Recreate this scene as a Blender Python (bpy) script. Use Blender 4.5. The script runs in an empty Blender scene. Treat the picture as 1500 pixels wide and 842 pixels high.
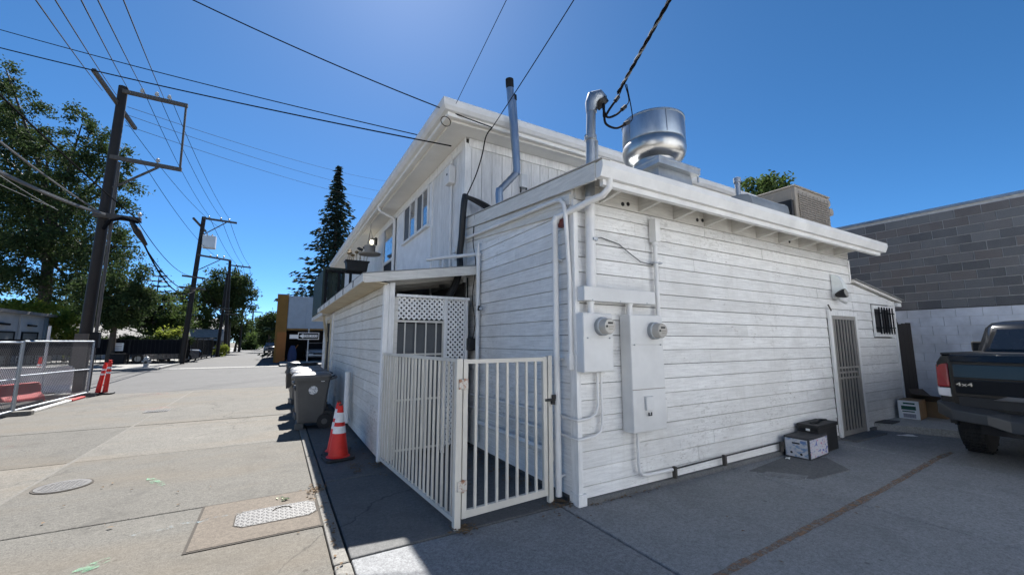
import bpy, bmesh, math, random
import numpy as np
from mathutils import Vector, Matrix

scene = bpy.context.scene
COL = scene.collection
R = math.radians
rng = random.Random(7)

# ------------------------------------------------------------------ camera
CAM = Vector((-2.594, -3.201, 1.55))
PITCH, YAW, FPX = math.atan(79 / 590.0), R(30.05), 590.0
cd = bpy.data.cameras.new('camera')
cam = bpy.data.objects.new('camera', cd)
COL.objects.link(cam)
cam.location = CAM
cam.rotation_euler = (R(90) + PITCH, 0, -YAW)
cd.sensor_width = 36
cd.lens = 36 * FPX / 1500
cd.clip_start = 0.05
cd.clip_end = 2000
scene.camera = cam

# ------------------------------------------------------------------ sky and sun
SUN_AZ, SUN_EL = R(12.6), R(50.4)          # azimuth from +Y towards +X
world = bpy.data.worlds.new('World')
scene.world = world
world.use_nodes = True
wn = world.node_tree
wn.nodes.clear()
sky = wn.nodes.new('ShaderNodeTexSky')
sky.sky_type = 'NISHITA'
sky.sun_disc = False
sky.sun_elevation = SUN_EL
sky.sun_rotation = SUN_AZ
sky.altitude = 0
sky.air_density = 0.5
sky.dust_density = 0.15
sky.ozone_density = 9.0
bg = wn.nodes.new('ShaderNodeBackground')
bg.inputs['Strength'].default_value = 0.05
wo = wn.nodes.new('ShaderNodeOutputWorld')
hs_ = wn.nodes.new('ShaderNodeHueSaturation')
hs_.inputs['Saturation'].default_value = 1.10
hs_.inputs['Hue'].default_value = 0.491
hs_.inputs['Value'].default_value = 0.71
wn.links.new(sky.outputs[0], hs_.inputs['Color'])
wn.links.new(hs_.outputs[0], bg.inputs[0])
wn.links.new(bg.outputs[0], wo.inputs[0])

sl = bpy.data.lights.new('sun', 'SUN')
sl.energy = 2.6
sl.angle = R(0.53)
sl.color = (1.0, 0.97, 0.93)
sun = bpy.data.objects.new('sun', sl)
COL.objects.link(sun)
sdir = Vector((math.sin(SUN_AZ) * math.cos(SUN_EL), math.cos(SUN_AZ) * math.cos(SUN_EL), math.sin(SUN_EL)))
sun.rotation_euler = sdir.to_track_quat('Z', 'Y').to_euler()
sun.location = sdir * 60

scene.view_settings.view_transform = 'Standard'
scene.view_settings.look = 'None'
scene.view_settings.exposure = 2.4
scene.view_settings.gamma = 1
scene.cycles.use_denoising = True
scene.cycles.max_bounces = 8
scene.cycles.transparent_max_bounces = 24

# a spot on a real plane of the place (a wall X, a wall Y, a level Z or a distance D) from survey sightings
_fw = Vector((math.sin(YAW) * math.cos(PITCH), math.cos(YAW) * math.cos(PITCH), math.sin(PITCH)))
_rt = Vector((math.cos(YAW), -math.sin(YAW), 0))
_up = _rt.cross(_fw)
def at(u, v, X=None, Y=None, Z=None, D=None):
    d = _fw + _rt * ((u - 750) / FPX) - _up * ((v - 421) / FPX)
    if X is not None: t = (X - CAM.x) / d.x
    elif Y is not None: t = (Y - CAM.y) / d.y
    elif Z is not None: t = (Z - CAM.z) / d.z
    else: t = D
    return CAM + d * t

# ------------------------------------------------------------------ mesh helpers
class MB:
    def __init__(s):
        s.V, s.F = [], []
    def add(s, vs, fs):
        b = len(s.V)
        s.V += [tuple(v) for v in vs]
        s.F += [tuple(b + i for i in f) for f in fs]
        return s
    def hexa(s, p):
        return s.add(p, [(0, 3, 2, 1), (4, 5, 6, 7), (0, 1, 5, 4), (1, 2, 6, 5), (2, 3, 7, 6), (3, 0, 4, 7)])
    def box(s, x0, y0, z0, x1, y1, z1, M=None):
        p = [Vector(v) for v in ((x0, y0, z0), (x1, y0, z0), (x1, y1, z0), (x0, y1, z0), (x0, y0, z1), (x1, y0, z1), (x1, y1, z1), (x0, y1, z1))]
        if M is not None: p = [M @ v for v in p]
        return s.hexa(p)
    def bar(s, a, b, w, h=None, up=(0, 0, 1)):
        a, b = Vector(a), Vector(b)
        h = h or w
        d = (b - a).normalized()
        u = Vector(up)
        if abs(d.dot(u)) > 0.95: u = Vector((0, 1, 0))
        sd = d.cross(u).normalized() * (w / 2)
        u = sd.cross(d).normalized() * (h / 2)
        return s.hexa([a - sd - u, a + sd - u, b + sd - u, b - sd - u, a - sd + u, a + sd + u, b + sd + u, b - sd + u])
    def tube(s, pts, r, n=8, caps=True):
        pts = [Vector(p) for p in pts]
        k = len(pts)
        rs = r if isinstance(r, (list, tuple)) else [r] * k
        b = len(s.V)
        t0 = (pts[1] - pts[0]).normalized()
        ref = Vector((0, 0, 1)) if abs(t0.z) < 0.9 else Vector((1, 0, 0))
        nrm = t0.cross(ref).normalized()
        for i, p in enumerate(pts):
            if i == 0: t = t0
            elif i == k - 1: t = (pts[i] - pts[i - 1]).normalized()
            else:
                t = (pts[i + 1] - pts[i]).normalized() + (pts[i] - pts[i - 1]).normalized()
                t = t.normalized() if t.length > 1e-6 else t0
            nrm = (nrm - t * nrm.dot(t))
            nrm = nrm.normalized() if nrm.length > 1e-6 else t.orthogonal().normalized()
            bn = t.cross(nrm)
            for j in range(n):
                a = 2 * math.pi * j / n
                s.V.append(tuple(p + (nrm * math.cos(a) + bn * math.sin(a)) * rs[i]))
        for i in range(k - 1):
            for j in range(n):
                s.F.append((b + i * n + j, b + i * n + (j + 1) % n, b + (i + 1) * n + (j + 1) % n, b + (i + 1) * n + j))
        if caps:
            s.F.append(tuple(b + j for j in reversed(range(n))))
            s.F.append(tuple(b + (k - 1) * n + j for j in range(n)))
        return s
    def lathe(s, prof, c=(0, 0, 0), n=24, M=None):
        c = Vector(c)
        b = len(s.V)
        for (r, z) in prof:
            for j in range(n):
                a = 2 * math.pi * j / n
                v = Vector((r * math.cos(a), r * math.sin(a), z))
                if M is not None: v = M @ v
                s.V.append(tuple(c + v))
        for i in range(len(prof) - 1):
            for j in range(n):
                s.F.append((b + i * n + j, b + i * n + (j + 1) % n, b + (i + 1) * n + (j + 1) % n, b + (i + 1) * n + j))
        if prof[0][0] > 1e-5: s.F.append(tuple(b + j for j in reversed(range(n))))
        if prof[-1][0] > 1e-5: s.F.append(tuple(b + (len(prof) - 1) * n + j for j in range(n)))
        return s
    def prism(s, poly, lo, hi, axis='z'):
        def P(a, b_, c):
            return {'z': (a, b_, c), 'x': (c, a, b_), 'y': (a, c, b_)}[axis]
        n = len(poly)
        vs = [P(a, b_, lo) for a, b_ in poly] + [P(a, b_, hi) for a, b_ in poly]
        fs = [tuple(reversed(range(n))), tuple(range(n, 2 * n))] + [(i, (i + 1) % n, n + (i + 1) % n, n + i) for i in range(n)]
        return s.add(vs, fs)
    def loft(s, rings, caps=True):
        n = len(rings[0])
        b = len(s.V)
        for rg in rings: s.V += [tuple(v) for v in rg]
        for i in range(len(rings) - 1):
            for j in range(n):
                s.F.append((b + i * n + j, b + i * n + (j + 1) % n, b + (i + 1) * n + (j + 1) % n, b + (i + 1) * n + j))
        if caps:
            s.F.append(tuple(b + j for j in reversed(range(n))))
            s.F.append(tuple(b + (len(rings) - 1) * n + j for j in range(n)))
        return s
    def mesh(s, name, mat, smooth=False):
        me = bpy.data.meshes.new(name)
        me.from_pydata(s.V, [], s.F)
        bm = bmesh.new(); bm.from_mesh(me)
        bmesh.ops.recalc_face_normals(bm, faces=bm.faces)
        bm.to_mesh(me); bm.free()
        if smooth:
            me.polygons.foreach_set('use_smooth', [True] * len(me.polygons))
            try: me.set_sharp_from_angle(angle=R(40))
            except Exception: pass
        if mat is not None: me.materials.append(mat)
        return me
    def build(s, name, mat, parent=None, smooth=False, bevel=0.0):
        o = bpy.data.objects.new(name, s.mesh(name, mat, smooth))
        COL.objects.link(o)
        if parent is not None:
            o.parent = parent
            o.matrix_parent_inverse = parent.matrix_basis.inverted()
        if bevel:
            m = o.modifiers.new('edge', 'BEVEL'); m.width = bevel; m.segments = 2; m.limit_method = 'ANGLE'
        return o

def inst(name, me, parent, loc=(0, 0, 0), rz=0.0, M=None):
    o = bpy.data.objects.new(name, me)
    COL.objects.link(o)
    o.matrix_basis = M if M is not None else Matrix.Translation(Vector(loc)) @ Matrix.Rotation(rz, 4, 'Z')
    if parent is not None:
        o.parent = parent
        o.matrix_parent_inverse = parent.matrix_basis.inverted()
    return o

def tag(o, label, cat, group=None, kind=None):
    o['label'] = label; o['category'] = cat
    if group: o['group'] = group
    if kind: o['kind'] = kind
    return o
def thing(name, label, cat, loc=(0, 0, 0), rz=0.0, group=None):
    o = bpy.data.objects.new(name, None)
    COL.objects.link(o)
    o.empty_display_size = 0.2
    o.location = loc; o.rotation_euler = (0, 0, rz)
    o.matrix_basis = Matrix.Translation(Vector(loc)) @ Matrix.Rotation(rz, 4, 'Z')
    return tag(o, label, cat, group)
def struct(o):
    o['kind'] = 'structure'
    return o
def stuff(o):
    o['kind'] = 'stuff'
    return o
# children built in local coordinates of an already placed thing
def local(o):
    o.matrix_parent_inverse = Matrix.Identity(4)
    return o
def copy_tree(o, loc, rz, label):
    M = Matrix.Translation(Vector(loc)) @ Matrix.Rotation(rz, 4, 'Z')
    r = o.copy(); COL.objects.link(r); r.matrix_basis = M; r['label'] = label
    def rec(src, dst):
        for c in list(src.children):
            d = c.copy(); COL.objects.link(d); d.parent = dst
            d.matrix_parent_inverse = c.matrix_parent_inverse.copy()
            rec(c, d)
    rec(o, r)
    return r
def text(name, body, size, mat, parent, M, depth=0.002, sx=1.0):
    cu = bpy.data.curves.new(name, 'FONT')
    cu.body = body; cu.size = size; cu.extrude = depth; cu.align_x = 'CENTER'; cu.align_y = 'CENTER'
    cu.materials.append(mat)
    tmp = bpy.data.objects.new(name + '_outline', cu)
    COL.objects.link(tmp)
    bpy.context.view_layer.update()
    me = bpy.data.meshes.new_from_object(tmp.evaluated_get(bpy.context.evaluated_depsgraph_get()))
    bpy.data.objects.remove(tmp)
    me.name = name
    o = bpy.data.objects.new(name, me)
    COL.objects.link(o)
    o.matrix_basis = M @ Matrix.Diagonal((sx, 1, 1, 1))
    if parent is not None:
        o.parent = parent
        o.matrix_parent_inverse = parent.matrix_basis.inverted()
    return o

# ------------------------------------------------------------------ materials
def new_mat(name):
    m = bpy.data.materials.new(name); m.use_nodes = True
    nt = m.node_tree
    return m, nt, nt.nodes['Principled BSDF']
def N(nt, t, **kw):
    n = nt.nodes.new('ShaderNode' + t)
    for k, v in kw.items():
        if k.startswith('i_'): n.inputs[k[2:].replace('_', ' ')].default_value = v
        else: setattr(n, k, v)
    return n
def L(nt, a, b): nt.links.new(a, b)
def c4(c): return (c[0], c[1], c[2], 1.0)
def pos(nt, scale=(1, 1, 1)):
    g = N(nt, 'NewGeometry'); mp = N(nt, 'Mapping')
    mp.inputs['Scale'].default_value = scale
    L(nt, g.outputs['Position'], mp.inputs['Vector'])
    return mp.outputs[0]
def objpos(nt, scale=(1, 1, 1)):
    g = N(nt, 'TexCoord'); mp = N(nt, 'Mapping')
    mp.inputs['Scale'].default_value = scale
    L(nt, g.outputs['Object'], mp.inputs['Vector'])
    return mp.outputs[0]
def noise(nt, vec, scale, detail=4.0, rough=0.6, dist=0.0):
    n = N(nt, 'TexNoise'); n.inputs['Scale'].default_value = scale
    n.inputs['Detail'].default_value = detail; n.inputs['Roughness'].default_value = rough
    n.inputs['Distortion'].default_value = dist
    L(nt, vec, n.inputs['Vector'])
    return n.outputs['Fac']
def ramp(nt, fac, stops):
    r = N(nt, 'ValToRGB')
    el = r.color_ramp.elements
    while len(el) < len(stops): el.new(0.5)
    for e, (p, c) in zip(el, stops):
        e.position = p; e.color = c4(c) if len(c) == 3 else c
    L(nt, fac, r.inputs[0])
    return r.outputs[0]
def mix(nt, fac, a, b, mode='MIX'):
    m = N(nt, 'Mix', data_type='RGBA', blend_type=mode)
    for sock, v in ((m.inputs['Factor'], fac), (m.inputs['A'], a), (m.inputs['B'], b)):
        pass
    fi, ai, bi = m.inputs[0], m.inputs[6], m.inputs[7]
    for s_, v in ((fi, fac), (ai, a), (bi, b)):
        if hasattr(v, 'node'): L(nt, v, s_)
        elif isinstance(v, (int, float)): s_.default_value = v
        else: s_.default_value = c4(v)
    return m.outputs[2]
def bump(nt, h, strength, dist, bsdf):
    b = N(nt, 'Bump'); b.inputs['Strength'].default_value = strength; b.inputs['Distance'].default_value = dist
    L(nt, h, b.inputs['Height']); L(nt, b.outputs[0], bsdf.inputs['Normal'])
def rand_tint(nt, col, amt):
    oi = N(nt, 'ObjectInfo')
    mr = N(nt, 'MapRange'); mr.inputs['To Min'].default_value = 1 - amt; mr.inputs['To Max'].default_value = 1 + amt * 0.4
    L(nt, oi.outputs['Random'], mr.inputs['Value'])
    v = N(nt, 'VectorMath', operation='SCALE')
    L(nt, col, v.inputs[0]); L(nt, mr.outputs[0], v.inputs['Scale'])
    return v.outputs[0]

def plain(name, col, rough=0.6, metal=0.0, var=0.12, vscale=6.0, bstr=0.0, bscale=60.0, coat=0.0, spec=0.5):
    m, nt, b = new_mat(name)
    p = pos(nt)
    f = noise(nt, p, vscale, 5.0, 0.62)
    d = tuple(max(0, x * (1 - var)) for x in col); l = tuple(min(1, x * (1 + var)) for x in col)
    c = ramp(nt, f, [(0.3, d), (0.7, l)])
    L(nt, c, b.inputs['Base Color'])
    b.inputs['Roughness'].default_value = rough
    b.inputs['Metallic'].default_value = metal
    b.inputs['Specular IOR Level'].default_value = spec
    if coat: b.inputs['Coat Weight'].default_value = coat; b.inputs['Coat Roughness'].default_value = 0.08
    if bstr: bump(nt, noise(nt, p, bscale, 4.0, 0.6), bstr, 0.01, b)
    return m

def paint_wood(name, col, dirt=(0.30, 0.27, 0.23), amount=0.5, tint=0.06, chip=0.62, vert=False, peel=0.0):
    m, nt, b = new_mat(name)
    g = (9, 9, 1.2) if vert else (1.1, 1.1, 16)
    pg = pos(nt, g); p = pos(nt)
    grain = noise(nt, pg, 2.6, 6.0, 0.7)
    blot = noise(nt, p, 1.3, 5.0, 0.65, 0.4)
    streak = noise(nt, pos(nt, (14, 14, 0.7)), 1.4, 4.0, 0.6)
    fine = noise(nt, pos(nt, (3, 3, 22) if not vert else (22, 22, 3)), 3.2, 7.0, 0.75)
    d1 = tuple(x * 0.70 for x in col)
    c = ramp(nt, grain, [(0.25, d1), (0.60, col)])
    spk = noise(nt, pos(nt, (1, 1, 2.2) if not vert else (2.2, 2.2, 1)), 42.0, 6.0, 0.75)
    c = mix(nt, ramp(nt, spk, [(0.56, (0, 0, 0)), (0.70, (amount * 0.9,) * 3)]), c, tuple(0.35 * x + 0.65 * y for x, y in zip(col, dirt)))
    c = mix(nt, ramp(nt, blot, [(0.42, (0, 0, 0)), (0.72, (amount,) * 3)]), c, tuple(0.55 * x + 0.45 * y for x, y in zip(col, dirt)))
    c = mix(nt, ramp(nt, streak, [(0.56, (0, 0, 0)), (0.82, (amount * 0.55,) * 3)]), c, tuple(0.45 * x + 0.55 * y for x, y in zip(col, dirt)))
    # small flakes where paint has gone, bare grey wood
    clus = noise(nt, p, 2.1, 3.0, 0.6)
    mul = N(nt, 'Math', operation='MULTIPLY'); L(nt, fine, mul.inputs[0])
    mr = N(nt, 'MapRange'); mr.inputs['From Min'].default_value = 0.35; mr.inputs['From Max'].default_value = 0.7
    mr.inputs['To Min'].default_value = 0.82; mr.inputs['To Max'].default_value = 1.16
    L(nt, clus, mr.inputs['Value']); L(nt, mr.outputs[0], mul.inputs[1])
    fl = ramp(nt, mul.outputs[0], [(chip, (0, 0, 0)), (chip + 0.05, (0.85,) * 3)])
    c = mix(nt, fl, c, dirt)
    if peel:
        pz = noise(nt, pos(nt, (4, 4, 9)), 3.4, 10.0, 0.72, 0.6)
        pc = noise(nt, p, 0.9, 3.0, 0.6)
        pm = N(nt, 'Math', operation='MULTIPLY'); L(nt, pz, pm.inputs[0])
        pr = N(nt, 'MapRange'); pr.inputs['From Min'].default_value = 0.35; pr.inputs['From Max'].default_value = 0.65; pr.inputs['To Min'].default_value = 0.80; pr.inputs['To Max'].default_value = 1.12
        L(nt, pc, pr.inputs['Value']); L(nt, pr.outputs[0], pm.inputs[1])
        c = mix(nt, ramp(nt, pm.outputs[0], [(0.595, (0, 0, 0)), (0.625, (peel,) * 3), (0.66, (peel,) * 3)]), c, tuple(0.55 * x + 0.2 * y for x, y in zip(dirt, col)))
    c = rand_tint(nt, c, tint)
    L(nt, c, b.inputs['Base Color'])
    b.inputs['Roughness'].default_value = 0.62
    b.inputs['Specular IOR Level'].default_value = 0.3
    ad = N(nt, 'Math', operation='SUBTRACT'); L(nt, grain, ad.inputs[0]); L(nt, fl, ad.inputs[1])
    bump(nt, ad.outputs[0], 0.35, 0.006, b)
    return m

def concrete(name, col, dark=0.6, tint=0.08, stain=0.5, crack=True, speck=1.0, warm=None):
    m, nt, b = new_mat(name)
    p = pos(nt)
    big = noise(nt, p, 0.55, 6.0, 0.65, 0.6)
    mid = noise(nt, p, 3.2, 6.0, 0.7)
    fine = noise(nt, p, 95.0, 3.0, 0.7)
    agg = N(nt, 'TexVoronoi'); agg.inputs['Scale'].default_value = 70; L(nt, p, agg.inputs['Vector'])
    d = tuple(x * dark for x in col); l = tuple(min(1, x * 1.22) for x in col)
    c = ramp(nt, big, [(0.30, d), (0.55, col), (0.78, l)])
    c = mix(nt, 0.5, c, ramp(nt, mid, [(0.3, d), (0.7, l)]))
    grit = noise(nt, p, 28.0, 6.0, 0.8)
    c = mix(nt, 0.38 * speck, c, ramp(nt, grit, [(0.40, tuple(x * 0.40 for x in col)), (0.60, tuple(min(1, x * 1.65) for x in col))]))
    c = mix(nt, 0.30 * speck, c, ramp(nt, fine, [(0.34, tuple(x * 0.35 for x in col)), (0.66, tuple(min(1, x * 1.7) for x in col))]))
    sp = noise(nt, p, 9.0, 7.0, 0.75, 0.5)
    c = mix(nt, ramp(nt, sp, [(0.58, (0, 0, 0)), (0.75, (stain,) * 3)]), c, tuple(x * 0.42 for x in col))
    bl_ = noise(nt, p, 2.3, 7.0, 0.72, 0.8)
    c = mix(nt, ramp(nt, bl_, [(0.50, (0, 0, 0)), (0.68, (stain * 0.8,) * 3)]), c, tuple(x * 0.58 for x in col))
    c = mix(nt, ramp(nt, bl_, [(0.30, (stain * 0.7,) * 3), (0.42, (0, 0, 0))]), c, tuple(min(1, x * 1.5) for x in col))
    gum = N(nt, 'TexVoronoi'); gum.inputs['Scale'].default_value = 2.6; L(nt, p, gum.inputs['Vector'])
    c = mix(nt, ramp(nt, gum.outputs['Distance'], [(0.035, (0.75,) * 3), (0.055, (0, 0, 0))]), c, tuple(x * 0.4 for x in col))
    if warm:
        wv = noise(nt, pos(nt, (0.35, 0.9, 1)), 0.9, 4.0, 0.6, 0.3)
        c = mix(nt, ramp(nt, wv, [(0.48, (0, 0, 0)), (0.75, (0.55,) * 3)]), c, warm)
    h = fine
    if crack:
        vo = N(nt, 'TexVoronoi', feature='DISTANCE_TO_EDGE'); vo.inputs['Scale'].default_value = 0.23
        wp = N(nt, 'VectorMath', operation='ADD')
        nn = N(nt, 'TexNoise'); nn.inputs['Scale'].default_value = 1.7; nn.inputs['Detail'].default_value = 6
        L(nt, p, nn.inputs['Vector'])
        sc = N(nt, 'VectorMath', operation='SCALE'); sc.inputs['Scale'].default_value = 0.9
        L(nt, nn.outputs['Color'], sc.inputs[0]); L(nt, p, wp.inputs[0]); L(nt, sc.outputs[0], wp.inputs[1])
        L(nt, wp.outputs[0], vo.inputs['Vector'])
        gate = noise(nt, p, 0.35, 2.0, 0.5)
        ck = ramp(nt, vo.outputs['Distance'], [(0.0, (0.7, 0.7, 0.7)), (0.0022, (0, 0, 0))])
        gm = mix(nt, 1.0, ck, ramp(nt, gate, [(0.45, (0, 0, 0)), (0.55, (0.85,) * 3)]), 'MULTIPLY')
        c = mix(nt, gm, c, tuple(x * 0.2 for x in col))
    c = rand_tint(nt, c, tint)
    L(nt, c, b.inputs['Base Color'])
    b.inputs['Roughness'].default_value = 0.85
    b.inputs['Specular IOR Level'].default_value = 0.25
    bump(nt, fine, 0.35, 0.004, b)
    return m

def leafmat(name, dark, light, trans=0.35):
    m, nt, b = new_mat(name)
    f = noise(nt, pos(nt), 0.9, 5.0, 0.7)
    c = ramp(nt, f, [(0.32, dark), (0.68, light)])
    L(nt, c, b.inputs['Base Color'])
    b.inputs['Roughness'].default_value = 0.8
    b.inputs['Specular IOR Level'].default_value = 0.15
    tr = N(nt, 'BsdfTranslucent'); L(nt, c, tr.inputs['Color'])
    mx = N(nt, 'MixShader'); mx.inputs[0].default_value = trans
    out = nt.nodes['Material Output']
    L(nt, b.outputs[0], mx.inputs[1]); L(nt, tr.outputs[0], mx.inputs[2]); L(nt, mx.outputs[0], out.inputs['Surface'])
    return m

def worn(name, col, cover=0.5, scale=9.0, rough=0.8):
    """paint that has partly worn off: bare where the noise says so"""
    m, nt, b = new_mat(name)
    f = noise(nt, pos(nt), scale, 7.0, 0.75)
    b.inputs['Base Color'].default_value = c4(col)
    b.inputs['Roughness'].default_value = rough
    tr = N(nt, 'BsdfTransparent')
    mx = N(nt, 'MixShader')
    L(nt, ramp(nt, f, [(1 - cover - 0.12, (0, 0, 0)), (1 - cover + 0.12, (1, 1, 1))]), mx.inputs[0])
    out = nt.nodes['Material Output']
    L(nt, tr.outputs[0], mx.inputs[1]); L(nt, b.outputs[0], mx.inputs[2]); L(nt, mx.outputs[0], out.inputs['Surface'])
    return m

def metal(name, col, rough=0.35, var=0.2, scale=5.0, streak=True):
    m, nt, b = new_mat(name)
    f = noise(nt, pos(nt, (1, 1, 0.35) if streak else (1, 1, 1)), scale, 6.0, 0.7)
    L(nt, ramp(nt, f, [(0.3, tuple(x * (1 - var) for x in col)), (0.7, tuple(min(1, x * (1 + var)) for x in col))]), b.inputs['Base Color'])
    r_ = N(nt, 'MapRange'); r_.inputs['To Min'].default_value = rough * 0.75; r_.inputs['To Max'].default_value = rough * 1.4
    L(nt, f, r_.inputs['Value']); L(nt, r_.outputs[0], b.inputs['Roughness'])
    b.inputs['Metallic'].default_value = 0.9
    return m

def chipped(name, col, rust=(0.20, 0.09, 0.04), thr=0.66, rough=0.45):
    m, nt, b = new_mat(name)
    p = pos(nt)
    f = noise(nt, p, 14.0, 6.0, 0.7)
    k = noise(nt, p, 2.0, 4.0, 0.6)
    c = ramp(nt, k, [(0.3, tuple(x * 0.82 for x in col)), (0.65, col)])
    c = mix(nt, ramp(nt, f, [(thr, (0, 0, 0)), (thr + 0.06, (0.9,) * 3)]), c, rust)
    L(nt, c, b.inputs['Base Color']); b.inputs['Roughness'].default_value = rough
    bump(nt, f, 0.15, 0.003, b)
    return m

WHITE = (0.87, 0.865, 0.845)
M = {}
M['siding'] = paint_wood('white_siding_paint', WHITE, amount=0.62, tint=0.10, chip=0.645, peel=0.34)
M['trim'] = paint_wood('white_trim_paint', WHITE, amount=0.30, tint=0.04, chip=0.72, vert=True)
M['fascia'] = paint_wood('white_fascia_paint', (0.74, 0.72, 0.67), amount=0.5, tint=0.04, chip=0.72)
M['gutter'] = plain('grey_white_gutter_metal', (0.69, 0.685, 0.67), 0.55, var=0.10, vscale=3)
M['shedwood'] = paint_wood('thin_white_shed_paint', (0.76, 0.74, 0.69), dirt=(0.34, 0.27, 0.18), amount=0.75, tint=0.12, chip=0.64, peel=0.6)
M['soffit'] = paint_wood('bare_weathered_soffit', (0.66, 0.58, 0.42), dirt=(0.30, 0.20, 0.10), amount=0.9, tint=0.05, chip=0.62)
M['board'] = paint_wood('white_board_paint', (0.78, 0.77, 0.75), amount=0.35, tint=0.05, chip=0.74, vert=True)
M['stucco'] = plain('white_panel_paint', (0.74, 0.75, 0.76), 0.8, var=0.10, vscale=3, bstr=0.3, bscale=30)
M['eave'] = plain('white_soffit_paint', (0.78, 0.76, 0.71), 0.7, var=0.06, vscale=2)
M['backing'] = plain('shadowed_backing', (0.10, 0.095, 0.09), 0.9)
M['pvc'] = chipped('white_painted_pipe', (0.78, 0.77, 0.75), (0.40, 0.38, 0.36), 0.70)
M['gate'] = chipped('cream_painted_steel', (0.64, 0.61, 0.545), (0.24, 0.12, 0.06), 0.68)
M['hinge'] = chipped('rusty_hinge_steel', (0.62, 0.58, 0.52), (0.30, 0.11, 0.04), 0.53)
M['meterbox'] = chipped('grey_white_meter_paint', (0.70, 0.70, 0.69), (0.42, 0.38, 0.34), 0.72)
M['galv'] = metal('galvanised_steel', (0.36, 0.385, 0.41), 0.45)
M['fanmetal'] = metal('spun_aluminium', (0.48, 0.475, 0.46), 0.28, 0.22, 3.0)
M['flue'] = metal('galvanised_flue', (0.32, 0.37, 0.43), 0.36)
M['meterglass'] = plain('meter_dial_grey', (0.42, 0.40, 0.36), 0.25, var=0.1, coat=0.6)
M['black'] = plain('black_rubber', (0.012, 0.012, 0.013), 0.55, var=0.2)
M['blackmetal'] = plain('black_painted_iron', (0.012, 0.013, 0.015), 0.7, var=0.2, spec=0.2)
M['dark'] = plain('dark_interior', (0.018, 0.018, 0.02), 0.8)
M['glass'] = plain('dark_window_glass', (0.02, 0.022, 0.026), 0.06, var=0.05, spec=0.8)
M['screen'] = plain('grey_insect_screen', (0.10, 0.105, 0.11), 0.7, var=0.15, vscale=3)
M['alley'] = concrete('alley_concrete', (0.115, 0.109, 0.096), tint=0.22, stain=0.65, speck=1.7, warm=(0.14, 0.11, 0.075))
M['yard'] = concrete('yard_concrete', (0.225, 0.23, 0.234), tint=0.14, stain=0.5, speck=1.2, crack=False)
M['walk'] = concrete('footway_concrete', (0.115, 0.115, 0.113), stain=0.5)
M['kerb'] = concrete('kerb_concrete', (0.18, 0.172, 0.155), stain=0.4, crack=False)
M['farwalk'] = concrete('pale_footway_concrete', (0.22, 0.216, 0.204), stain=0.2, crack=False)
M['lot'] = concrete('pale_step_and_bounce_concrete', (0.42, 0.405, 0.37), stain=0.2)
M['patch'] = concrete('patch_concrete', (0.120, 0.101, 0.081), stain=0.35)
M['darkpatch'] = concrete('dark_patch_concrete', (0.14, 0.142, 0.142), stain=0.5, crack=False)
M['asphalt'] = concrete('worn_grey_asphalt', (0.090, 0.089, 0.087), stain=0.45, dark=0.72, speck=0.6)
M['ground'] = plain('bare_earth', (0.10, 0.085, 0.06), 0.95, var=0.4, vscale=0.5)
M['joint'] = plain('dirt_filled_joint', (0.045, 0.038, 0.03), 0.95)
M['pole'] = paint_wood('creosoted_pole_wood', (0.026, 0.020, 0.016), dirt=(0.010, 0.008, 0.007), amount=0.9, tint=0.1, chip=0.7, vert=True)
M['polegrey'] = paint_wood('weathered_grey_wood', (0.095, 0.085, 0.075), dirt=(0.03, 0.027, 0.024), amount=0.7, tint=0.1, chip=0.7, vert=True)
M['wire'] = plain('black_wire', (0.010, 0.010, 0.011), 0.9, spec=0.05)
M['wiregrey'] = plain('grey_cable_sheath', (0.15, 0.15, 0.15), 0.8, spec=0.1)
M['insul'] = plain('grey_porcelain', (0.42, 0.40, 0.36), 0.25)
M['leafA'] = leafmat('dark_green_leaves', (0.020, 0.036, 0.014), (0.062, 0.090, 0.030), 0.34)
M['leafB'] = leafmat('mid_green_leaves', (0.028, 0.050, 0.014), (0.090, 0.130, 0.036), 0.42)
M['leafY'] = leafmat('yellow_green_leaves', (0.09, 0.13, 0.02), (0.24, 0.27, 0.045), 0.45)
M['needle'] = leafmat('conifer_needles', (0.014, 0.026, 0.020), (0.036, 0.058, 0.040), 0.2)
M['bark'] = paint_wood('tree_bark', (0.07, 0.055, 0.042), dirt=(0.025, 0.02, 0.016), amount=0.8, vert=True)
M['orange'] = plain('ochre_render', (0.235, 0.115, 0.022), 0.85, var=0.12, vscale=2)
M['orange2'] = plain('orange_render', (0.36, 0.13, 0.03), 0.85, var=0.1, vscale=2)
M['greypanel'] = plain('grey_metal_cladding', (0.34, 0.37, 0.40), 0.6, var=0.1, vscale=2)
M['cmu'] = None
M['cone'] = plain('fluorescent_orange_pvc', (0.66, 0.018, 0.008), 0.55, var=0.12, vscale=8)
M['reflect'] = plain('white_reflective_band', (0.74, 0.74, 0.73), 0.4, var=0.12, vscale=18)
M['bin'] = plain('grey_cart_plastic', (0.085, 0.082, 0.078), 0.5, var=0.15, vscale=4, bstr=0.08)
M['binlid'] = plain('pale_worn_lid_plastic', (0.105, 0.102, 0.10), 0.42, var=0.2, vscale=5)
M['truck'] = plain('dark_grey_car_paint', (0.007, 0.008, 0.010), 0.14, var=0.05, spec=0.5)
M['chrome'] = plain('bright_chrome', (0.75, 0.75, 0.76), 0.15, metal=1.0, var=0.02)
M['tyre'] = plain('tyre_rubber', (0.016, 0.016, 0.017), 0.75, var=0.2, bstr=0.3, bscale=40)
M['redlens'] = plain('red_lamp_lens', (0.26, 0.004, 0.006), 0.2, var=0.1, coat=0.4)
M['clearlens'] = plain('clear_lamp_lens', (0.62, 0.62, 0.64), 0.12, var=0.1, coat=1.0)
M['card'] = plain('brown_cardboard', (0.30, 0.19, 0.10), 0.85, var=0.15, vscale=5)
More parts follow.
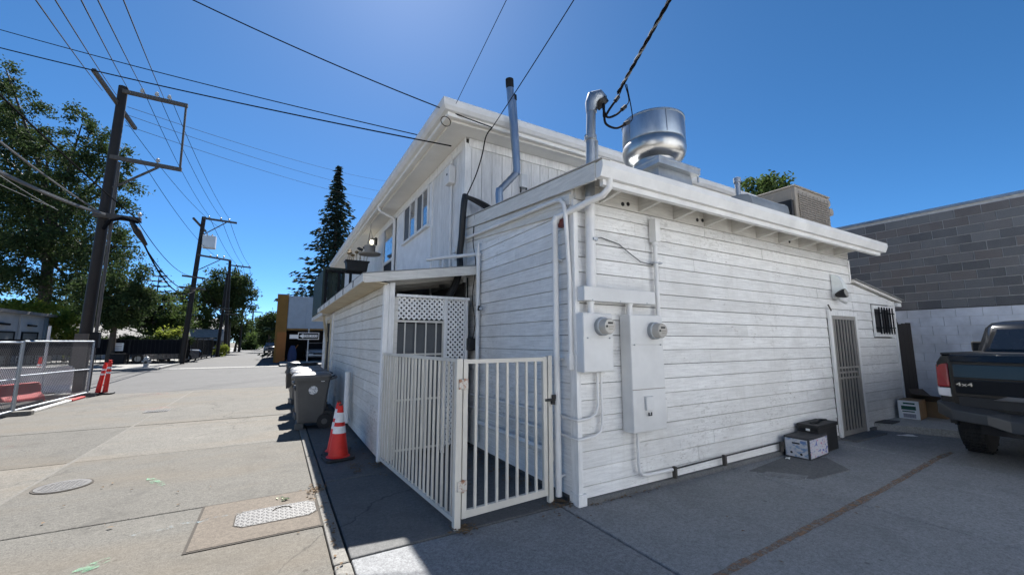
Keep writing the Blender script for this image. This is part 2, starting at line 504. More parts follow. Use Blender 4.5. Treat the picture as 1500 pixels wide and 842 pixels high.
M['redplastic'] = plain('red_barrier_plastic', (0.42, 0.025, 0.022), 0.45, var=0.15, vscale=3)
M['whiteplastic'] = plain('white_barrier_plastic', (0.72, 0.70, 0.66), 0.5, var=0.15, vscale=3)
M['signwhite'] = plain('white_sign_face', (0.80, 0.80, 0.79), 0.4, var=0.06)
M['green'] = plain('dark_green_fence_paint', (0.018, 0.035, 0.026), 0.6, var=0.2)
M['roofgrey'] = plain('grey_roof_shingle', (0.24, 0.235, 0.225), 0.9, var=0.25, vscale=4, bstr=0.3)
M['housegrey'] = plain('pale_grey_stucco', (0.42, 0.43, 0.44), 0.9, var=0.08, vscale=2)
M['beige'] = plain('tan_unit_metal', (0.30, 0.26, 0.21), 0.5, var=0.12, vscale=4)
M['beigedark'] = plain('tan_louver_metal', (0.22, 0.19, 0.15), 0.5, var=0.12, vscale=4)
M['flashing'] = plain('rolled_roof_membrane', (0.42, 0.41, 0.39), 0.85, var=0.15, vscale=3)
# block material: every block its own grey, some brown
def cmu_mat():
    m, nt, b = new_mat('concrete_block')
    oi = N(nt, 'ObjectInfo')
    c = ramp(nt, oi.outputs['Random'], [(0.0, (0.10, 0.102, 0.108)), (0.35, (0.17, 0.172, 0.175)), (0.6, (0.21, 0.212, 0.214)), (0.8, (0.16, 0.138, 0.13)), (1.0, (0.20, 0.178, 0.168))])
    p = pos(nt)
    f = noise(nt, p, 60, 4, 0.7); g = noise(nt, p, 1.6, 5, 0.65)
    c = mix(nt, 0.35, c, ramp(nt, f, [(0.35, (0.05, 0.05, 0.05)), (0.65, (0.22, 0.22, 0.215))]))
    c = mix(nt, ramp(nt, g, [(0.5, (0, 0, 0)), (0.75, (0.45,) * 3)]), c, (0.22, 0.22, 0.22))
    L(nt, c, b.inputs['Base Color']); b.inputs['Roughness'].default_value = 0.92
    b.inputs['Specular IOR Level'].default_value = 0.2
    bump(nt, f, 0.6, 0.006, b)
    return m
M['cmu'] = cmu_mat()
M['mortar'] = plain('pale_mortar', (0.50, 0.49, 0.475), 0.95, var=0.15, vscale=12)
M['cmupaint'] = plain('grey_white_block_paint', (0.60, 0.62, 0.66), 0.8, var=0.22, vscale=2.2, bstr=0.4, bscale=40)

# ================================================================== GROUND
o = struct(MB().add([(-400, -150, -0.07), (400, -150, -0.07), (400, 700, -0.07), (-400, 700, -0.07)], [(0, 1, 2, 3)]).build('ground', M['ground']))

def slab_piece(x0, y0, x1, y1, z0, z1, name, mat, parent, r=0.012):
    return MB().box(x0, y0, z0, x1, y1, z1).build(name, mat, parent, bevel=r)

# alley of concrete slabs
alley = struct(MB().box(-7.6, -9, -0.069, -2.07, 13.45, -0.03).build('alley', M['joint']))
ys = [-9.0, -6.4, -3.7, -0.95, 1.77, 4.38, 7.02, 9.75, 13.45]
xs = [-7.6, -4.80, -2.155]
k = 0
for i in range(len(ys) - 1):
    for j in range(2):
        g = 0.007 if i in (3, 4, 5) else 0.005
        dz = rng.uniform(-0.004, 0.003)
        slab_piece(xs[j] + 0.012, ys[i] + g, xs[j + 1] - 0.012 * (j == 0), ys[i + 1] - g, -0.05, dz, 'slab', M['alley'], alley)
# pale filled seam along the alley
MB().box(-4.835, -9, -0.045, -4.765, 13.45, -0.0045).build('seam_filler', concrete('seam_mortar', (0.128, 0.121, 0.107), stain=0.3, crack=False), alley)

# kerb strip flush with the alley, in lengths
kerb = struct(MB().box(-2.154, -9, -0.068, -2.03, 13.45, -0.035).build('kerb', M['joint']))
ky = [-9, -6.2, -3.1, -1.1, 0.06, 1.72, 3.15, 4.6, 6.1, 7.6, 9.1, 10.6, 12.1, 13.45]
for a, b_ in zip(ky[:-1], ky[1:]):
    slab_piece(-2.147, a + 0.006, -2.038 + rng.uniform(-0.004, 0.004), b_ - 0.006, -0.06, 0.004 + rng.uniform(-0.003, 0.004), 'kerb_stone', M['kerb'], kerb, 0.015)

# footway beside the shed
walk = struct(MB().box(-2.029, 0.10, -0.067, 0.05, 13.45, -0.036).build('footway', M['joint']))
wy = [0.10, 1.95, 3.9, 5.6, 7.4, 9.2, 11.2, 13.45]
for a, b_ in zip(wy[:-1], wy[1:]):
    slab_piece(-2.026, a + 0.006, 0.05, b_ - 0.006, -0.06, rng.uniform(-0.004, 0.0), 'slab', M['walk'], walk)

# yard behind the building
yard = struct(MB().box(-2.029, -9.5, -0.066, 10.7, 0.095, -0.037).build('yard', M['joint']))
for (x0, y0, x1, y1) in [(-2.026, -2.6, -0.155, 0.09), (-0.14, -2.6, 2.36, 0.09), (2.375, -2.6, 5.0, 0.09), (5.012, -2.6, 10.6, 0.09),
                         (-2.026, -5.6, -0.155, -2.612), (-0.14, -5.6, 2.36, -2.612), (2.375, -5.6, 5.0, -2.612), (5.012, -5.6, 10.6, -2.612),
                         (-2.026, -9, 2.36, -5.612), (2.375, -9, 10.6, -5.612)]:
    slab_piece(x0, y0, x1, y1, -0.06, rng.uniform(-0.004, 0.0), 'slab', M['yard'] if y1 > 0 else M['lot'], yard)  # slabs out of view are made paler to bounce sunlight onto the wall
# darker patch with its own small lid outline, in front of the wall
MB().prism([(2.46, -0.20), (2.80, -0.74), (3.55, -0.80), (3.9, -0.42), (3.52, -0.10)], -0.01, 0.0045).build('patch', M['darkpatch'], yard, bevel=0.002)
MB().prism([(2.42, -0.36), (2.66, -0.70), (2.86, -0.66), (2.60, -0.33)], -0.01, 0.0085).build('patch', M['yard'], yard, bevel=0.002)
# worn orange parking stripe
w = MB()
n = 60
pts = []
for i in range(n + 1):
    t = i / n; x = -0.35 + 6.1 * t
    yc = -1.39 + 0.215 * min(1, t * 1.1) + 0.008 * math.sin(9 * t) + rng.uniform(-0.004, 0.004)
    hw = 0.033 + rng.uniform(-0.006, 0.006)
    pts.append(((x, yc - hw, 0.0045), (x, yc + hw, 0.0045)))
vs = [p for q in pts for p in q]
w.add(vs, [(2 * i, 2 * i + 2, 2 * i + 3, 2 * i + 1) for i in range(n)])
w.build('parking_stripe', worn('worn_orange_line_paint', (0.24, 0.145, 0.085), 0.50, 16.0), yard)

# cross street with far footway
street = struct(MB().box(-160, 13.46, -0.065, 160, 26.1, -0.004).build('street', M['asphalt']))
ma = MB().box(-160, 26.1, -0.06, -8.2, 32.2, 0.10); struct(ma.build('far_footway', M['farwalk'], bevel=0.02))
struct(MB().box(-8.15, 26.1, -0.06, -2.4, 27.2, 0.012).build('alley_apron', M['farwalk'], bevel=0.01))
struct(MB().box(-2.35, 26.1, -0.06, 160, 31.4, 0.10).build('far_footway', M['farwalk'], bevel=0.02))
struct(MB().box(-8.15, 27.2, -0.06, -2.4, 190, 0.003).build('far_alley', M['asphalt']))
struct(MB().box(-160, 13.0, -0.06, -7.62, 13.44, 0.09).build('near_kerb', M['kerb'], bevel=0.02))
struct(MB().box(-160, -9, -0.06, -7.62, 12.99, -0.02).build('vacant_lot', M['ground']))
struct(MB().box(-160, 32.25, -0.06, -8.3, 120, -0.01).build('car_park', M['farwalk']))
# spray marks on the alley
def blot(x, y, rx, ry, rot, name, mat, z=0.0075):
    m_ = MB(); n_ = 22; vs_ = []
    for i in range(n_):
        a = 2 * math.pi * i / n_; q = rng.uniform(0.75, 1.1)
        dx, dy = rx * math.cos(a) * q, ry * math.sin(a) * q
        vs_.append((x + dx * math.cos(rot) - dy * math.sin(rot), y + dx * math.sin(rot) + dy * math.cos(rot), z))
    m_.add(vs_, [tuple(range(n_))])
    return m_.build(name, mat, alley)
pk = worn('pink_marking_spray', (0.62, 0.16, 0.14), 0.34, 10)
bl = worn('blue_marking_spray', (0.28, 0.40, 0.46), 0.36, 10)
gr = worn('green_marking_spray', (0.14, 0.38, 0.22), 0.42, 9)
blot(-5.75, 12.6, 0.55, 0.30, 0.0, 'spray_mark', pk)
blot(-4.95, 9.35, 0.38, 0.22, 0.1, 'spray_mark', pk)
blot(-6.0, 5.9, 0.16, 0.10, 0.1, 'spray_mark', pk)
blot(-3.28, 1.36, 0.50, 0.035, 0.08, 'spray_mark', bl, 0.012)
for (u, v, rx, ry) in ((133, 830, 0.10, 0.045), (120, 838, 0.10, 0.03), (150, 822, 0.05, 0.03)):
    p = at(u, v, Z=0); blot(p.x, p.y, rx, ry, 0.6, 'spray_mark', gr)
p = at(228, 706, Z=0); blot(p.x, p.y, 0.05, 0.22, 0.5, 'spray_mark', gr)

# utility box frame in the alley with a tread plate lid
vault = thing('utility_vault', 'oval tread-plate utility cover set in a tan concrete frame in the alley', 'cover', (-2.6, 1.27, 0.0))
VM = MB().box(-3.095, 0.765, 0.0035, -2.15, 1.765, 0.0055); VM.build('joint_gap', M['joint'], vault)
MB().box(-3.075, 0.785, -0.02, -2.165, 1.745, 0.0085).build('frame_slab', M['patch'], vault, bevel=0.003)
plate = plain('tread_plate_iron', (0.075, 0.072, 0.068), 0.55, var=0.3, vscale=14)
plate2 = plain('worn_tread_iron', (0.135, 0.13, 0.125), 0.5, var=0.25, vscale=20)
def cham(x0, y0, x1, y1, c):
    return [(x0 + c, y0), (x1 - c, y0), (x1, y0 + c), (x1, y1 - c), (x1 - c, y1), (x0 + c, y1), (x0, y1 - c), (x0, y0 + c)]
MB().prism(cham(-2.815, 1.045, -2.165, 1.425, 0.07), 0.0, 0.0105).build('rim', M['joint'], vault)
MB().prism(cham(-2.803, 1.057, -2.177, 1.413, 0.065), 0.0, 0.0125).build('lid', plate, vault)
tm = MB()
for i in range(17):
    for j in range(10):
        x = -2.785 + i * 0.037; y = 1.075 + j * 0.036
        if abs(x + 2.49) + abs(y - 1.235) > 0.43: continue
        d = 0.012 if (i + j) % 2 else -0.012
        tm.bar((x - 0.011, y - d, 0.0135), (x + 0.011, y + d, 0.0135), 0.007, 0.004)
stuff(tm.build('tread', plate2, vault))
MB().tube([(-2.52, 1.30, 0.0135), (-2.50, 1.345, 0.0135), (-2.45, 1.36, 0.0135), (-2.39, 1.345, 0.0135), (-2.375, 1.29, 0.0135)], 0.007, 6).build('pull_handle', M['joint'], vault)
MB().lathe([(0.022, 0.0), (0.022, 0.0145)], (-2.27, 1.20, 0), 12).build('key_hole', M['black'], vault)

man = thing('manhole_cover', 'round worn manhole cover flush in the sunny alley concrete', 'manhole cover', (-4.49, 3.21, 0))
MB().lathe([(0.235, 0.0), (0.235, 0.006)], (-4.49, 3.21, 0), 32).build('rim', M['joint'], man)
MB().lathe([(0.215, 0.0), (0.215, 0.010)], (-4.49, 3.21, 0), 32).build('lid', plate, man)
tm = MB()
for i in range(-5, 6):
    for j in range(-5, 6):
        x, y = i * 0.038, j * 0.038
        if x * x + y * y > 0.18 ** 2: continue
        tm.box(-4.49 + x - 0.012, 3.21 + y - 0.012, 0.009, -4.49 + x + 0.012, 3.21 + y + 0.012, 0.0135)
stuff(tm.build('tread', plate2, man))
dr = thing('drain_grate', 'small dark rectangular drain grate beside pink spray paint', 'drain', (-4.82, 8.87, 0))
MB().box(-5.03, 8.70, 0.0, -4.60, 9.02, 0.007).build('frame', plate, dr)
MB().box(-5.01, 8.72, 0.0, -4.62, 9.00, 0.0085).build('well', M['dark'], dr)
for i in range(9):
    MB().box(-5.0 + i * 0.043, 8.72, 0.008, -4.985 + i * 0.043, 9.0, 0.013).build('slat', plate, dr)

# ================================================================== REAR EXTENSION
EH = 3.04          # siding height at the back
ext = thing('rear_extension', 'single-storey white clapboard rear extension with security door and rafter eaves', 'building', (0, 0, 0))
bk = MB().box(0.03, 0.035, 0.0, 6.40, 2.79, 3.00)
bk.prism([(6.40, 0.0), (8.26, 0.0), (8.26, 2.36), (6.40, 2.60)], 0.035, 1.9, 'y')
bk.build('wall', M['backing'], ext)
REV = 0.162
def clap(x0, x1, z0, z1, name='plank', face='y', base=0.0, mat=None, parent=None, top1=None):
    """one clapboard: thin top, proud bottom, facing -Y (face 'y') or -X (face 'x')"""
    d0, d1 = 0.027, 0.020
    zt0, zt1 = z1, z1 if top1 is None else top1
    def P(a, d, z): return (a, base - d, z) if face == 'y' else (base - d, a, z)
    v = [P(x0, 0.0, z0), P(x1, 0.0, z0), P(x1, d0, z0), P(x0, d0, z0), P(x0, 0, zt0), P(x1, 0, zt1), P(x1, d1, zt1), P(x0, d1, zt0)]
    return MB().hexa(v).build(name, mat or M['siding'], parent or ext)
GAP = 0.006
zl = [0.155 - 0.0 + REV * i for i in range(0, 19)]
zs = [0.045] + zl
BY = 0.034
for i in range(len(zs) - 1):
    z0, z1 = zs[i] + GAP, zs[i + 1]
    if z0 > EH: break
    z1 = min(z1, EH)
    mid = (z0 + z1) / 2
    segs = []
    right_end = 6.40 if mid > 2.60 else 8.26
    if mid < 2.02:
        segs = [(0.045, 5.36), (6.40, right_end)]
    else:
        segs = [(0.045, right_end)]
    out = []
    if mid >= 2.02 and right_end > 6.41: segs = [(0.045, 6.398), (6.402, right_end)]
    for (a, b_) in segs:
        if b_ - a > 3.5:
            cuts = sorted(rng.uniform(a + 0.8, b_ - 0.8) for _ in range(rng.choice((1, 1, 2))))
            q = [a] + cuts + [b_]
            q = [v for n_, v in enumerate(q) if n_ == 0 or v - q[n_ - 1] > 0.5 or n_ == len(q) - 1]
            out += list(zip(q[:-1], q[1:]))
        elif 1.60 < mid < 2.24 and a > 6.0:
            out += [(a, 7.16), (8.02, b_)]
        else:
            out.append((a, b_))
    for (a, b_) in out:
        if b_ - a < 0.03: continue
        if a > 6.3 and z1 > 2.33:                 # boards cut to the lean-to roof slope
            zr = lambda x: 2.60 - (x - 6.40) * 0.129
            if zr(b_) < z0 + 0.01: b_ = 6.40 + (2.60 - z0 - 0.012) / 0.129
            if b_ - a < 0.05: continue
            xk = 6.40 + (2.60 - z1) / 0.129      # where the slope starts to cut this course
            if a < xk < b_:
                clap(a, xk, z0, z1, base=BY); clap(xk + 0.0005, b_, z0, z1, base=BY, top1=zr(b_))
            else:
                clap(a, b_, z0, min(z1, zr(a)), base=BY, top1=min(z1, zr(b_)))
            continue
        clap(a + 0.002, b_ - 0.002, z0, z1 - rng.uniform(0, 0.003), base=BY + rng.uniform(-0.002, 0.002))
# side face towards the gate
for i in range(len(zs) - 1):
    z0, z1 = zs[i] + GAP, zs[i + 1]
    if z0 > 3.12: break
    if rng.random() < 0.45 and z0 < 2.9:
        c = rng.choice((1.95, 1.95, 1.2))
        clap(0.10, c - 0.001, z0, z1, face='x', base=0.03); clap(c + 0.001, 2.79, z0, z1, face='x', base=0.03)
    else:
        clap(0.10, 2.79, z0, z1, face='x', base=0.03)
# corner boards
MB().box(-0.012, -0.012, 0.10, 0.043, 0.098, 3.03).build('corner_board', M['trim'], ext, bevel=0.004)
MB().box(-0.03, -0.03, -0.01, 0.075, 0.115, 0.105).build('corner_plinth', M['trim'], ext, bevel=0.006)
MB().prism([(0.0, 0.0), (0.0, 0.05), (-0.03, 0.05), (-0.035, 0.0)], 0.11, 5.30, 'x')
fnd = MB().box(0.08, -0.035, -0.02, 5.30, 0.03, 0.048); fnd.box(6.45, -0.02, -0.02, 8.26, 0.03, 0.048)
fnd.build('foundation', M['darkpatch'], ext, bevel=0.01)
MB().box(8.255, -0.005, 0.0, 8.30, 0.10, 2.36).build('corner_board', M['trim'], ext, bevel=0.003)
MB().box(6.375, -0.004, 2.60, 6.425, 0.06, 3.02).build('corner_board', M['trim'], ext, bevel=0.003)
# water table piece along the base, loose

# shed roof, falling to the back
def rz_(y): return 3.235 + (y + 0.40) * 0.0925
rf = MB()
rf.hexa([(-0.03, -0.40, rz_(-0.40) - 0.035), (6.60, -0.40, rz_(-0.40) - 0.035), (6.60, 2.79, rz_(2.79) - 0.035), (-0.03, 2.79, rz_(2.79) - 0.035),
         (-0.03, -0.40, rz_(-0.40)), (6.60, -0.40, rz_(-0.40)), (6.60, 2.79, rz_(2.79)), (-0.03, 2.79, rz_(2.79))])
roof = rf.build('roof', M['flashing'], ext)
# boxed fascia gutter along the back
gp = [(-0.405, 3.252), (-0.50, 3.262), (-0.505, 3.20), (-0.47, 3.105), (-0.405, 3.10)]
MB().prism([(a, b_) for a, b_ in gp], -0.045, 6.63, 'x').build('gutter', M['gutter'], ext)
MB().prism([(-0.398, 3.19), (-0.43, 3.095), (-0.43, 3.045), (-0.385, 3.04), (-0.385, 3.19)], 0.02, 6.50, 'x').build('fascia', M['gutter'], ext)
# rafter tails with blocking between
x = 0.36
while x < 6.4:
    MB().hexa([(x, -0.384, 3.10), (x + 0.045, -0.384, 3.10), (x + 0.045, 0.0, 3.05), (x, 0.0, 3.05),
               (x, -0.384, 3.19), (x + 0.045, -0.384, 3.19), (x + 0.045, 0.0, 3.225), (x, 0.0, 3.225)]).build('rafter_tail', M['fascia'], ext)
    x += 0.61
MB().box(0.03, 0.0, EH + 0.004, 6.40, 0.03, 3.245).build('frieze_board', M['fascia'], ext)
vh = MB()
for (x, z) in ((0.80, 3.115), (0.715, 3.10), (2.05, 3.12), (2.16, 3.13), (4.35, 3.12)):
    vh.lathe([(0.024, 0.0), (0.024, 0.006)], (x, 0.0, z), 12, Matrix.Rotation(R(90), 4, 'X'))
vh.build('vent_hole', M['dark'], ext)
# rake boards down the side
def rake(y0, y1, t0, t1, h, name, x0=-0.05, x1=-0.004):
    return MB().hexa([(x0, y0, t0 - h), (x1, y0, t0 - h), (x1, y1, t1 - h), (x0, y1, t1 - h), (x0, y0, t0), (x1, y0, t0), (x1, y1, t1), (x0, y1, t1)]).build(name, M['fascia'], ext)
rake(-0.40, 2.79, 3.262, 3.545, 0.175, 'rake_board', -0.055, -0.031)
rake(0.02, 2.79, 3.085, 3.365, 0.115, 'rake_board', -0.036, -0.003)
rake(0.08, 2.79, 2.985, 3.245, 0.085, 'rake_board', -0.027, -0.002)
MB().hexa([(-0.062, -0.51, 3.262), (0.05, -0.51, 3.262), (0.05, 2.79, 3.558), (-0.062, 2.79, 3.558), (-0.062, -0.51, 3.272), (0.05, -0.51, 3.272), (0.05, 2.79, 3.57), (-0.062, 2.79, 3.57)]).build('roof_edge_flashing', M['flashing'], ext)

MB().hexa([(0.0, 0.03, 2.93), (0.029, 0.03, 2.93), (0.029, 2.79, 3.05), (0.0, 2.79, 3.05), (0.0, 0.03, 3.23), (0.029, 0.03, 3.23), (0.029, 2.79, 3.49), (0.0, 2.79, 3.49)]).build('gable_board', M['siding'], ext)
# lean-to end: small roof with rake trim
MB().hexa([(6.40, -0.05, 2.615), (8.55, -0.05, 2.34), (8.55, 1.95, 2.34), (6.40, 1.95, 2.615), (6.40, -0.05, 2.66), (8.55, -0.05, 2.385), (8.55, 1.95, 2.385), (6.40, 1.95, 2.66)]).build('lean_to_roof', M['fascia'], ext)
sh_ = MB()
for i in range(11):
    a = 6.42 + i * 0.2; z = 2.664 - (a - 6.4) * 0.1284
    sh_.hexa([(a, -0.075, z), (a + 0.21, -0.075, z - 0.03), (a + 0.21, 1.95, z - 0.03), (a, 1.95, z), (a, -0.075, z + 0.02), (a + 0.21, -0.075, z - 0.008), (a + 0.21, 1.95, z - 0.008), (a, 1.95, z + 0.02)])
sh_.build('lean_to_shingles', M['roofgrey'], ext)
MB().box(8.32, -0.045, 2.255, 8.53, 0.06, 2.33).build('rafter_end', M['trim'], ext)

# security door
door = MB().box(5.36, -0.035, 0.02, 5.43, 0.0, 2.06)
door.box(6.33, -0.035, 0.02, 6.40, 0.0, 2.06); door.box(5.43, -0.035, 1.985, 6.33, 0.0, 2.06)
doorP = MB().box(5.43, 0.0, 0.02, 6.33, 0.03, 1.985).build('door', plain('dark_grey_door_leaf', (0.05, 0.052, 0.055), 0.6, var=0.2), ext)
door.build('door_casing', M['trim'], doorP)
fr = MB()
for (a, b_, c, d) in ((5.435, 0.03, 5.49, 1.98), (6.27, 0.03, 6.325, 1.98)): fr.box(a, -0.03, b_, c, -0.006, d)
fr.box(5.49, -0.03, 1.925, 6.27, -0.006, 1.98); fr.box(5.49, -0.03, 0.03, 6.27, -0.006, 0.10)
for z in (0.93, 1.02, 1.10): fr.box(5.49, -0.031, z, 6.27, -0.005, z + 0.028)
fr.box(6.2, -0.045, 0.96, 6.27, -0.03, 1.10)
secm = chipped('tan_painted_door_steel', (0.33, 0.31, 0.28), (0.14, 0.09, 0.06), 0.72)
fr.build('security_frame', secm, doorP)
for i in range(7):
    x = 5.49 + 0.78 * (i + 0.5) / 7
    MB().box(x - 0.013, -0.026, 0.10, x + 0.013, -0.01, 1.925).build('bar', secm, doorP)
MB().tube([(5.33, -0.04, 2.16), (5.40, -0.05, 2.06)], 0.012, 6).build('door_hook', M['polegrey'], ext)
MB().box(5.3, -0.25, -0.01, 6.45, 0.0, 0.02).build('threshold', M['darkpatch'], ext)

# barred window on the lean-to end
win = MB().box(7.20, 0.004, 1.72, 7.98, 0.026, 2.17).build('window', M['dark'], ext)
fm = MB()
fm.box(7.16, -0.02, 1.64, 8.02, 0.002, 1.72); fm.box(7.16, -0.02, 2.17, 8.02, 0.002, 2.24); fm.box(7.16, -0.02, 1.72, 7.22, 0.002, 2.17); fm.box(7.96, -0.02, 1.72, 8.02, 0.002, 2.17)
fm.box(7.56, -0.012, 1.72, 7.60, 0.0, 2.17); fm.build('window_frame', M['trim'], win)
for i in range(6):
    x = 7.27 + i * 0.125
    MB().box(x, -0.085, 1.69, x + 0.022, -0.065, 2.20).build('bar', M['blackmetal'], win)
for z in (1.80, 2.08):
    MB().box(7.14, -0.066, z, 8.04, -0.05, z + 0.022).build('cross_bar', M['blackmetal'], win)

# downspout from the gutter round the corner to the ground
ds = thing('downspout', 'white round downspout bending from the gutter corner down beside the gate', 'downspout', (-0.07, 0.21, 0))
pth = [(0.10, -0.44, 3.12), (0.10, -0.43, 3.03), (0.075, -0.36, 2.97), (0.03, -0.22, 2.945), (-0.075, 0.19, 2.865), (-0.085, 0.215, 2.82), (-0.085, 0.215, 1.4), (-0.085, 0.215, 0.04)]
MB().tube(pth, 0.034, 12).build('pipe', M['pvc'], ds, True)
MB().tube([(-0.075, 0.175, 2.88), (-0.09, 0.22, 2.80)], 0.043, 10).build('elbow_wrap', M['trim'], ds, True)
for z in (2.40, 1.36, 0.22):
    MB().lathe([(0.042, 0.0), (0.042, 0.022)], (-0.085, 0.215, z), 12).build('strap', M['pvc'], ds, True)
    MB().box(-0.09, 0.20, z, 0.0, 0.28, z + 0.02).build('strap', M['pvc'], ds)
MB().box(-0.06, 0.10, 2.76, -0.01, 0.19, 2.84).build('red_box', plain('red_brown_box', (0.14, 0.03, 0.022), 0.6), ext)

# conduit arch along the rake and down the corner
ca = thing('conduit', 'white painted conduit running below the rake and down the wall corner', 'conduit', (-0.06, 0.06, 0))
MB().tube([(-0.06, 2.75, 3.205), (-0.06, 1.5, 3.135), (-0.065, 0.22, 3.065), (-0.068, 0.13, 3.045), (-0.068, 0.075, 2.99), (-0.065, 0.055, 2.90), (-0.035, 0.045, 2.2), (-0.035, 0.045, 1.42)], 0.023, 10).build('pipe', M['pvc'], ca, True)
MB().box(-0.07, 0.02, 1.27, -0.013, 0.07, 1.43).build('end_box', M['pvc'], ca, bevel=0.006)

# vertical pipe by the house corner
vp = thing('vent_pipe', 'white wall pipe with an elbow rising beside the lattice porch', 'pipe', (-0.06, 2.2, 0))
MB().tube([(-0.055, 2.2, 0.15), (-0.055, 2.2, 2.80), (-0.06, 2.22, 2.86), (-0.075, 2.35, 2.87), (-0.5, 2.75, 2.84), (-0.62, 2.9, 2.83)], 0.028, 10).build('pipe', M['pvc'], vp, True)
MB().lathe([(0.04, 0), (0.04, 0.05)], (-0.055, 2.2, 2.82), 10).build('elbow', M['pvc'], vp, True)
MB().tube([(-0.055, 2.2, 2.86), (-0.055, 2.2, 3.02)], 0.020, 8).build('stub', M['pvc'], vp, True)
fa = thing('hose_bib', 'small brass hose bib sticking out of the side wall pipe', 'tap', (-0.09, 2.12, 2.02))
MB().tube([(-0.055, 2.18, 2.02), (-0.09, 2.03, 2.02)], 0.022, 8).build('spout', M['galv'], fa, True)
MB().tube([(-0.10, 2.06, 1.99), (-0.10, 2.06, 2.06)], 0.018, 8).build('valve', M['black'], fa, True)
# low horizontal pipes along the side wall, through the gate bars
for q, (z, r, lab) in enumerate(((0.42, 0.03, 'thick white pipe running low along the wall behind the gate'), (0.80, 0.016, 'thin conduit running along the wall below the middle of the gate'), (0.62, 0.016, 'thin conduit just above the thick low pipe behind the gate'))):
    t = thing('wall_pipe', lab, 'pipe', (-0.06, 1.2, z))
    if q == 0:
        MB().tube([(-0.06, 2.2, z), (-0.06, 0.42, z)], r, 8).build('run', M['pvc'], t, True)
        MB().box(-0.095, 0.36, z - 0.10, -0.01, 0.47, z + 0.12).build('end_box', M['meterbox'], t, bevel=0.006)
    else:
        zz = 0.80 if q == 1 else 0.62
        pts = [(-0.035, 2.5, zz - 0.03), (-0.035, 0.15, zz), (-0.035, 0.02, zz - 0.005), (-0.03, -0.035, zz - 0.008), (0.03, -0.04, zz - 0.005)]
        xx = 0.235 if q == 1 else 0.285
        pts += [(xx - 0.10, -0.035, zz + 0.005), (xx - 0.03, -0.035, zz + 0.04), (xx, -0.035, zz + 0.12), (xx, -0.035, 1.26)]
        MB().tube(pts, r * 0.85, 8).build('run', M['pvc'], t, True)

# ---- electrics on the back wall
def meter_box(label, x0, x1, z0, z1, mx, mz, d, seam, hasp):
    t = thing('electric_meter', label, 'meter', ((x0 + x1) / 2, 0, z0))
    MB().box(x0, -d, z0, x1, 0.0, z1).build('cabinet', M['meterbox'], t, bevel=0.008)
    MB().box(x0 + 0.004, -d - 0.006, seam + 0.004, x1 - 0.004, -d + 0.004, z1 - 0.01).build('upper_cover', M['meterbox'], t, bevel=0.003)
    MB().box(x0 + 0.004, -d - 0.006, z0 + 0.01, x1 - 0.004, -d + 0.004, seam - 0.004).build('lower_cover', M['meterbox'], t, bevel=0.003)
    Mx = Matrix.Rotation(R(90), 4, 'X')
    MB().lathe([(0.092, 0.0), (0.092, 0.05), (0.085, 0.055)], (mx, -d - 0.004, mz), 24, Mx).build('ring', M['galv'], t, True)
    dl = MB().lathe([(0.078, 0.0), (0.078, 0.095), (0.070, 0.108), (0.0, 0.110)], (mx, -d - 0.03, mz), 24, Mx).build('meter', M['meterglass'], t, True)
    MB().box(mx - 0.028, -d - 0.1435, mz + 0.022, mx + 0.032, -d - 0.139, mz + 0.040).build('display', M['black'], dl)
    MB().box(mx - 0.056, -d - 0.143, mz - 0.012, mx - 0.034, -d - 0.138, mz + 0.008).build('badge', M['black'], dl)
    MB().box(mx - 0.02, -d - 0.1425, mz - 0.008, mx + 0.045, -d - 0.139, mz - 0.001).build('print', M['beigedark'], dl)
    MB().box(mx - 0.012, -d - 0.1425, mz - 0.03, mx + 0.035, -d - 0.139, mz - 0.024).build('print', M['beigedark'], dl)
    for sx in (x0 + 0.05, x1 - 0.05):
        MB().lathe([(0.008, 0), (0.008, 0.012)], (sx, -d - 0.004, seam), 8, Mx).build('screw', M['galv'], t)
    if hasp:
        bx = (x0 + x1) / 2 - 0.03
        MB().box(x0 + 0.004, -d - 0.007, z0 + 0.43, x1 - 0.004, -d - 0.004, z0 + 0.437).build('seam', M['beigedark'], t)
        MB().box(bx - 0.05, -d - 0.035, z0 + 0.22, bx + 0.06, -d - 0.006, z0 + 0.36).build('hatch', M['meterbox'], t, bevel=0.006)
        MB().tube([(bx - 0.02, -d - 0.03, z0 + 0.20), (bx - 0.02, -d - 0.03, z0 + 0.17), (bx + 0.02, -d - 0.03, z0 + 0.17), (bx + 0.02, -d - 0.03, z0 + 0.20)], 0.008, 6).build('padlock', M['black'], t)
    return t
meter_box('smaller grey-white electric meter box near the wall corner', -0.005, 0.385, 1.25, 1.835, 0.225, 1.70, 0.115, 1.585, False)
meter_box('tall electric meter cabinet with padlocked hatch reaching knee height', 0.60, 1.10, 0.62, 1.835, 0.945, 1.665, 0.145, 1.515, True)
tr_ = thing('wiring_trough', 'horizontal white metal wiring trough above the two meters', 'conduit box', (0.55, 0, 1.95))
MB().box(0.015, -0.125, 1.955, 1.04, 0.0, 2.10).build('trough', M['meterbox'], tr_, bevel=0.006)
for x in (0.145, 0.69):
    MB().lathe([(0.034, -0.12), (0.034, -0.02), (0.043, -0.02), (0.043, 0.0)], (x, -0.065, 1.955), 14).build('nipple', M['pvc'], tr_, True)
for x in (0.12, 0.5, 0.9):
    MB().lathe([(0.008, 0), (0.008, 0.008)], (x, -0.12, 1.965), 8, Matrix.Rotation(R(90), 4, 'X')).build('screw', M['galv'], tr_)
ms = thing('service_mast', 'service mast pipe with weatherhead rising through the eave corner', 'mast', (0.15, -0.075, 2.1))
MB().tube([(0.15, -0.075, 2.10), (0.165, -0.075, 3.05)], 0.052, 14).build('lower_pipe', M['pvc'], ms, True)
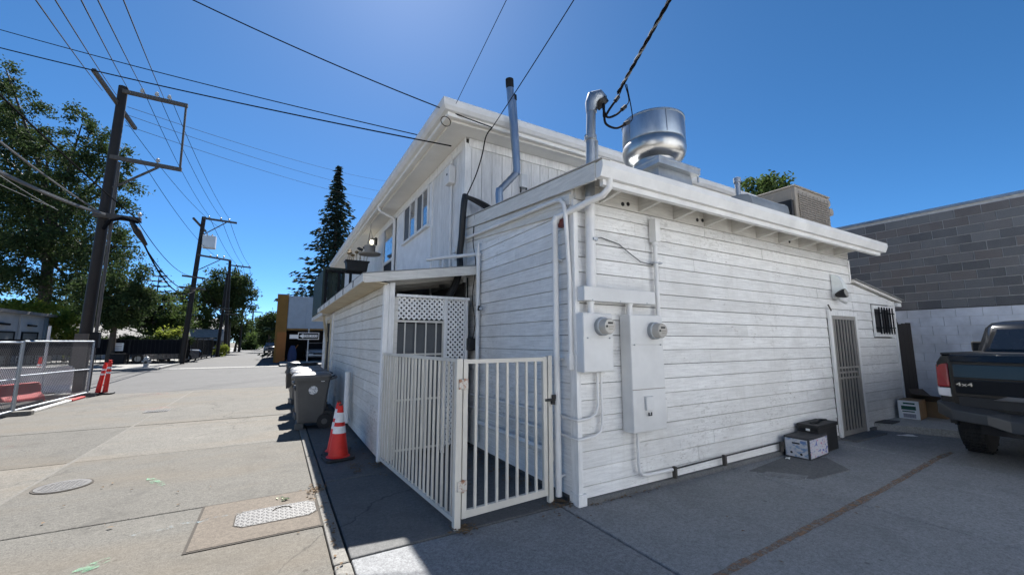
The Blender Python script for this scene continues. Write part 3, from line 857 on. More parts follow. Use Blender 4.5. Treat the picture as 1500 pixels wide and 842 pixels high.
MB().tube([(0.165, -0.075, 3.05), (0.215, -0.075, 4.05)], 0.050, 14).build('upper_pipe', M['galv'], ms, True)
MB().tube([(0.27, -0.07, 3.3), (0.285, -0.07, 3.72)], 0.018, 8).build('brace_pipe', M['galv'], ms, True)
MB().lathe([(0.066, 0), (0.066, 0.05)], (0.195, -0.075, 3.70), 14).build('clamp', M['galv'], ms, True)
MB().tube([(0.11, -0.09, 3.725), (0.29, -0.06, 3.725)], 0.014, 6).build('clamp_bolt', M['galv'], ms)
MB().box(0.145, -0.14, 2.58, 0.20, -0.02, 2.61).build('strap', M['galv'], ms)
MB().tube([(0.218, -0.075, 4.03), (0.222, -0.075, 4.13), (0.245, -0.085, 4.19), (0.30, -0.10, 4.215), (0.345, -0.12, 4.17)], [0.058, 0.07, 0.088, 0.088, 0.072], 14).build('weatherhead', M['galv'], ms, True)
MB().tube([(0.30, -0.12, 4.17), (0.355, -0.13, 4.12)], [0.078, 0.07], 14).build('cable_gland', M['black'], ms, True)
# second riser, right of the tall meter
rs = thing('riser_conduit', 'slim white riser conduit right beside the tall meter cabinet', 'conduit', (1.155, -0.05, 0.7))
MB().tube([(1.165, -0.05, 2.70), (1.155, -0.05, 0.98)], 0.026, 10).build('pipe', M['pvc'], rs, True)
MB().hexa([(1.125, -0.10, 2.70), (1.205, -0.10, 2.70), (1.205, -0.0, 2.70), (1.125, 0.0, 2.70), (1.125, -0.10, 2.97), (1.205, -0.10, 2.97), (1.205, 0.0, 2.99), (1.125, 0.0, 2.99)]).build('top_box', M['pvc'], rs, bevel=0.006)
MB().lathe([(0.036, 0), (0.036, 0.06)], (1.165, -0.05, 2.66), 12).build('coupling', M['pvc'], rs, True)
MB().lathe([(0.036, 0), (0.036, 0.06)], (1.155, -0.05, 0.98), 12).build('coupling', M['galv'], rs, True)
MB().box(1.125, -0.10, 0.68, 1.185, -0.0, 0.93).build('end_box', M['pvc'], rs, bevel=0.012)
MB().box(1.10, -0.08, 2.445, 1.24, -0.01, 2.46).build('strap', M['galv'], rs)
wz = MB().tube([(0.20, -0.03, 2.62), (0.36, -0.012, 2.66), (0.62, -0.012, 2.62), (0.80, -0.02, 2.52), (0.95, -0.02, 2.45), (1.14, -0.03, 2.43)], 0.006, 5)
tag(wz.build('wall_cable', M['wiregrey'], None, True), 'thin slack cable strung between mast and riser on the wall', 'cable')
bc = thing('base_conduit', 'conduit dropping from the tall meter and turning along the wall base', 'conduit', (0.77, -0.05, 0.2))
MB().tube([(0.755, -0.05, 0.62), (0.755, -0.05, 0.28), (0.765, -0.05, 0.21), (0.80, -0.05, 0.175), (0.87, -0.05, 0.16), (1.27, -0.05, 0.155)], 0.018, 10).build('white_pipe', M['pvc'], bc, True)
MB().tube([(1.27, -0.05, 0.155), (2.0, -0.05, 0.165), (3.55, -0.05, 0.175)], 0.009, 8).build('dark_cable', M['black'], bc, True)
for x in (1.29, 2.2, 3.5): MB().box(x, -0.075, 0.06, x + 0.03, -0.03, 0.18).build('bracket', M['polegrey'], bc)

# security light with clear rain hood
lt = thing('security_light', 'twin floodlight under a translucent hood above the security door', 'lamp', (5.55, 0, 2.35))
hood = plain('cloudy_plastic_hood', (0.84, 0.87, 0.85), 0.25, var=0.08)
hp = []
for i in range(9):
    a = math.pi / 2 * i / 8
    hp.append((-0.24 * math.sin(a) - 0.0, 0.26 * math.cos(a)))
hv = [(5.62, y * 0.72 - 0.005, 2.36 + z * 1.3) for y, z in hp] + [(5.76, y * 0.72 - 0.005, 2.36 + z * 1.3) for y, z in hp]
MB().add(hv, [(i, i + 1, 10 + i, 9 + i) for i in range(8)]).build('hood', hood, lt, True)
MB().add([(5.62, -0.005, 2.36)] + hv[:9], [(0, i + 1, i + 2) for i in range(8)]).build('hood_side', hood, lt)
MB().box(5.60, -0.05, 2.28, 5.72, -0.0, 2.355).build('base', M['meterbox'], lt, bevel=0.01)
MB().lathe([(0.03, 0.0), (0.055, 0.05), (0.075, 0.12), (0.075, 0.15)], (5.60, -0.06, 2.33), 16, Matrix.Rotation(R(80), 4, 'X')).build('lamp_head', M['black'], lt, True)
MB().lathe([(0.03, 0.151), (0.062, 0.151), (0.06, 0.157), (0.0, 0.157)], (5.60, -0.06, 2.33), 16, Matrix.Rotation(R(80), 4, 'X')).build('lens', M['meterglass'], lt, True)
MB().tube([(5.66, -0.06, 2.33), (5.86, -0.10, 2.36)], [0.03, 0.045], 10).build('lamp_head', M['meterbox'], lt, True)
MB().tube([(5.66, -0.06, 2.28), (5.84, -0.10, 2.22)], [0.025, 0.035], 10).build('sensor', M['meterbox'], lt, True)

# ---- rooftop: exhaust fan
fc = Vector((1.55, 0.22, 0))
rz0 = rz_(0.2)
fan = thing('exhaust_fan', 'big spun aluminium kitchen exhaust fan on the extension roof', 'exhaust fan', (fc.x, fc.y, rz0))
MB().hexa([(fc.x - 0.34, fc.y - 0.34, rz0 - 0.05), (fc.x + 0.34, fc.y - 0.34, rz0 - 0.05), (fc.x + 0.34, fc.y + 0.34, rz0 - 0.05), (fc.x - 0.34, fc.y + 0.34, rz0 - 0.05),
           (fc.x - 0.30, fc.y - 0.30, 3.70), (fc.x + 0.30, fc.y - 0.30, 3.70), (fc.x + 0.30, fc.y + 0.30, 3.70), (fc.x - 0.30, fc.y + 0.30, 3.70)]).build('curb', M['galv'], fan)
MB().box(fc.x - 0.39, fc.y - 0.39, 3.70, fc.x + 0.39, fc.y + 0.39, 3.735).build('base_plate', M['galv'], fan, bevel=0.005)
MB().box(fc.x - 0.385, fc.y - 0.385, 3.645, fc.x + 0.385, fc.y + 0.385, 3.699).build('skirt', M['galv'], fan)
FR = 0.40
MB().lathe([(0.27, 3.735), (0.255, 3.80), (0.26, 3.86), (0.30, 3.875), (0.36, 3.90), (FR - 0.01, 3.955), (FR + 0.002, 4.02), (FR - 0.005, 4.085), (FR - 0.03, 4.12)], (fc.x, fc.y, 0), 40).build('bowl', M['fanmetal'], fan, True)
MB().lathe([(FR - 0.03, 4.10), (FR - 0.012, 4.11), (FR - 0.005, 4.13), (FR - 0.012, 4.40), (FR, 4.405), (FR, 4.42), (FR - 0.03, 4.42), (FR - 0.035, 4.15)], (fc.x, fc.y, 0), 40).build('wind_band', M['flue'], fan, True)
MB().lathe([(0.0, 4.20), (0.18, 4.20), (0.20, 4.26), (0.12, 4.33), (0.0, 4.34)], (fc.x, fc.y, 0), 24).build('motor_cover', M['fanmetal'], fan, True)
MB().tube([(fc.x + 0.30, fc.y - 0.36, 3.68), (fc.x + 0.37, fc.y - 0.36, 3.63), (fc.x + 0.37, fc.y - 0.36, 3.55)], 0.014, 6).build('hinge_arm', M['galv'], fan)

for k_ in range(5):
    a_ = 0.5 + k_ * 1.256
    MB().bar((fc.x + 0.394 * math.cos(a_), fc.y + 0.394 * math.sin(a_), 4.12), (fc.x + 0.394 * math.cos(a_), fc.y + 0.394 * math.sin(a_), 4.40), 0.012, 0.012).build('band_seam', M['galv'], fan)
# ---- rooftop: package unit with duct
u0, u1, v0, v1 = 4.95, 6.18, 0.12, 0.80
ub, ut = rz_(0.4) - 0.02, 4.23
ac = thing('rooftop_air_conditioner', 'tan louvred air conditioning unit near the end of the extension roof', 'air conditioner', (5.5, 0.7, ub))
MB().box(u0, v0, ub, u1, v1, ut - 0.03).build('cabinet', M['beige'], ac, bevel=0.01)
MB().box(u0 - 0.02, v0 - 0.02, ut - 0.03, u1 + 0.02, v1 + 0.02, ut).build('top_cover', M['beige'], ac, bevel=0.008)
nl = 16
for i in range(nl):
    z = ub + 0.16 + i * (ut - ub - 0.27) / nl
    MB().bar((u0 + 0.10, v0 - 0.008, z), (u1 - 0.08, v0 - 0.008, z), 0.02, 0.026).build('louver', M['beigedark'], ac)
for i in range(9):
    x = u0 + 0.10 + i * (u1 - u0 - 0.18) / 8
    MB().bar((x, v0 - 0.017, ub + 0.14), (x, v0 - 0.017, ut - 0.10), 0.008, 0.008).build('guard_wire', M['beige'], ac)
for (y0_, y1_) in ((v0 + 0.05, v0 + 0.32), (v0 + 0.36, v0 + 0.62)):
    MB().box(u0 - 0.008, y0_, ub + 0.35, u0 + 0.004, y1_, ut - 0.10).build('side_panel', M['beige'], ac, bevel=0.003)
MB().tube([(u1 + 0.06, v0 + 0.1, ub - 0.05), (u1 + 0.06, v0 + 0.1, ut - 0.30)], 0.014, 6).build('refrigerant_pipe', M['galv'], ac)
MB().tube([(u1 + 0.10, v0 + 0.1, ub - 0.05), (u1 + 0.08, v0 + 0.1, ut - 0.36)], 0.012, 6).build('refrigerant_pipe', M['galv'], ac)
for (x, z) in ((u1 + 0.05, ut - 0.10), (u1 + 0.14, ut - 0.26)):
    MB().tube([(x, v0 + 0.02, z), (x, v0 + 0.18, z)], 0.075, 12).build('pipe_insulation', M['beige'], ac, True)
MB().box(u0 - 0.05, v0 - 0.05, rz_(0.1) - 0.02, u1 + 0.05, v1 + 0.05, ub + 0.05).build('curb', M['galv'], ac)
du = thing('roof_duct', 'fat galvanised duct lying on the roof beside the air conditioner', 'duct', (4.4, 0.6, rz0))
dm = MB()
ring = []
for i, x in enumerate((3.75, 3.95, 4.15, 4.5, 4.72, 4.9)):
    rr = []
    zc = 3.72 if i < 5 else 3.74
    for j in range(16):
        a = 2 * math.pi * j / 16
        cy, cz = math.cos(a), math.sin(a)
        rr.append((x, 0.55 + 0.36 * math.copysign(abs(cy) ** 0.6, cy), zc + 0.20 * math.copysign(abs(cz) ** 0.6, cz)))
    ring.append(rr)
dm.loft(ring).build('duct', plain('dull_blue_grey_duct', (0.20, 0.225, 0.25), 0.6, var=0.2, vscale=3), du, True)
for x in (3.85, 4.55): MB().box(x, 0.25, rz_(0.3) - 0.03, x + 0.08, 0.85, 3.54).build('duct_stand', M['galv'], du)
MB().box(4.86, 0.15, 3.45, 4.945, 0.95, 3.96).build('flange', M['black'], du)
vpz = at(1080, 268, Y=1.3)
vd = rz_(1.3) - vpz.z - 0.03
tag(MB().lathe([(0.05, vd), (0.05, 0.0), (0.07, 0.0), (0.07, 0.10), (0.0, 0.13)], vpz, 12).build('roof_vent_pipe', M['galv'], None, True), 'thin capped vent pipe standing behind the roof duct', 'vent')
# ================================================================== TWO-STOREY HOUSE
HY0, HY1, HX0, HX1, HZ = 2.80, 17.0, -0.03, 7.4, 5.0
hs = thing('two_storey_house', 'two-storey white house with deep boxed eaves above the extension', 'house', (0, 2.8, 0))
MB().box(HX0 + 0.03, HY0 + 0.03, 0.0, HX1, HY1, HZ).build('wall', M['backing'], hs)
# vertical boards on the back, above the extension roof
x = HX0 + 0.11
while x < HX1 - 0.05:
    w_ = 0.195 + rng.uniform(-0.01, 0.01)
    MB().box(x, HY0, 3.40, min(x + w_, HX1), HY0 + 0.028, 4.90).build('board', M['board'], hs)
    x += w_ + 0.009
MB().box(HX0 - 0.015, HY0 - 0.018, 2.5, HX0 + 0.10, HY0 + 0.0, 4.90).build('corner_board', M['trim'], hs, bevel=0.004)
MB().box(HX0 - 0.017, HY0 - 0.016, 2.5, HX0 + 0.0, HY0 + 0.12, 4.90).build('corner_board', M['trim'], hs, bevel=0.004)
MB().box(HX0 + 0.05, HY0 - 0.03, 4.84, HX1, HY0 - 0.001, 4.99).build('frieze_board', M['trim'], hs, bevel=0.004)
# boards on the alley side
y = HY0 + 0.125
while y < 4.45:
    w_ = 0.165
    MB().box(HX0, y, 2.5, HX0 + 0.028, y + w_, 4.90).build('board', M['board'], hs)
    y += w_ + 0.008
MB().box(HX0, 4.50, 2.4, HX0 + 0.028, 7.22, 4.90).build('panel', M['stucco'], hs)
MB().box(HX0 - 0.02, 4.445, 2.4, HX0 + 0.02, 4.50, 4.90).build('batten', M['trim'], hs)
MB().box(HX0 - 0.02, 7.22, 2.4, HX0 + 0.02, 7.29, 4.90).build('batten', M['trim'], hs)
y = 8.86
while y < HY1 - 0.1:
    MB().box(HX0, y, 0.0 if y > 10.6 else 2.4, HX0 + 0.028, y + 0.30, 4.90).build('board', M['board'], hs)
    y += 0.31
MB().box(HX0 - 0.022, HY0 - 0.02, 4.82, HX0 - 0.001, HY1, 4.99).build('frieze_board', M['trim'], hs, bevel=0.004)
# windows on the alley side
def house_window(y0, y1, z0, z1):
    w_ = MB().box(HX0 - 0.004, y0, z0, HX0 + 0.0, y1, z1).build('window', M['dark'], hs)
    ym = (y0 + y1) / 2
    f = MB()
    t = 0.045
    f.box(HX0 - 0.035, y0 - t, z0 - t, HX0 - 0.005, y0, z1 + t); f.box(HX0 - 0.035, y1, z0 - t, HX0 - 0.005, y1 + t, z1 + t)
    f.box(HX0 - 0.035, y0, z1, HX0 - 0.005, y1, z1 + t); f.box(HX0 - 0.03, y0, z0 - t, HX0 - 0.005, y1, z0)
    f.box(HX0 - 0.026, ym - 0.02, z0, HX0 - 0.006, ym + 0.02, z1)
    f.build('frame', M['trim'], w_, bevel=0.003)
    MB().box(HX0 - 0.010, y0, z0, HX0 - 0.006, ym - 0.02, z1).build('pane', M['bluepane'], w_)
    MB().box(HX0 - 0.018, ym + 0.02, z0, HX0 - 0.014, y1, z1).build('pane', M['screen'], w_)
M['bluepane'] = plain('sky_reflecting_glass', (0.06, 0.08, 0.11), 0.03, var=0.02, spec=1.0, coat=1.0)
house_window(4.72, 5.47, 3.98, 4.76)
house_window(5.62, 6.52, 3.98, 4.78)
MB().box(HX0 - 0.075, 4.60, 3.885, HX0 + 0.0, 6.62, 3.93).build('window_sill', M['trim'], hs, bevel=0.004)
dw = MB().box(HX0 - 0.004, 7.62, 2.75, HX0 + 0.02, 8.72, 4.76).build('balcony_door', M['dark'], hs)
f = MB()
for (a, b_) in ((7.53, 7.62), (8.72, 8.81)): f.box(HX0 - 0.045, a, 2.6, HX0 + 0.0, b_, 4.84)
f.box(HX0 - 0.045, 7.62, 4.76, HX0, 8.72, 4.84); f.box(HX0 - 0.035, 7.62, 3.72, HX0 - 0.005, 8.72, 3.80)
f.build('frame', M['trim'], dw, bevel=0.004)
MB().box(HX0 - 0.014, 7.63, 3.80, HX0 - 0.006, 8.71, 4.75).build('pane', M['bluepane'], dw)
# roof: soffit slab, fascia, gutter, low hip
EX0, EX1, EY0, EY1 = -0.56, 7.95, 2.27, 17.4
MB().box(EX0 + 0.04, EY0 + 0.04, 4.995, EX1 - 0.04, EY1 - 0.04, 5.03).build('soffit', M['eave'], hs)
fa_ = MB()
def edge_profile(pf):
    """sweep an eave section round the four corners: pf = (outward, z)"""
    rings = []
    for (sx, sy, cx, cy) in ((-1, -1, EX0, EY0), (1, -1, EX1, EY0), (1, 1, EX1, EY1), (-1, 1, EX0, EY1)):
        rings.append([(cx + sx * o_, cy + sy * o_, z) for o_, z in pf])
    rings.append(rings[0])
    return MB().loft(rings, caps=False)
edge_profile([(-0.05, 4.975), (0.0, 4.975), (0.0, 5.10), (-0.05, 5.10)]).build('fascia', M['eave'], hs)
edge_profile([(0.0, 5.035), (0.055, 5.04), (0.10, 5.09), (0.115, 5.15), (0.115, 5.19), (0.10, 5.19), (0.0, 5.17)]).build('gutter', M['gutter'], hs)
edge_profile([(-0.15, 4.955), (-0.11, 4.955), (-0.11, 4.994), (-0.15, 4.994)]).build('soffit_trim', M['eave'], hs)
cx_, cy0_, cy1_ = (EX0 + EX1) / 2, EY0 + 4.2, EY1 - 4.2
MB().add([(EX0, EY0, 5.10), (EX1, EY0, 5.10), (EX1, EY1, 5.10), (EX0, EY1, 5.10), (cx_, cy0_, 6.2), (cx_, cy1_, 6.2)], [(0, 1, 4), (1, 2, 5, 4), (2, 3, 5), (3, 0, 4, 5)]).build('roof', M['roofgrey'], hs)
# downspout under the eave on the alley side
MB().tube([(-0.55, 7.25, 5.06), (-0.53, 7.25, 4.93), (-0.44, 7.26, 4.87), (-0.14, 7.35, 4.80), (-0.085, 7.36, 4.74), (-0.085, 7.36, 2.55)], 0.036, 10).build('downspout', M['pvc'], hs, True)
# porch light, lit
pl_ = thing('porch_light', 'small lit porch lamp beside the upstairs balcony door', 'lamp', (-0.1, 9.9, 4.6))
MB().box(-0.10, 9.82, 4.60, -0.03, 9.94, 4.84).build('bracket', M['black'], pl_, bevel=0.01)
em, ent, eb = new_mat('lit_bulb')
eb.inputs['Emission Color'].default_value = (1.0, 0.85, 0.55, 1); eb.inputs['Emission Strength'].default_value = 1.0
ec_ = noise(ent, pos(ent), 20, 2, 0.5); L(ent, ramp(ent, ec_, [(0.3, (0.8, 0.75, 0.6)), (0.7, (0.9, 0.85, 0.7))]), eb.inputs['Base Color'])
MB().lathe([(0.0, -0.08), (0.045, -0.06), (0.06, 0.0), (0.05, 0.06), (0.0, 0.08)], (-0.19, 9.88, 4.68), 14).build('globe', em, pl_, True)
MB().tube([(-0.09, 9.88, 4.80), (-0.19, 9.88, 4.80), (-0.19, 9.88, 4.77)], 0.02, 8).build('arm', M['black'], pl_)
# boxes and pipes on the house corner
jb = thing('junction_box', 'white junction box with conduit high on the house side wall', 'junction box', (-0.08, 3.34, 4.4))
MB().box(-0.16, 3.23, 4.33, -0.03, 3.46, 4.66).build('box', M['pvc'], jb, bevel=0.02)
MB().tube([(-0.06, 3.36, 4.33), (-0.06, 3.36, 2.7)], 0.02, 8).build('pipe', M['pvc'], jb, True)
MB().tube([(-0.06, 3.36, 4.66), (-0.06, 3.36, 4.92)], 0.02, 8).build('pipe', M['pvc'], jb, True)
MB().lathe([(0.02, 0), (0.02, 0.01)], (-0.16, 3.32, 4.50), 8, Matrix.Rotation(R(-90), 4, 'Y')).build('knockout', M['black'], jb)
P_ = lambda u, v, y=2.05: at(u, v, Y=y)
fw_ = thing('flue_pipe', 'galvanised flue with crimped elbows and dark cap before the house eave', 'flue', (P_(733, 300).x, 2.05, 3.46))
q0 = P_(733, 300); q0.z = rz_(2.05) - 0.02
MB().tube([q0, P_(731, 284), P_(732, 277)], 0.058, 16).build('lower_pipe', M['flue'], fw_, True)
e0, e1 = P_(732, 279), P_(756, 254)
MB().tube([e0.lerp(e1, i / 8) for i in range(9)], [0.052 + (0.004 if i % 2 else -0.003) for i in range(9)], 16).build('elbow_run', M['galv'], fw_, True)
MB().tube([P_(756, 255), P_(757, 247), P_(747, 130)], 0.060, 16).build('upper_pipe', M['flue'], fw_, True)
MB().tube([P_(747, 132), P_(746.8, 127), P_(746.3, 117)], [0.053, 0.066, 0.066], 16).build('cap', M['blackmetal'], fw_, True)
s2 = thing('thin_flue', 'thin dark-capped vent pipe strapped behind the flue', 'flue', (P_(757, 200, 2.15).x, 2.15, 4.6))
MB().tube([P_(760, 235, 2.15), P_(754, 146, 2.15)], 0.026, 10).build('pipe', M['flue'], s2, True)
MB().tube([P_(754, 147, 2.15), P_(753.6, 140, 2.15)], 0.038, 10).build('cap', M['blackmetal'], s2, True)
dsn = thing('disconnect_switch', 'small grey disconnect box with two black whips beside the flue', 'switch box', (1.08, 2.75, 4.2))
MB().box(1.02, 2.70, 4.30, 1.15, 2.80, 4.55).build('box', M['meterbox'], dsn, bevel=0.008)
for x in (1.01, 1.13):
    MB().tube([(x + 0.01, 2.73, 4.36 - (0.06 if x < 1.1 else 0)), (x - 0.01, 2.72, 3.9), (x, 2.7, 3.5)], 0.016, 8).build('whip', M['black'], dsn, True)

# black cable bundle down the house corner
def cable(name, pts, r, label, mat=None, n=6, group=None, cat='cable'):
    q = [Vector(p) for p in pts]
    out = []
    for i in range(len(q) - 1):
        p0 = q[max(i - 1, 0)]; p1 = q[i]; p2 = q[i + 1]; p3 = q[min(i + 2, len(q) - 1)]
        for k_ in range(6):
            t = k_ / 6
            out.append(0.5 * ((2 * p1) + (p2 - p0) * t + (2 * p0 - 5 * p1 + 4 * p2 - p3) * t * t + (3 * p1 - p0 - 3 * p2 + p3) * t ** 3))
    out.append(q[-1])
    return tag(MB().tube(out, r, n).build(name, mat or M['wire'], None, True), label, cat, group)
cable('cable_bundle', [(-0.10, 2.62, 3.90), (-0.13, 2.60, 3.75), (-0.14, 2.62, 3.5), (-0.13, 2.68, 3.2), (-0.14, 2.72, 2.95), (-0.16, 2.66, 2.7), (-0.24, 2.62, 2.45), (-0.38, 2.58, 2.2)], 0.055, 'thick black taped cable bundle running down the house corner', M['black'], 8)
cable('insulated_line', [(-0.10, 2.62, 3.88), (0.1, 2.60, 3.84), (0.32, 2.58, 3.76), (0.6, 2.5, 3.55)], 0.035, 'thick black insulated line crossing from cable bundle to roof', M['black'], 8)
cable('insulated_line', [(-0.08, 2.60, 3.86), (0.12, 2.58, 3.78), (0.35, 2.55, 3.66), (0.55, 2.5, 3.5)], 0.025, 'lower black insulated line dipping from cable bundle to roof edge', M['black'], 8)
cable('drop_cable', [at(721, 187, Y=2.08), at(712, 200, Y=2.12), at(706, 228, Y=2.3), at(697, 257, Y=2.5), at(684, 286, Y=2.6)], 0.011, 'black drop cable hanging from the eave to the cable bundle')
cable('wall_cable', [(-0.05, 2.35, 3.5), (-0.045, 2.42, 3.1), (-0.05, 2.30, 2.7), (-0.045, 2.42, 2.2), (-0.05, 2.30, 1.8), (-0.045, 2.48, 1.45)], 0.007, 'thin wavy black cable dangling on the clapboard beside the lattice')
cable('wall_cable', [(-0.05, 2.60, 2.55), (-0.05, 2.58, 2.0), (-0.05, 2.58, 1.4)], 0.010, 'straight black cable beside the lattice edge on the wall')
tag(MB().box(-0.14, 2.30, 1.42, -0.02, 2.58, 1.60).build('cable_box', M['black'], None, bevel=0.01), 'small black cable box on the wall behind the gate', 'junction box')

# bird feeder hanging from the eave, balcony with planter
bf = thing('bird_feeder', 'hanging bird feeder with wide dish under the eave', 'bird feeder', (-0.45, 8.7, 3.95))
fz = 4.02
MB().lathe([(0.0, 0.0), (0.30, 0.0), (0.31, 0.04), (0.28, 0.05), (0.15, 0.03), (0.15, 0.22), (0.16, 0.26), (0.0, 0.30)], (-0.45, 8.7, fz), 20).build('dish', plain('pale_feeder_plastic', (0.30, 0.27, 0.23), 0.6), bf, True)
for a in (0, 2.1, 4.2):
    MB().tube([(-0.45 + 0.14 * math.cos(a), 8.7 + 0.14 * math.sin(a), fz + 0.24), (-0.45, 8.7, fz + 0.75)], 0.006, 5).build('cord', M['wiregrey'], bf)
MB().tube([(-0.45, 8.7, fz + 0.74), (-0.45, 8.7, 5.0)], 0.006, 5).build('cord', M['wiregrey'], bf)

bal = thing('balcony', 'dark railed balcony with green fence panel over the shed end', 'balcony', (-0.8, 9.2, 2.3))
MB().box(-1.55, 9.15, 2.28, -0.04, 13.2, 2.40).build('deck', M['fascia'], bal)
bz = 2.40
rt_ = at(520, 401, Y=9.2).z
for x in (-1.50, -1.16, -0.86, -0.55, -0.10):
    MB().box(x - 0.035, 9.18, bz, x + 0.035, 9.25, rt_ + 0.02).build('post', M['blackmetal'], bal)
MB().box(-1.53, 9.16, rt_, -0.05, 9.27, rt_ + 0.06).build('rail', M['blackmetal'], bal)
gz_ = at(484, 395, Y=9.4).z
for i in range(5):
    x = -1.56 + i * 0.115
    MB().box(x, 9.30, bz, x + 0.10, 9.33, gz_).build('fence_board', M['green'], bal)
for i in range(8):
    y = 9.34 + i * 0.42
    MB().box(-1.58, y, bz, -1.55, y + 0.36, gz_).build('fence_board', M['green'], bal)
MB().box(-1.60, 9.28, gz_, -0.98, 9.36, gz_ + 0.05).build('fence_cap', M['green'], bal)
MB().bar((-1.50, 9.3, 2.27), (-1.385, 9.3, 1.55), 0.06, 0.08).build('bracket', M['soffit'], bal)
pt = thing('planter_box', 'black planter box of dry flowers on the balcony railing', 'planter', (-0.7, 9.15, rt_ + 0.06))
z0_ = rt_ + 0.062
a0, a1 = at(505, 400, Y=9.2).x, at(538, 400, Y=9.2).x
MB().hexa([(a0 + 0.04, 9.06, z0_), (a1 - 0.04, 9.06, z0_), (a1 - 0.04, 9.34, z0_), (a0 + 0.04, 9.34, z0_), (a0, 9.02, z0_ + 0.30), (a1, 9.02, z0_ + 0.30), (a1, 9.38, z0_ + 0.30), (a0, 9.38, z0_ + 0.30)]).build('box', M['black'], pt, bevel=0.01)
MB().box(a0 - 0.02, 9.0, z0_ + 0.27, a1 + 0.02, 9.4, z0_ + 0.31).build('rim', M['black'], pt)
dry = plain('dry_flower_tan', (0.26, 0.19, 0.10), 0.9, var=0.3)
for i in range(9):
    x = a0 + 0.05 + (a1 - a0 - 0.1) * i / 8; h = rng.uniform(0.14, 0.36) if i < 5 else rng.uniform(0.25, 0.5)
    q = (x + rng.uniform(-0.1, 0.1), 9.2 + rng.uniform(-0.1, 0.1), z0_ + 0.29 + h)
    MB().tube([(x, 9.2, z0_ + 0.27), q], 0.008, 5).build('stem', dry, pt)
    MB().lathe([(0.0, -0.05), (0.055, -0.02), (0.06, 0.02), (0.0, 0.05)], q, 8).build('flower_head', dry if i < 5 else M['black'], pt)

# ================================================================== ALLEY SHED / PORCH
sd = thing('lean_to_shed', 'weathered white lean-to shed with lattice porch front along the alley', 'shed', (-0.7, 2.42, 0))
SX, SY0, SY1 = -1.36, 2.44, 8.10
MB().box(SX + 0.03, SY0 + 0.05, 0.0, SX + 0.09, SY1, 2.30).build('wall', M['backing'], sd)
MB().box(SX + 0.09, SY1 - 0.1, 0.0, -0.04, SY1, 2.4).build('rear_wall', M['backing'], sd)
zz = [0.03] + [0.158 * i + 0.157 for i in range(0, 15)]
for i in range(len(zz) - 1):
    z0, z1 = zz[i] + 0.008, min(zz[i + 1], 2.31)
    if z0 > 2.30: break
    if rng.random() < 0.4:
        c = rng.uniform(3.6, 6.9)
        clap(SY0 + 0.04, c - 0.001, z0, z1, face='x', base=SX + 0.03, mat=M['shedwood'], parent=sd); clap(c + 0.001, SY1, z0, z1, face='x', base=SX + 0.03, mat=M['shedwood'], parent=sd)
    else:
        clap(SY0 + 0.04, SY1, z0, z1, face='x', base=SX + 0.03, mat=M['shedwood'], parent=sd)
# end section with a dark door
MB().box(SX + 0.02, SY1 + 0.002, 0.0, -0.05, 10.6, 2.28).build('end_wall', M['shedwood'], sd)
for i in range(13):
    clap(SY1 + 0.16, 8.55, 0.03 + i * 0.165, 0.187 + i * 0.165, face='x', base=SX + 0.02, mat=M['shedwood'], parent=sd)
    clap(9.55, 10.6, 0.03 + i * 0.165, 0.187 + i * 0.165, face='x', base=SX + 0.02, mat=M['shedwood'], parent=sd)
MB().box(SX - 0.02, SY1, 0.0, SX + 0.02, SY1 + 0.14, 2.28).build('trim_board', M['trim'], sd)
dd = MB().box(SX + 0.0, 8.66, 0.02, SX + 0.018, 9.45, 2.05).build('door', M['blackmetal'], sd)
f = MB().box(SX - 0.03, 8.56, 0.0, SX + 0.015, 8.655, 2.15); f.box(SX - 0.03, 9.455, 0.0, SX + 0.015, 9.55, 2.15); f.box(SX - 0.03, 8.655, 2.055, SX + 0.015, 9.455, 2.15)
f.build('door_frame', M['soffit'], dd)
# corner posts and porch front
MB().box(SX - 0.012, SY0 - 0.06, 0.0, SX + 0.055, SY0 + 0.035, 2.34).build('corner_post', M['trim'], sd, bevel=0.004)
MB().box(SX + 0.057, SY0 - 0.05, 0.0, SX + 0.135, SY0 + 0.03, 2.36).build('corner_post', M['trim'], sd, bevel=0.004)
MB().box(SX + 0.137, SY0 - 0.035, 0.0, SX + 0.19, SY0 + 0.03, 2.16).build('corner_post', M['shedwood'], sd, bevel=0.004)
MB().box(-0.50, SY0 - 0.04, 0.0, -0.455, SY0 + 0.02, 2.165).build('lattice_post', M['trim'], sd, bevel=0.003)
MB().box(-0.165, SY0 - 0.04, 0.0, -0.12, SY0 + 0.02, 2.165).build('lattice_post', M['trim'], sd, bevel=0.003)
MB().box(-1.20, SY0 - 0.06, 2.165, -0.10, SY0 + 0.03, 2.205).build('lattice_cap', M['trim'], sd, bevel=0.003)
MB().box(-1.225, SY0 - 0.03, 1.825, -1.165, SY0 + 0.0, 2.16).build('lattice_edge', M['trim'], sd)
def lattice(x0, x1, z0, z1, yy, name):
    """two layers of diagonal laths clipped to the panel"""
    m_ = MB(); step, w_ = 0.074, 0.027
    for lay in (0, 1):
        k_ = -int((z1 - z0) / step) - 2
        while True:
            xs_ = x0 + k_ * step
            if xs_ > x1 + (z1 - z0): break
            # line x = xs_ +- (z - z0)
            sg = 1 if lay == 0 else -1
            za, zb = z0, z1
            def X_(z): return xs_ + (z - z0) if sg > 0 else xs_ + (z1 - z)
            # clip to [x0,x1]
            if sg > 0: za = max(z0, z0 + (x0 - xs_)); zb = min(z1, z0 + (x1 - xs_))
            else: zb = min(z1, z1 - (x0 - xs_)); za = max(z0, z1 - (x1 - xs_))
            if zb - za > 0.01:
                m_.bar((X_(za), yy - 0.006 * lay, za), (X_(zb), yy - 0.006 * lay, zb), 0.005, w_, up=(0, 0, 1))
            k_ += 1
    return m_.build(name, M['trim'], sd)
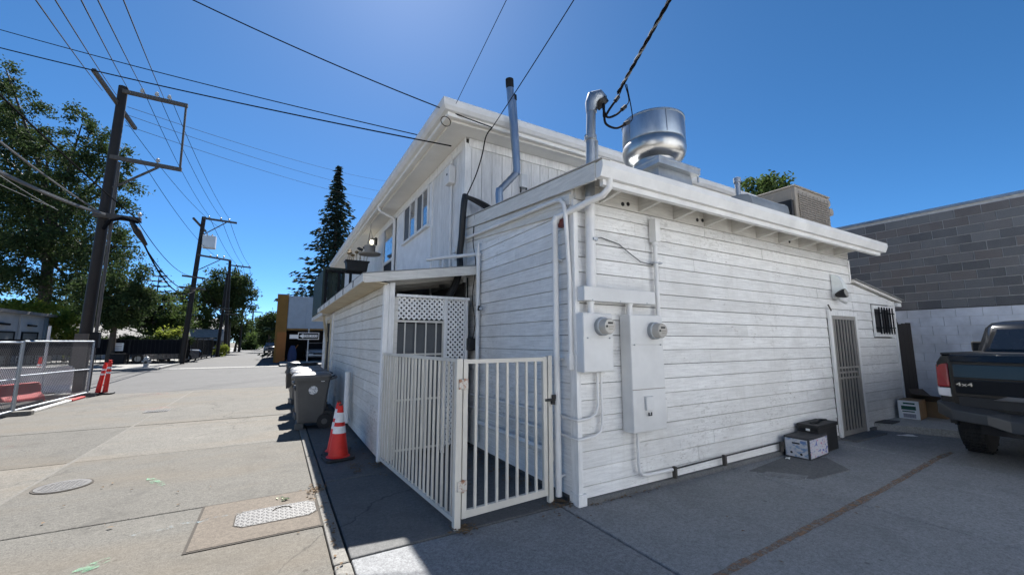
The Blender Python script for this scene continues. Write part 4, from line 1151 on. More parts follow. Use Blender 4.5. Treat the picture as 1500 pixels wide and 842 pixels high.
lattice(-1.165, -0.50, 1.86, 2.165, SY0 - 0.012, 'lattice_panel')
lattice(-0.455, -0.165, 0.1, 2.165, SY0 - 0.012, 'lattice_panel')
# screen door behind the gate
sdoor = MB().box(-1.17, SY0 + 0.02, 0.05, -0.50, SY0 + 0.04, 1.80).build('screen_door', M['screen'], sd)
f = MB()
f.box(-1.245, SY0 - 0.045, 1.815, -0.50, SY0 - 0.02, 1.845); f.box(-1.245, SY0 - 0.045, 0.05, -1.215, SY0 - 0.02, 1.815); f.box(-0.525, SY0 - 0.045, 0.05, -0.502, SY0 - 0.02, 1.815)
for z in (1.36, 0.75, 0.1): f.box(-1.215, SY0 - 0.042, z, -0.525, SY0 - 0.022, z + 0.025)
f.build('grille_frame', M['gate'], sdoor)
for i in range(4):
    x = -1.075 + i * 0.150
    MB().box(x, SY0 - 0.040, 0.12, x + 0.016, SY0 - 0.024, 1.815).build('bar', M['gate'], sdoor)
MB().box(-0.85, SY0 - 0.02, 1.80, -0.50, SY0 + 0.01, 1.856).build('dark_strip', M['black'], sd)
# roof: fall to the alley
RX0, RX1 = -1.66, -0.04
def sr(x): return 2.43 + (x - RX0) * 0.155
MB().hexa([(RX0, 2.28, sr(RX0) - 0.03), (RX1, 2.28, sr(RX1) - 0.03), (RX1, 9.1, sr(RX1) - 0.03), (RX0, 9.1, sr(RX0) - 0.03), (RX0, 2.28, sr(RX0)), (RX1, 2.28, sr(RX1)), (RX1, 9.1, sr(RX1)), (RX0, 9.1, sr(RX0))]).build('roof', M['fascia'], sd)
MB().hexa([(RX0 - 0.02, 2.26, sr(RX0) + 0.001), (RX1, 2.26, sr(RX1) + 0.001), (RX1, 9.12, sr(RX1) + 0.001), (RX0 - 0.02, 9.12, sr(RX0) + 0.001), (RX0 - 0.02, 2.26, sr(RX0) + 0.014), (RX1, 2.26, sr(RX1) + 0.014), (RX1, 9.12, sr(RX1) + 0.014), (RX0 - 0.02, 9.12, sr(RX0) + 0.014)]).build('roof_felt', M['roofgrey'], sd)
MB().hexa([(RX0, 2.255, sr(RX0) - 0.12), (RX1, 2.255, sr(RX1) - 0.13), (RX1, 2.279, sr(RX1) - 0.13), (RX0, 2.279, sr(RX0) - 0.12), (RX0, 2.255, sr(RX0)), (RX1, 2.255, sr(RX1)), (RX1, 2.279, sr(RX1)), (RX0, 2.279, sr(RX0))]).build('rake_board', M['fascia'], sd)
MB().box(RX0 - 0.022, 2.26, sr(RX0) - 0.105, RX0 - 0.001, 9.1, sr(RX0) - 0.002).build('fascia', M['fascia'], sd)
MB().hexa([(RX0, 2.28, sr(RX0) - 0.095), (SX + 0.01, 2.28, 2.315), (SX + 0.01, 9.1, 2.315), (RX0, 9.1, sr(RX0) - 0.095), (RX0, 2.28, sr(RX0) - 0.08), (SX + 0.01, 2.28, 2.33), (SX + 0.01, 9.1, 2.33), (RX0, 9.1, sr(RX0) - 0.08)]).build('soffit', M['soffit'], sd)
for i in range(6):
    y = 3.0 + i * 1.05
    MB().box(RX0 - 0.03, y, sr(RX0) - 0.10, RX0 - 0.0225, y + 0.03, sr(RX0) + 0.0).build('shingle_drip', M['polegrey'], sd)
for y in (2.75, 3.35, 3.95):
    MB().hexa([(SX + 0.1, y, sr(SX) - 0.13), (RX1, y, sr(RX1) - 0.13), (RX1, y + 0.04, sr(RX1) - 0.13), (SX + 0.1, y + 0.04, sr(SX) - 0.13), (SX + 0.1, y, sr(SX) - 0.035), (RX1, y, sr(RX1) - 0.035), (RX1, y + 0.04, sr(RX1) - 0.035), (SX + 0.1, y + 0.04, sr(SX) - 0.035)]).build('rafter', M['fascia'], sd)
for (yy, hh) in ((3.5, 0.30), (6.4, 0.26)):
    tag(MB().tube([(-0.12, yy, sr(-0.12) - 0.02), (-0.12, yy, sr(-0.12) + hh), (-0.12, yy + 0.06, sr(-0.12) + hh + 0.05), (-0.12, yy + 0.2, sr(-0.12) + hh + 0.05), (-0.12, yy + 0.2, sr(-0.12) + hh - 0.05)], 0.028, 8).build('roof_pipe', M['pvc'], None, True),
        'hooked white pipe on the shed roof ' + ('near the house corner' if yy < 4 else 'below the upstairs windows'), 'pipe')
for (yy, zz_) in ((3.05, 3.05), (3.02, 2.92)):
    tag(MB().box(-0.09, yy, zz_, -0.03, yy + 0.12, zz_ + 0.10).build('outlet_box', M['pvc'], None, bevel=0.008), ('upper' if zz_ > 3 else 'lower') + ' small white outlet box on house corner above the shed roof', 'outlet')

# ================================================================== RAILING AND GATE
GZ0, GZ1 = 0.075, 1.40
A, B = Vector((-1.345, 2.36, 0)), Vector((-1.20, 0.165, 0))
rl = thing('railing_panel', 'fixed cream steel railing panel between shed corner and gate post', 'railing', (-1.27, 1.26, 0))
def seg(m_, a, b_, z0, z1, w_): m_.bar((a.x, a.y, (z0 + z1) / 2), (b_.x, b_.y, (z0 + z1) / 2), w_, z1 - z0)
m_ = MB(); seg(m_, A, B, GZ1 - 0.03, GZ1, 0.03); m_.build('top_rail', M['gate'], rl)
m_ = MB(); seg(m_, A, B, GZ0 - 0.03, GZ0 + 0.005, 0.03); m_.build('bottom_rail', M['gate'], rl)
dAB = (B - A)
for i in range(21):
    p = A + dAB * ((i + 0.25) / 21)
    MB().box(p.x - 0.010, p.y - 0.010, GZ0, p.x + 0.010, p.y + 0.010, GZ1 - 0.03).build('bar', M['gate'], rl)
MB().box(-1.225, 0.12, 0.0, -1.168, 0.177, GZ1 + 0.0).build('post', M['gate'], rl, bevel=0.003)
gt = thing('steel_gate', 'cream steel bar gate closed against the extension wall', 'gate', (-1.14, 0.15, 0))
A, B = Vector((-1.135, 0.148, 0)), Vector((-0.245, 0.215, 0))
dg = (B - A)
for nm, a, b_ in (('stile', A, A), ('stile', B, B)):
    MB().box(a.x - 0.022, a.y - 0.02, GZ0 + 0.0, a.x + 0.022, a.y + 0.02, GZ1 - 0.005).build(nm, M['gate'], gt, bevel=0.002)
m_ = MB(); seg(m_, A + dg * 0.025, B - dg * 0.025, GZ1 - 0.045, GZ1 - 0.008, 0.034); m_.build('top_rail', M['gate'], gt)
m_ = MB(); seg(m_, A + dg * 0.025, B - dg * 0.025, GZ0, GZ0 + 0.06, 0.034); m_.build('bottom_rail', M['gate'], gt)
for i in range(7):
    p = A + dg * ((i + 1) / 8)
    MB().box(p.x - 0.011, p.y - 0.011, GZ0 + 0.06, p.x + 0.011, p.y + 0.011, GZ1 - 0.045).build('bar', M['gate'], gt)
for z in (0.30, 1.14):
    MB().box(-1.205, 0.105, z, -1.120, 0.121, z + 0.085).build('hinge', M['hinge'], gt, bevel=0.003)
    MB().lathe([(0.011, 0), (0.011, 0.10)], (-1.158, 0.108, z - 0.008), 10).build('hinge_pin', M['hinge'], gt, True)
gp = thing('gate_latch_post', 'cream latch post standing against the clapboard beside the downspout', 'post', (-0.18, 0.23, 0))
MB().box(-0.205, 0.20, 0.0, -0.155, 0.25, 1.41).build('post', M['gate'], gp, bevel=0.003)
MB().box(-0.25, 0.185, 0.96, -0.13, 0.20, 0.985).build('bolt', M['black'], gp)
MB().lathe([(0.022, 0), (0.022, 0.035)], (-0.165, 0.18, 0.93), 10).build('latch', M['black'], gp, True)
MB().lathe([(0.022, 0), (0.022, 0.035)], (-0.15, 0.185, 0.985), 10).build('latch', M['black'], gp, True)

# ================================================================== CARTS, CONES, BOXES
def cart_proto(label, loc, rz):
    t = thing('wheelie_bin', label, 'bin', loc, rz, 'bins along the shed wall')
    # local: front faces -X, hinge/wheels at +X ; height ~1.0
    m_ = MB()
    rings = []
    for (z, x0, x1, hy) in ((0.10, -0.20, 0.20, 0.205), (0.13, -0.215, 0.215, 0.22), (0.80, -0.27, 0.285, 0.275), (0.86, -0.29, 0.30, 0.29), (0.90, -0.29, 0.30, 0.29)):
        rings.append([(x0 + 0.03, -hy, z), (x1 - 0.03, -hy, z), (x1, -hy + 0.03, z), (x1, hy - 0.03, z), (x1 - 0.03, hy, z), (x0 + 0.03, hy, z), (x0, hy - 0.03, z), (x0, -hy + 0.03, z)])
    local(m_.loft(rings).build('body', M['bin'], t, bevel=0.006))
    m_ = MB(); rings = []
    for (z, k_) in ((0.895, 1.04), (0.93, 1.045), (0.955, 0.97), (0.975, 0.72)):
        rings.append([(x_ * k_ - 0.01, y_ * k_, z + (0.01 if x_ > 0 else 0)) for x_, y_ in ((-0.28, -0.30), (0.28, -0.30), (0.31, -0.27), (0.31, 0.27), (0.28, 0.30), (-0.28, 0.30), (-0.32, 0.26), (-0.32, -0.26))])
    lid = local(m_.loft(rings).build('lid', M['binlid'], t, bevel=0.008))
    for y in (-0.15, 0.15):
        local(MB().box(-0.22, y - 0.03, 0.965, 0.2, y + 0.03, 0.985).build('rib', M['binlid'], lid, bevel=0.006))
    local(MB().tube([(0.30, -0.22, 0.86), (0.40, -0.22, 0.90), (0.40, 0.22, 0.90), (0.30, 0.22, 0.86)], 0.018, 8).build('handle', M['bin'], t))
    for y in (-0.235, 0.235):
        wl = local(MB().tube([(0.23, y - 0.028, 0.125), (0.23, y + 0.028, 0.125)], 0.125, 20).build('wheel', M['tyre'], t, True))
        local(MB().tube([(0.23, y - 0.034, 0.125), (0.23, y + 0.034, 0.125)], 0.05, 12).build('hub', M['bin'], wl, True))
    local(MB().prism([(0.10, 0.08), (0.36, 0.08), (0.37, 0.25), (0.30, 0.30), (0.16, 0.28), (0.08, 0.2)], -0.21, 0.21, 'y').build('wheel_arch', M['black'], t))
    local(MB().box(-0.24, -0.20, 0.0, -0.10, 0.20, 0.11).build('foot', M['bin'], t, bevel=0.01))
    local(MB().box(-0.305, -0.24, 0.68, -0.265, 0.24, 0.74).build('lift_bar', M['bin'], t, bevel=0.006))
    return t
cart = cart_proto('front grey wheelie bin with round white sticker beside the cones', (-1.97, 5.30, 0), R(-4))
Mst = Matrix.Translation((0.0, -0.262, 0.70)) @ Matrix.Rotation(R(90), 4, 'X') @ Matrix.Rotation(R(0), 4, 'X')
stk = MB()
c_ = Vector((-0.02, -0.268, 0.70))
vs = []
for i in range(24):
    a = 2 * math.pi * i / 24
    z = 0.68 + 0.075 * math.sin(a)
    hy = 0.22 + (z - 0.13) / 0.67 * 0.055
    vs.append((0.02 + 0.075 * math.cos(a), -hy - 0.004, z))
stk.add(vs, [tuple(range(24))])
sm, snt, sb = new_mat('faded_sticker')
fq = noise(snt, pos(snt), 38, 4, 0.6)
L(snt, ramp(snt, fq, [(0.42, (0.25, 0.28, 0.32)), (0.5, (0.72, 0.72, 0.72))]), sb.inputs['Base Color'])
carts = [copy_tree(cart, (-1.96, 6.30, 0), R(3), 'grey wheelie bin second in the line from the cones'),
         copy_tree(cart, (-1.95, 7.25, 0), R(-2), 'grey wheelie bin third in the line from the cones'),
         copy_tree(cart, (-1.98, 8.75, 0), R(8), 'farthest grey wheelie bin with black bag near the street')]
local(stk.build('sticker', sm, cart))
local(MB().box(0.14, -0.285, 0.83, 0.20, -0.279, 0.845).build('serial_plate', M['signwhite'], cart))
bagm = plain('black_bin_bag', (0.012, 0.012, 0.014), 0.3, var=0.2)
m_ = MB(); rings = []
for i in range(7):
    t = i / 6; z = 0.55 + 0.47 * t
    rr = []
    for j in range(14):
        a = 2 * math.pi * j / 14
        q = 1 + rng.uniform(-0.05, 0.05)
        wv = 0.345 + 0.03 * math.sin(3.1 * t)
        rr.append((-1.98 + wv * q * math.copysign(abs(math.cos(a)) ** 0.5, math.cos(a)), 8.75 + (wv - 0.02) * q * math.copysign(abs(math.sin(a)) ** 0.5, math.sin(a)), z + rng.uniform(-0.02, 0.02) - (0.18 * rng.random() if i == 0 else 0)))
    rings.append(rr)
tag(m_.loft(rings).build('bin_bag', bagm, None, True), 'black bin bag draped over the farthest wheelie bin', 'bag')
pb = thing('downpipe', 'short white pipe on the shed wall behind the front bin', 'pipe', (-1.44, 5.0, 0))
MB().tube([(-1.45, 4.55, 0.14), (-1.45, 4.65, 0.5), (-1.44, 4.72, 1.0)], 0.05, 10).build('pipe', M['trim'], pb, True)

def cone_proto(label, loc, rz):
    t = thing('traffic_cone', label, 'cone', loc, rz, 'traffic cones beside the shed')
    local(MB().prism(cham(-0.18, -0.18, 0.18, 0.18, 0.04), 0.0, 0.035).build('base', M['black'], t, bevel=0.008))
    H_, r0, r1 = 0.70, 0.128, 0.028
    def rr(z): return r0 + (r1 - r0) * (z - 0.035) / (H_ - 0.035)
    local(MB().lathe([(0.15, 0.035), (rr(0.05), 0.05), (rr(H_ - 0.02), H_ - 0.02), (0.018, H_), (0.0, H_)], (0, 0, 0), 24).build('body', M['cone'], t, True))
    for (a, b_) in ((0.335, 0.425), (0.475, 0.60)):
        local(MB().lathe([(rr(a) + 0.0025, a), (rr(b_) + 0.0025, b_)], (0, 0, 0), 24).build('band', M['reflect'], t, True))
    local(MB().lathe([(0.027, H_ - 0.03), (0.026, H_ + 0.01), (0.0, H_ + 0.012)], (0, 0, 0), 12).build('tip', plain('grimy_cone_tip', (0.13, 0.03, 0.02), 0.7), t, True))
    return t
cn = cone_proto('front orange traffic cone with two white bands beside the shed', (-1.785, 2.85, 0), R(8))
copy_tree(cn, (-1.765, 3.18, 0), R(-14), 'second orange traffic cone hidden just behind the front cone')

# boxes by the security door
pb_ = thing('produce_box', 'printed white and blue produce box with dark edges by the door', 'box', (3.75, -0.3, 0))
Mb = Matrix.Translation((3.56, -0.375, 0.0)) @ Matrix.Rotation(R(4), 4, 'Z')
bx = lambda x0, y0, z0, x1, y1, z1: MB().box(x0, y0, z0, x1, y1, z1, Mb)
bx(0, 0, 0, 0.60, 0.30, 0.275).build('carton', plain('dark_box_card', (0.035, 0.035, 0.038), 0.7, var=0.2), pb_, bevel=0.006)
lab, lnt, lb = new_mat('printed_box_side')
fq = noise(lnt, pos(lnt, (2, 2, 3)), 9, 4, 0.6); 
c = ramp(lnt, fq, [(0.40, (0.16, 0.26, 0.42)), (0.50, (0.46, 0.48, 0.52)), (0.60, (0.52, 0.53, 0.55))]); L(lnt, c, lb.inputs['Base Color']); lb.inputs['Roughness'].default_value = 0.6
lab2, lnt, lb = new_mat('printed_box_end')
fq = noise(lnt, pos(lnt, (2, 3, 3)), 8, 3, 0.6)
c = ramp(lnt, fq, [(0.38, (0.10, 0.12, 0.36)), (0.46, (0.50, 0.50, 0.54)), (0.57, (0.52, 0.53, 0.56)), (0.64, (0.40, 0.12, 0.24))]); L(lnt, c, lb.inputs['Base Color']); lb.inputs['Roughness'].default_value = 0.6
bx(-0.004, 0.022, 0.02, 0.0, 0.285, 0.25).build('end_label', lab, pb_)
bx(0.02, -0.004, 0.02, 0.58, 0.0, 0.25).build('side_label', lab2, pb_)
bx(-0.007, 0.11, 0.185, -0.0035, 0.20, 0.205).build('hand_hole', M['black'], pb_)
for (y, z) in ((0.215, 0.07), (0.10, 0.06)):
    p = [(-0.0065, y + 0.016 * math.cos(k_ * math.pi / 6), z + 0.016 * math.sin(k_ * math.pi / 6)) for k_ in range(12)]
    MB().add([Mb @ Vector(v) for v in p], [tuple(range(12))]).build('vent_hole', M['black'], pb_)
bx(-0.006, 0.035, 0.20, -0.003, 0.10, 0.235).build('printed_mark', plain('print_blue', (0.12, 0.2, 0.4), 0.6), pb_)
cr_ = thing('black_crate', 'black lidded crate with a paper tag against the wall by the door', 'crate', (4.3, -0.2, 0))
Mb2 = Matrix.Translation((4.02, -0.30, 0.0)) @ Matrix.Rotation(R(3), 4, 'Z')
MB().box(0, 0, 0, 0.62, 0.26, 0.36, Mb2).build('box', M['black'], cr_, bevel=0.01)
MB().box(-0.02, -0.012, 0.33, 0.64, 0.272, 0.385, Mb2).build('lid', M['black'], cr_, bevel=0.012)
MB().tube([Mb2 @ Vector(v) for v in ((0.1, 0.13, 0.385), (0.25, 0.10, 0.405), (0.45, 0.15, 0.40), (0.6, 0.12, 0.385))], 0.02, 6).build('strap', M['black'], cr_, True)
MB().box(-0.0225, 0.10, 0.30, -0.0205, 0.15, 0.33, Mb2).build('paper_tag', M['signwhite'], cr_)
def paper(u, v, w_, d_, rot, lab_):
    p = at(u, v, Z=0.008)
    m_ = MB(); vs = []
    for i in range(4):
        for j in range(3):
            x, y = (i / 3 - 0.5) * w_, (j / 2 - 0.5) * d_
            vs.append((p.x + x * math.cos(rot) - y * math.sin(rot), p.y + x * math.sin(rot) + y * math.cos(rot), 0.006 + rng.uniform(0, 0.02)))
    m_.add(vs, [(i * 3 + j, i * 3 + j + 1, (i + 1) * 3 + j + 1, (i + 1) * 3 + j) for i in range(3) for j in range(2)])
    o = m_.build('paper_scrap', M['signwhite'], None)
    s = o.modifiers.new('thick', 'SOLIDIFY'); s.thickness = 0.0015
    tag(o, lab_, 'litter')
paper(1154, 671, 0.12, 0.05, 0.4, 'crumpled white paper scrap beside the printed produce box')
paper(1329, 638, 0.28, 0.09, -0.5, 'flat white paper scrap lying in front of the step')

# raised slab at the lean-to end with cartons on it
st = struct(MB().prism([(6.72, 0.03), (7.13, -0.98), (10.58, -1.02), (10.58, 0.03)], -0.04, 0.115).build('step', M['lot'], bevel=0.015))
MB().prism([(6.73, 0.0), (6.83, -0.22), (7.22, -0.20), (7.16, 0.0)], 0.116, 0.135).build('step_edge_board', M['polegrey'], st, bevel=0.004)
cb = thing('white_carton', 'white and green printed carton on the step by the wall', 'box', (7.85, -0.2, 0.115))
Mb = Matrix.Translation((7.72, -0.345, 0.117)) @ Matrix.Rotation(R(5), 4, 'Z')
MB().box(0, 0, 0, 0.50, 0.30, 0.34, Mb).build('carton', M['card'], cb, bevel=0.006)
MB().box(-0.004, 0.005, 0.005, -0.0, 0.295, 0.335, Mb).build('white_face', M['signwhite'], cb)
gp_ = plain('green_print', (0.02, 0.09, 0.06), 0.6, var=0.3, vscale=40)
for (a, b_, c, d) in ((0.05, 0.17, 0.25, 0.24), (0.06, 0.27, 0.22, 0.30), (0.07, 0.13, 0.24, 0.15)):
    MB().box(-0.006, a, b_, -0.0042, c, d, Mb).build('print_block', gp_, cb)
MB().box(-0.006, 0.06, 0.03, -0.0042, 0.23, 0.10, Mb).build('print_block', plain('grey_print', (0.3, 0.3, 0.34), 0.6, var=0.4, vscale=50), cb)
oc = thing('open_carton', 'open brown cardboard carton with splayed dark flaps on the step', 'box', (8.5, -0.3, 0.115))
Mb = Matrix.Translation((8.30, -0.55, 0.117)) @ Matrix.Rotation(R(-4), 4, 'Z')
t_ = 0.008
m_ = MB(); m_.box(0, 0, 0, 0.75, t_, 0.30, Mb); m_.box(0, 0.42, 0, 0.75, 0.42 + t_, 0.30, Mb); m_.box(0, t_, 0, t_, 0.42, 0.30, Mb); m_.box(0.75 - t_, t_, 0, 0.75, 0.42, 0.30, Mb); m_.box(t_, t_, 0.0, 0.75 - t_, 0.42, 0.008, Mb)
m_.build('carton', M['card'], oc)
flap = plain('dark_card_flap', (0.10, 0.075, 0.055), 0.85, var=0.2)
for (p0, p1, p2, p3) in (((0, 0, .30), (.75, 0, .30), (.78, -.16, .40), (-.05, -.18, .38)), ((0, .42, .30), (.75, .42, .30), (.72, .55, .46), (-.02, .50, .50)), ((0, 0, .30), (0, .42, .30), (-.26, .44, .44), (-.28, -.03, .42)), ((.75, 0, .30), (.75, .42, .30), (.92, .40, .24), (.93, .02, .22))):
    q = [Mb @ Vector(v) for v in (p0, p1, p2, p3)]
    nrm = (q[1] - q[0]).cross(q[3] - q[0]).normalized() * 0.006
    MB().hexa([v - nrm for v in q] + [v + nrm for v in q]).build('flap', flap, oc)
# ================================================================== BLOCK BUILDING
BX = 10.6
cbw = thing('block_building', 'grey concrete block building with white painted lower band behind the pickup', 'building', (BX, -2, 0))
MB().box(BX + 0.012, -9.0, 0.0, BX + 8.0, 3.6, 4.63).build('mortar_wall', M['mortar'], cbw)
bh, bw_, jt = 0.203, 0.406, 0.015
blk = MB().box(0, 0, 0, 0.03, bw_ - jt, bh - jt).mesh('block', M['cmu'])
hlf = MB().box(0, 0, 0, 0.03, bw_ / 2 - jt, bh - jt).mesh('block_half', M['cmu'])
z = 2.31
row = 0
while z < 4.45:
    y = 3.5 if row % 2 == 0 else 3.5 - bw_ / 2
    if row % 2: inst('block', hlf, cbw, (BX, 3.5 - bw_ / 2 + jt / 2, z))
    while y - bw_ > -3.4:
        inst('block', blk, cbw, (BX - rng.uniform(0, 0.003), y - bw_ + jt / 2, z))
        y -= bw_
    z += bh; row += 1
blkp = MB().box(0, 0, 0, 0.03, bw_ - 0.006, bh - 0.006).mesh('painted_block', M['cmupaint'])
z = 2.31 - bh
row = 1
while z > -0.2:
    y = 3.5 - (bw_ / 2 if row % 2 else 0)
    while y - bw_ > -3.4:
        if y > 0.9:
            inst('block', blk, cbw, (BX, y - bw_ + jt / 2, z))
        else:
            inst('painted_block', blkp, cbw, (BX - 0.003, y - bw_ + 0.003, z))
        y -= bw_
    z -= bh; row += 1
MB().box(BX - 0.03, -9.05, 4.60, BX + 0.35, 3.65, 4.66).build('coping', M['galv'], cbw)
MB().box(BX - 0.012, -9.0, 2.295, BX + 0.0, 3.5, 2.312).build('ledge_line', M['dark'], cbw)
dgt = thing('dark_plank_gate', 'dark plank gate closing the gap beside the lean-to', 'gate', (9.3, 0.45, 0))
for i in range(9):
    x = 8.31 + i * 0.255
    MB().box(x, 0.42, 0.0, x + 0.245, 0.45, 1.95 + 0.02 * (i % 3)).build('plank', M['pole'], dgt)

# ================================================================== PICKUP
tk = thing('pickup_truck', 'dark grey four-wheel-drive pickup truck parked tailgate-out by the block wall', 'pickup', (7.6, -2.2, 0))
TY0, TY1 = -1.25, -3.15           # left side, right side
TX = 5.12
ym = (TY0 + TY1) / 2
def tr_ring(x, w, z0, z1, c=0.10, sh=0.06):
    h = w / 2
    return [(x, ym - h + sh, z0), (x, ym - h, z0 + c), (x, ym - h, z1 - c), (x, ym - h + sh, z1), (x, ym + h - sh, z1), (x, ym + h, z1 - c), (x, ym + h, z0 + c), (x, ym + h - sh, z0)]
m_ = MB()
m_.loft([tr_ring(TX + 0.05, 1.84, 0.66, 1.36), tr_ring(TX + 0.12, 1.88, 0.60, 1.37), tr_ring(TX + 0.5, 1.90, 0.58, 1.38), tr_ring(6.86, 1.90, 0.56, 1.38)])
body = m_.build('bed', M['truck'], tk, True)
MB().box(TX + 0.12, TY1 + 0.14, 1.375, 6.80, TY0 - 0.14, 1.388).build('bed_cover', M['black'], tk)
for s_ in (1, -1):
    yy = ym + s_ * 0.84
    MB().box(TX + 0.10, yy - 0.05, 1.372, 6.85, yy + 0.05, 1.402).build('bed_rail', M['black'], tk, bevel=0.012)
m_ = MB()
m_.loft([tr_ring(6.88, 1.90, 0.50, 1.36), tr_ring(9.0, 1.90, 0.48, 1.34), tr_ring(9.4, 1.88, 0.50, 1.28), tr_ring(10.1, 1.78, 0.55, 1.18), tr_ring(10.32, 1.55, 0.60, 1.05)])
m_.build('cab_body', M['truck'], tk, True)
# greenhouse
def gh(x, wb, wt, zb, zt): return [(x[0], ym - wb / 2, zb), (x[0], ym + wb / 2, zb), (x[1], ym + wt / 2, zt), (x[1], ym - wt / 2, zt)]
def gring(x, hw, z):
    return [(x[0], ym - hw + 0.10, z), (x[0], ym + hw - 0.10, z), (x[0] + 0.12, ym + hw, z), (x[1] - 0.2, ym + hw, z), (x[1], ym + hw - 0.18, z), (x[1], ym - hw + 0.18, z), (x[1] - 0.2, ym - hw, z), (x[0] + 0.12, ym - hw, z)]
MB().loft([gring((6.90, 9.15), 0.92, 1.30), gring((6.93, 9.05), 0.90, 1.40), gring((7.02, 8.6), 0.80, 1.76), gring((7.10, 8.45), 0.74, 1.84), gring((7.25, 8.3), 0.62, 1.87)]).build('cabin', M['truck'], tk, True)
def cabx(z): return 6.93 + (z - 1.40) * 0.25
rg = MB()
q = [(cabx(1.43) - 0.006, ym - 0.76, 1.43), (cabx(1.43) - 0.006, ym + 0.76, 1.43), (cabx(1.74) - 0.006, ym + 0.66, 1.74), (cabx(1.74) - 0.006, ym - 0.66, 1.74)]
rg.hexa([*[(x - 0.004, y, z) for x, y, z in q], *[(x + 0.01, y, z) for x, y, z in q]]).build('rear_window', M['glass'], tk, bevel=0.004)
MB().box(cabx(1.78) - 0.02, ym - 0.16, 1.775, cabx(1.78) + 0.03, ym + 0.16, 1.805).build('brake_light', M['redlens'], tk)
for s_ in (1, -1):
    yy = ym + s_ * 1.19
    MB().loft([[(8.62, yy - 0.10, 1.36), (8.62, yy + 0.10, 1.36), (8.62, yy + 0.10, 1.56), (8.62, yy - 0.10, 1.56)], [(8.76, yy - 0.08, 1.39), (8.76, yy + 0.08, 1.39), (8.76, yy + 0.08, 1.53), (8.76, yy - 0.08, 1.53)]]).build('mirror', M['black'], tk, bevel=0.03)
    MB().box(8.64, min(yy - s_ * 0.34, yy - s_ * 0.05), 1.40, 8.70, max(yy - s_ * 0.34, yy - s_ * 0.05), 1.43).build('mirror_arm', M['black'], tk)
    w0 = [(7.30, 1.42), (8.75, 1.42), (8.35, 1.76), (7.36, 1.76)]
    vs = []
    for (x, z) in w0: vs.append((x, ym + s_ * (0.905 - (z - 1.40) * 0.28), z))
    vs2 = [(x, y - s_ * 0.012, z) for x, y, z in vs]; vs = [(x, y + s_ * 0.004, z) for x, y, z in vs]
    MB().hexa(vs + vs2).build('side_window', M['glass'], tk)
# tailgate in stepped panels
tg = MB().box(TX + 0.015, TY1 + 0.14, 0.84, TX + 0.06, TY0 - 0.14, 1.345).build('tailgate', M['truck'], tk, bevel=0.012)
MB().hexa([(TX - 0.012, TY1 + 0.16, 1.285), (TX + 0.05, TY1 + 0.16, 1.285), (TX + 0.05, TY0 - 0.16, 1.285), (TX - 0.012, TY0 - 0.16, 1.285), (TX + 0.005, TY1 + 0.16, 1.375), (TX + 0.10, TY1 + 0.16, 1.385), (TX + 0.10, TY0 - 0.16, 1.385), (TX + 0.005, TY0 - 0.16, 1.375)]).build('spoiler_lip', M['truck'], tg, bevel=0.01)
MB().hexa([(TX + 0.0, TY1 + 0.18, 1.085), (TX + 0.02, TY1 + 0.18, 1.085), (TX + 0.02, TY0 - 0.18, 1.085), (TX + 0.0, TY0 - 0.18, 1.085), (TX + 0.008, TY1 + 0.18, 1.255), (TX + 0.02, TY1 + 0.18, 1.255), (TX + 0.02, TY0 - 0.18, 1.255), (TX + 0.008, TY0 - 0.18, 1.255)]).build('upper_panel', M['truck'], tg, bevel=0.006)
MB().hexa([(TX + 0.004, TY1 + 0.18, 0.885), (TX + 0.02, TY1 + 0.18, 0.885), (TX + 0.02, TY0 - 0.18, 0.885), (TX + 0.004, TY0 - 0.18, 0.885), (TX - 0.008, TY1 + 0.18, 1.065), (TX + 0.02, TY1 + 0.18, 1.065), (TX + 0.02, TY0 - 0.18, 1.065), (TX - 0.008, TY0 - 0.18, 1.065)]).build('lower_panel', M['truck'], tg, bevel=0.006)
MB().prism([(TY0 - 0.50, 0.83), (TY0 - 0.62, 0.885), (TY1 + 0.62, 0.885), (TY1 + 0.50, 0.83)], TX - 0.014, TX + 0.005, 'x').build('garnish', plain('dark_chrome_garnish', (0.16, 0.15, 0.15), 0.3, metal=0.8), tg, bevel=0.004)
Mtx = Matrix.Translation((TX - 0.016, TY0 - 0.275, 1.0)) @ Matrix.Rotation(R(-90), 4, 'Z') @ Matrix.Rotation(R(90), 4, 'X')
text('four_wheel_drive_badge', '4x4', 0.066, M['chrome'], tg, Mtx, 0.004, 1.55)
# corner pillars and lamps
for s_, yy in ((1, TY0), (-1, TY1)):
    a, b_ = (yy - 0.135, yy - 0.012) if s_ > 0 else (yy + 0.012, yy + 0.135)
    ln = MB().hexa([(TX + 0.02, a, 0.955), (TX + 0.02, b_, 0.955), (TX + 0.30, b_ + s_ * 0.02, 0.955), (TX + 0.30, a, 0.955), (TX + 0.03, a, 1.27), (TX + 0.06, b_, 1.25), (TX + 0.32, b_ + s_ * 0.02, 1.27), (TX + 0.32, a, 1.27)]).build('tail_light', M['redlens'], tk, bevel=0.02)
    MB().hexa([(TX + 0.03, a, 0.83), (TX + 0.03, b_, 0.84), (TX + 0.28, b_ + s_ * 0.015, 0.84), (TX + 0.28, a, 0.83), (TX + 0.018, a, 0.945), (TX + 0.018, b_, 0.945), (TX + 0.29, b_ + s_ * 0.018, 0.945), (TX + 0.29, a, 0.945)]).build('reverse_light', M['clearlens'], ln, bevel=0.012)
    MB().box(TX + 0.028, min(a, b_) + 0.03, 1.06, TX + 0.06, max(a, b_) - 0.03, 1.13)
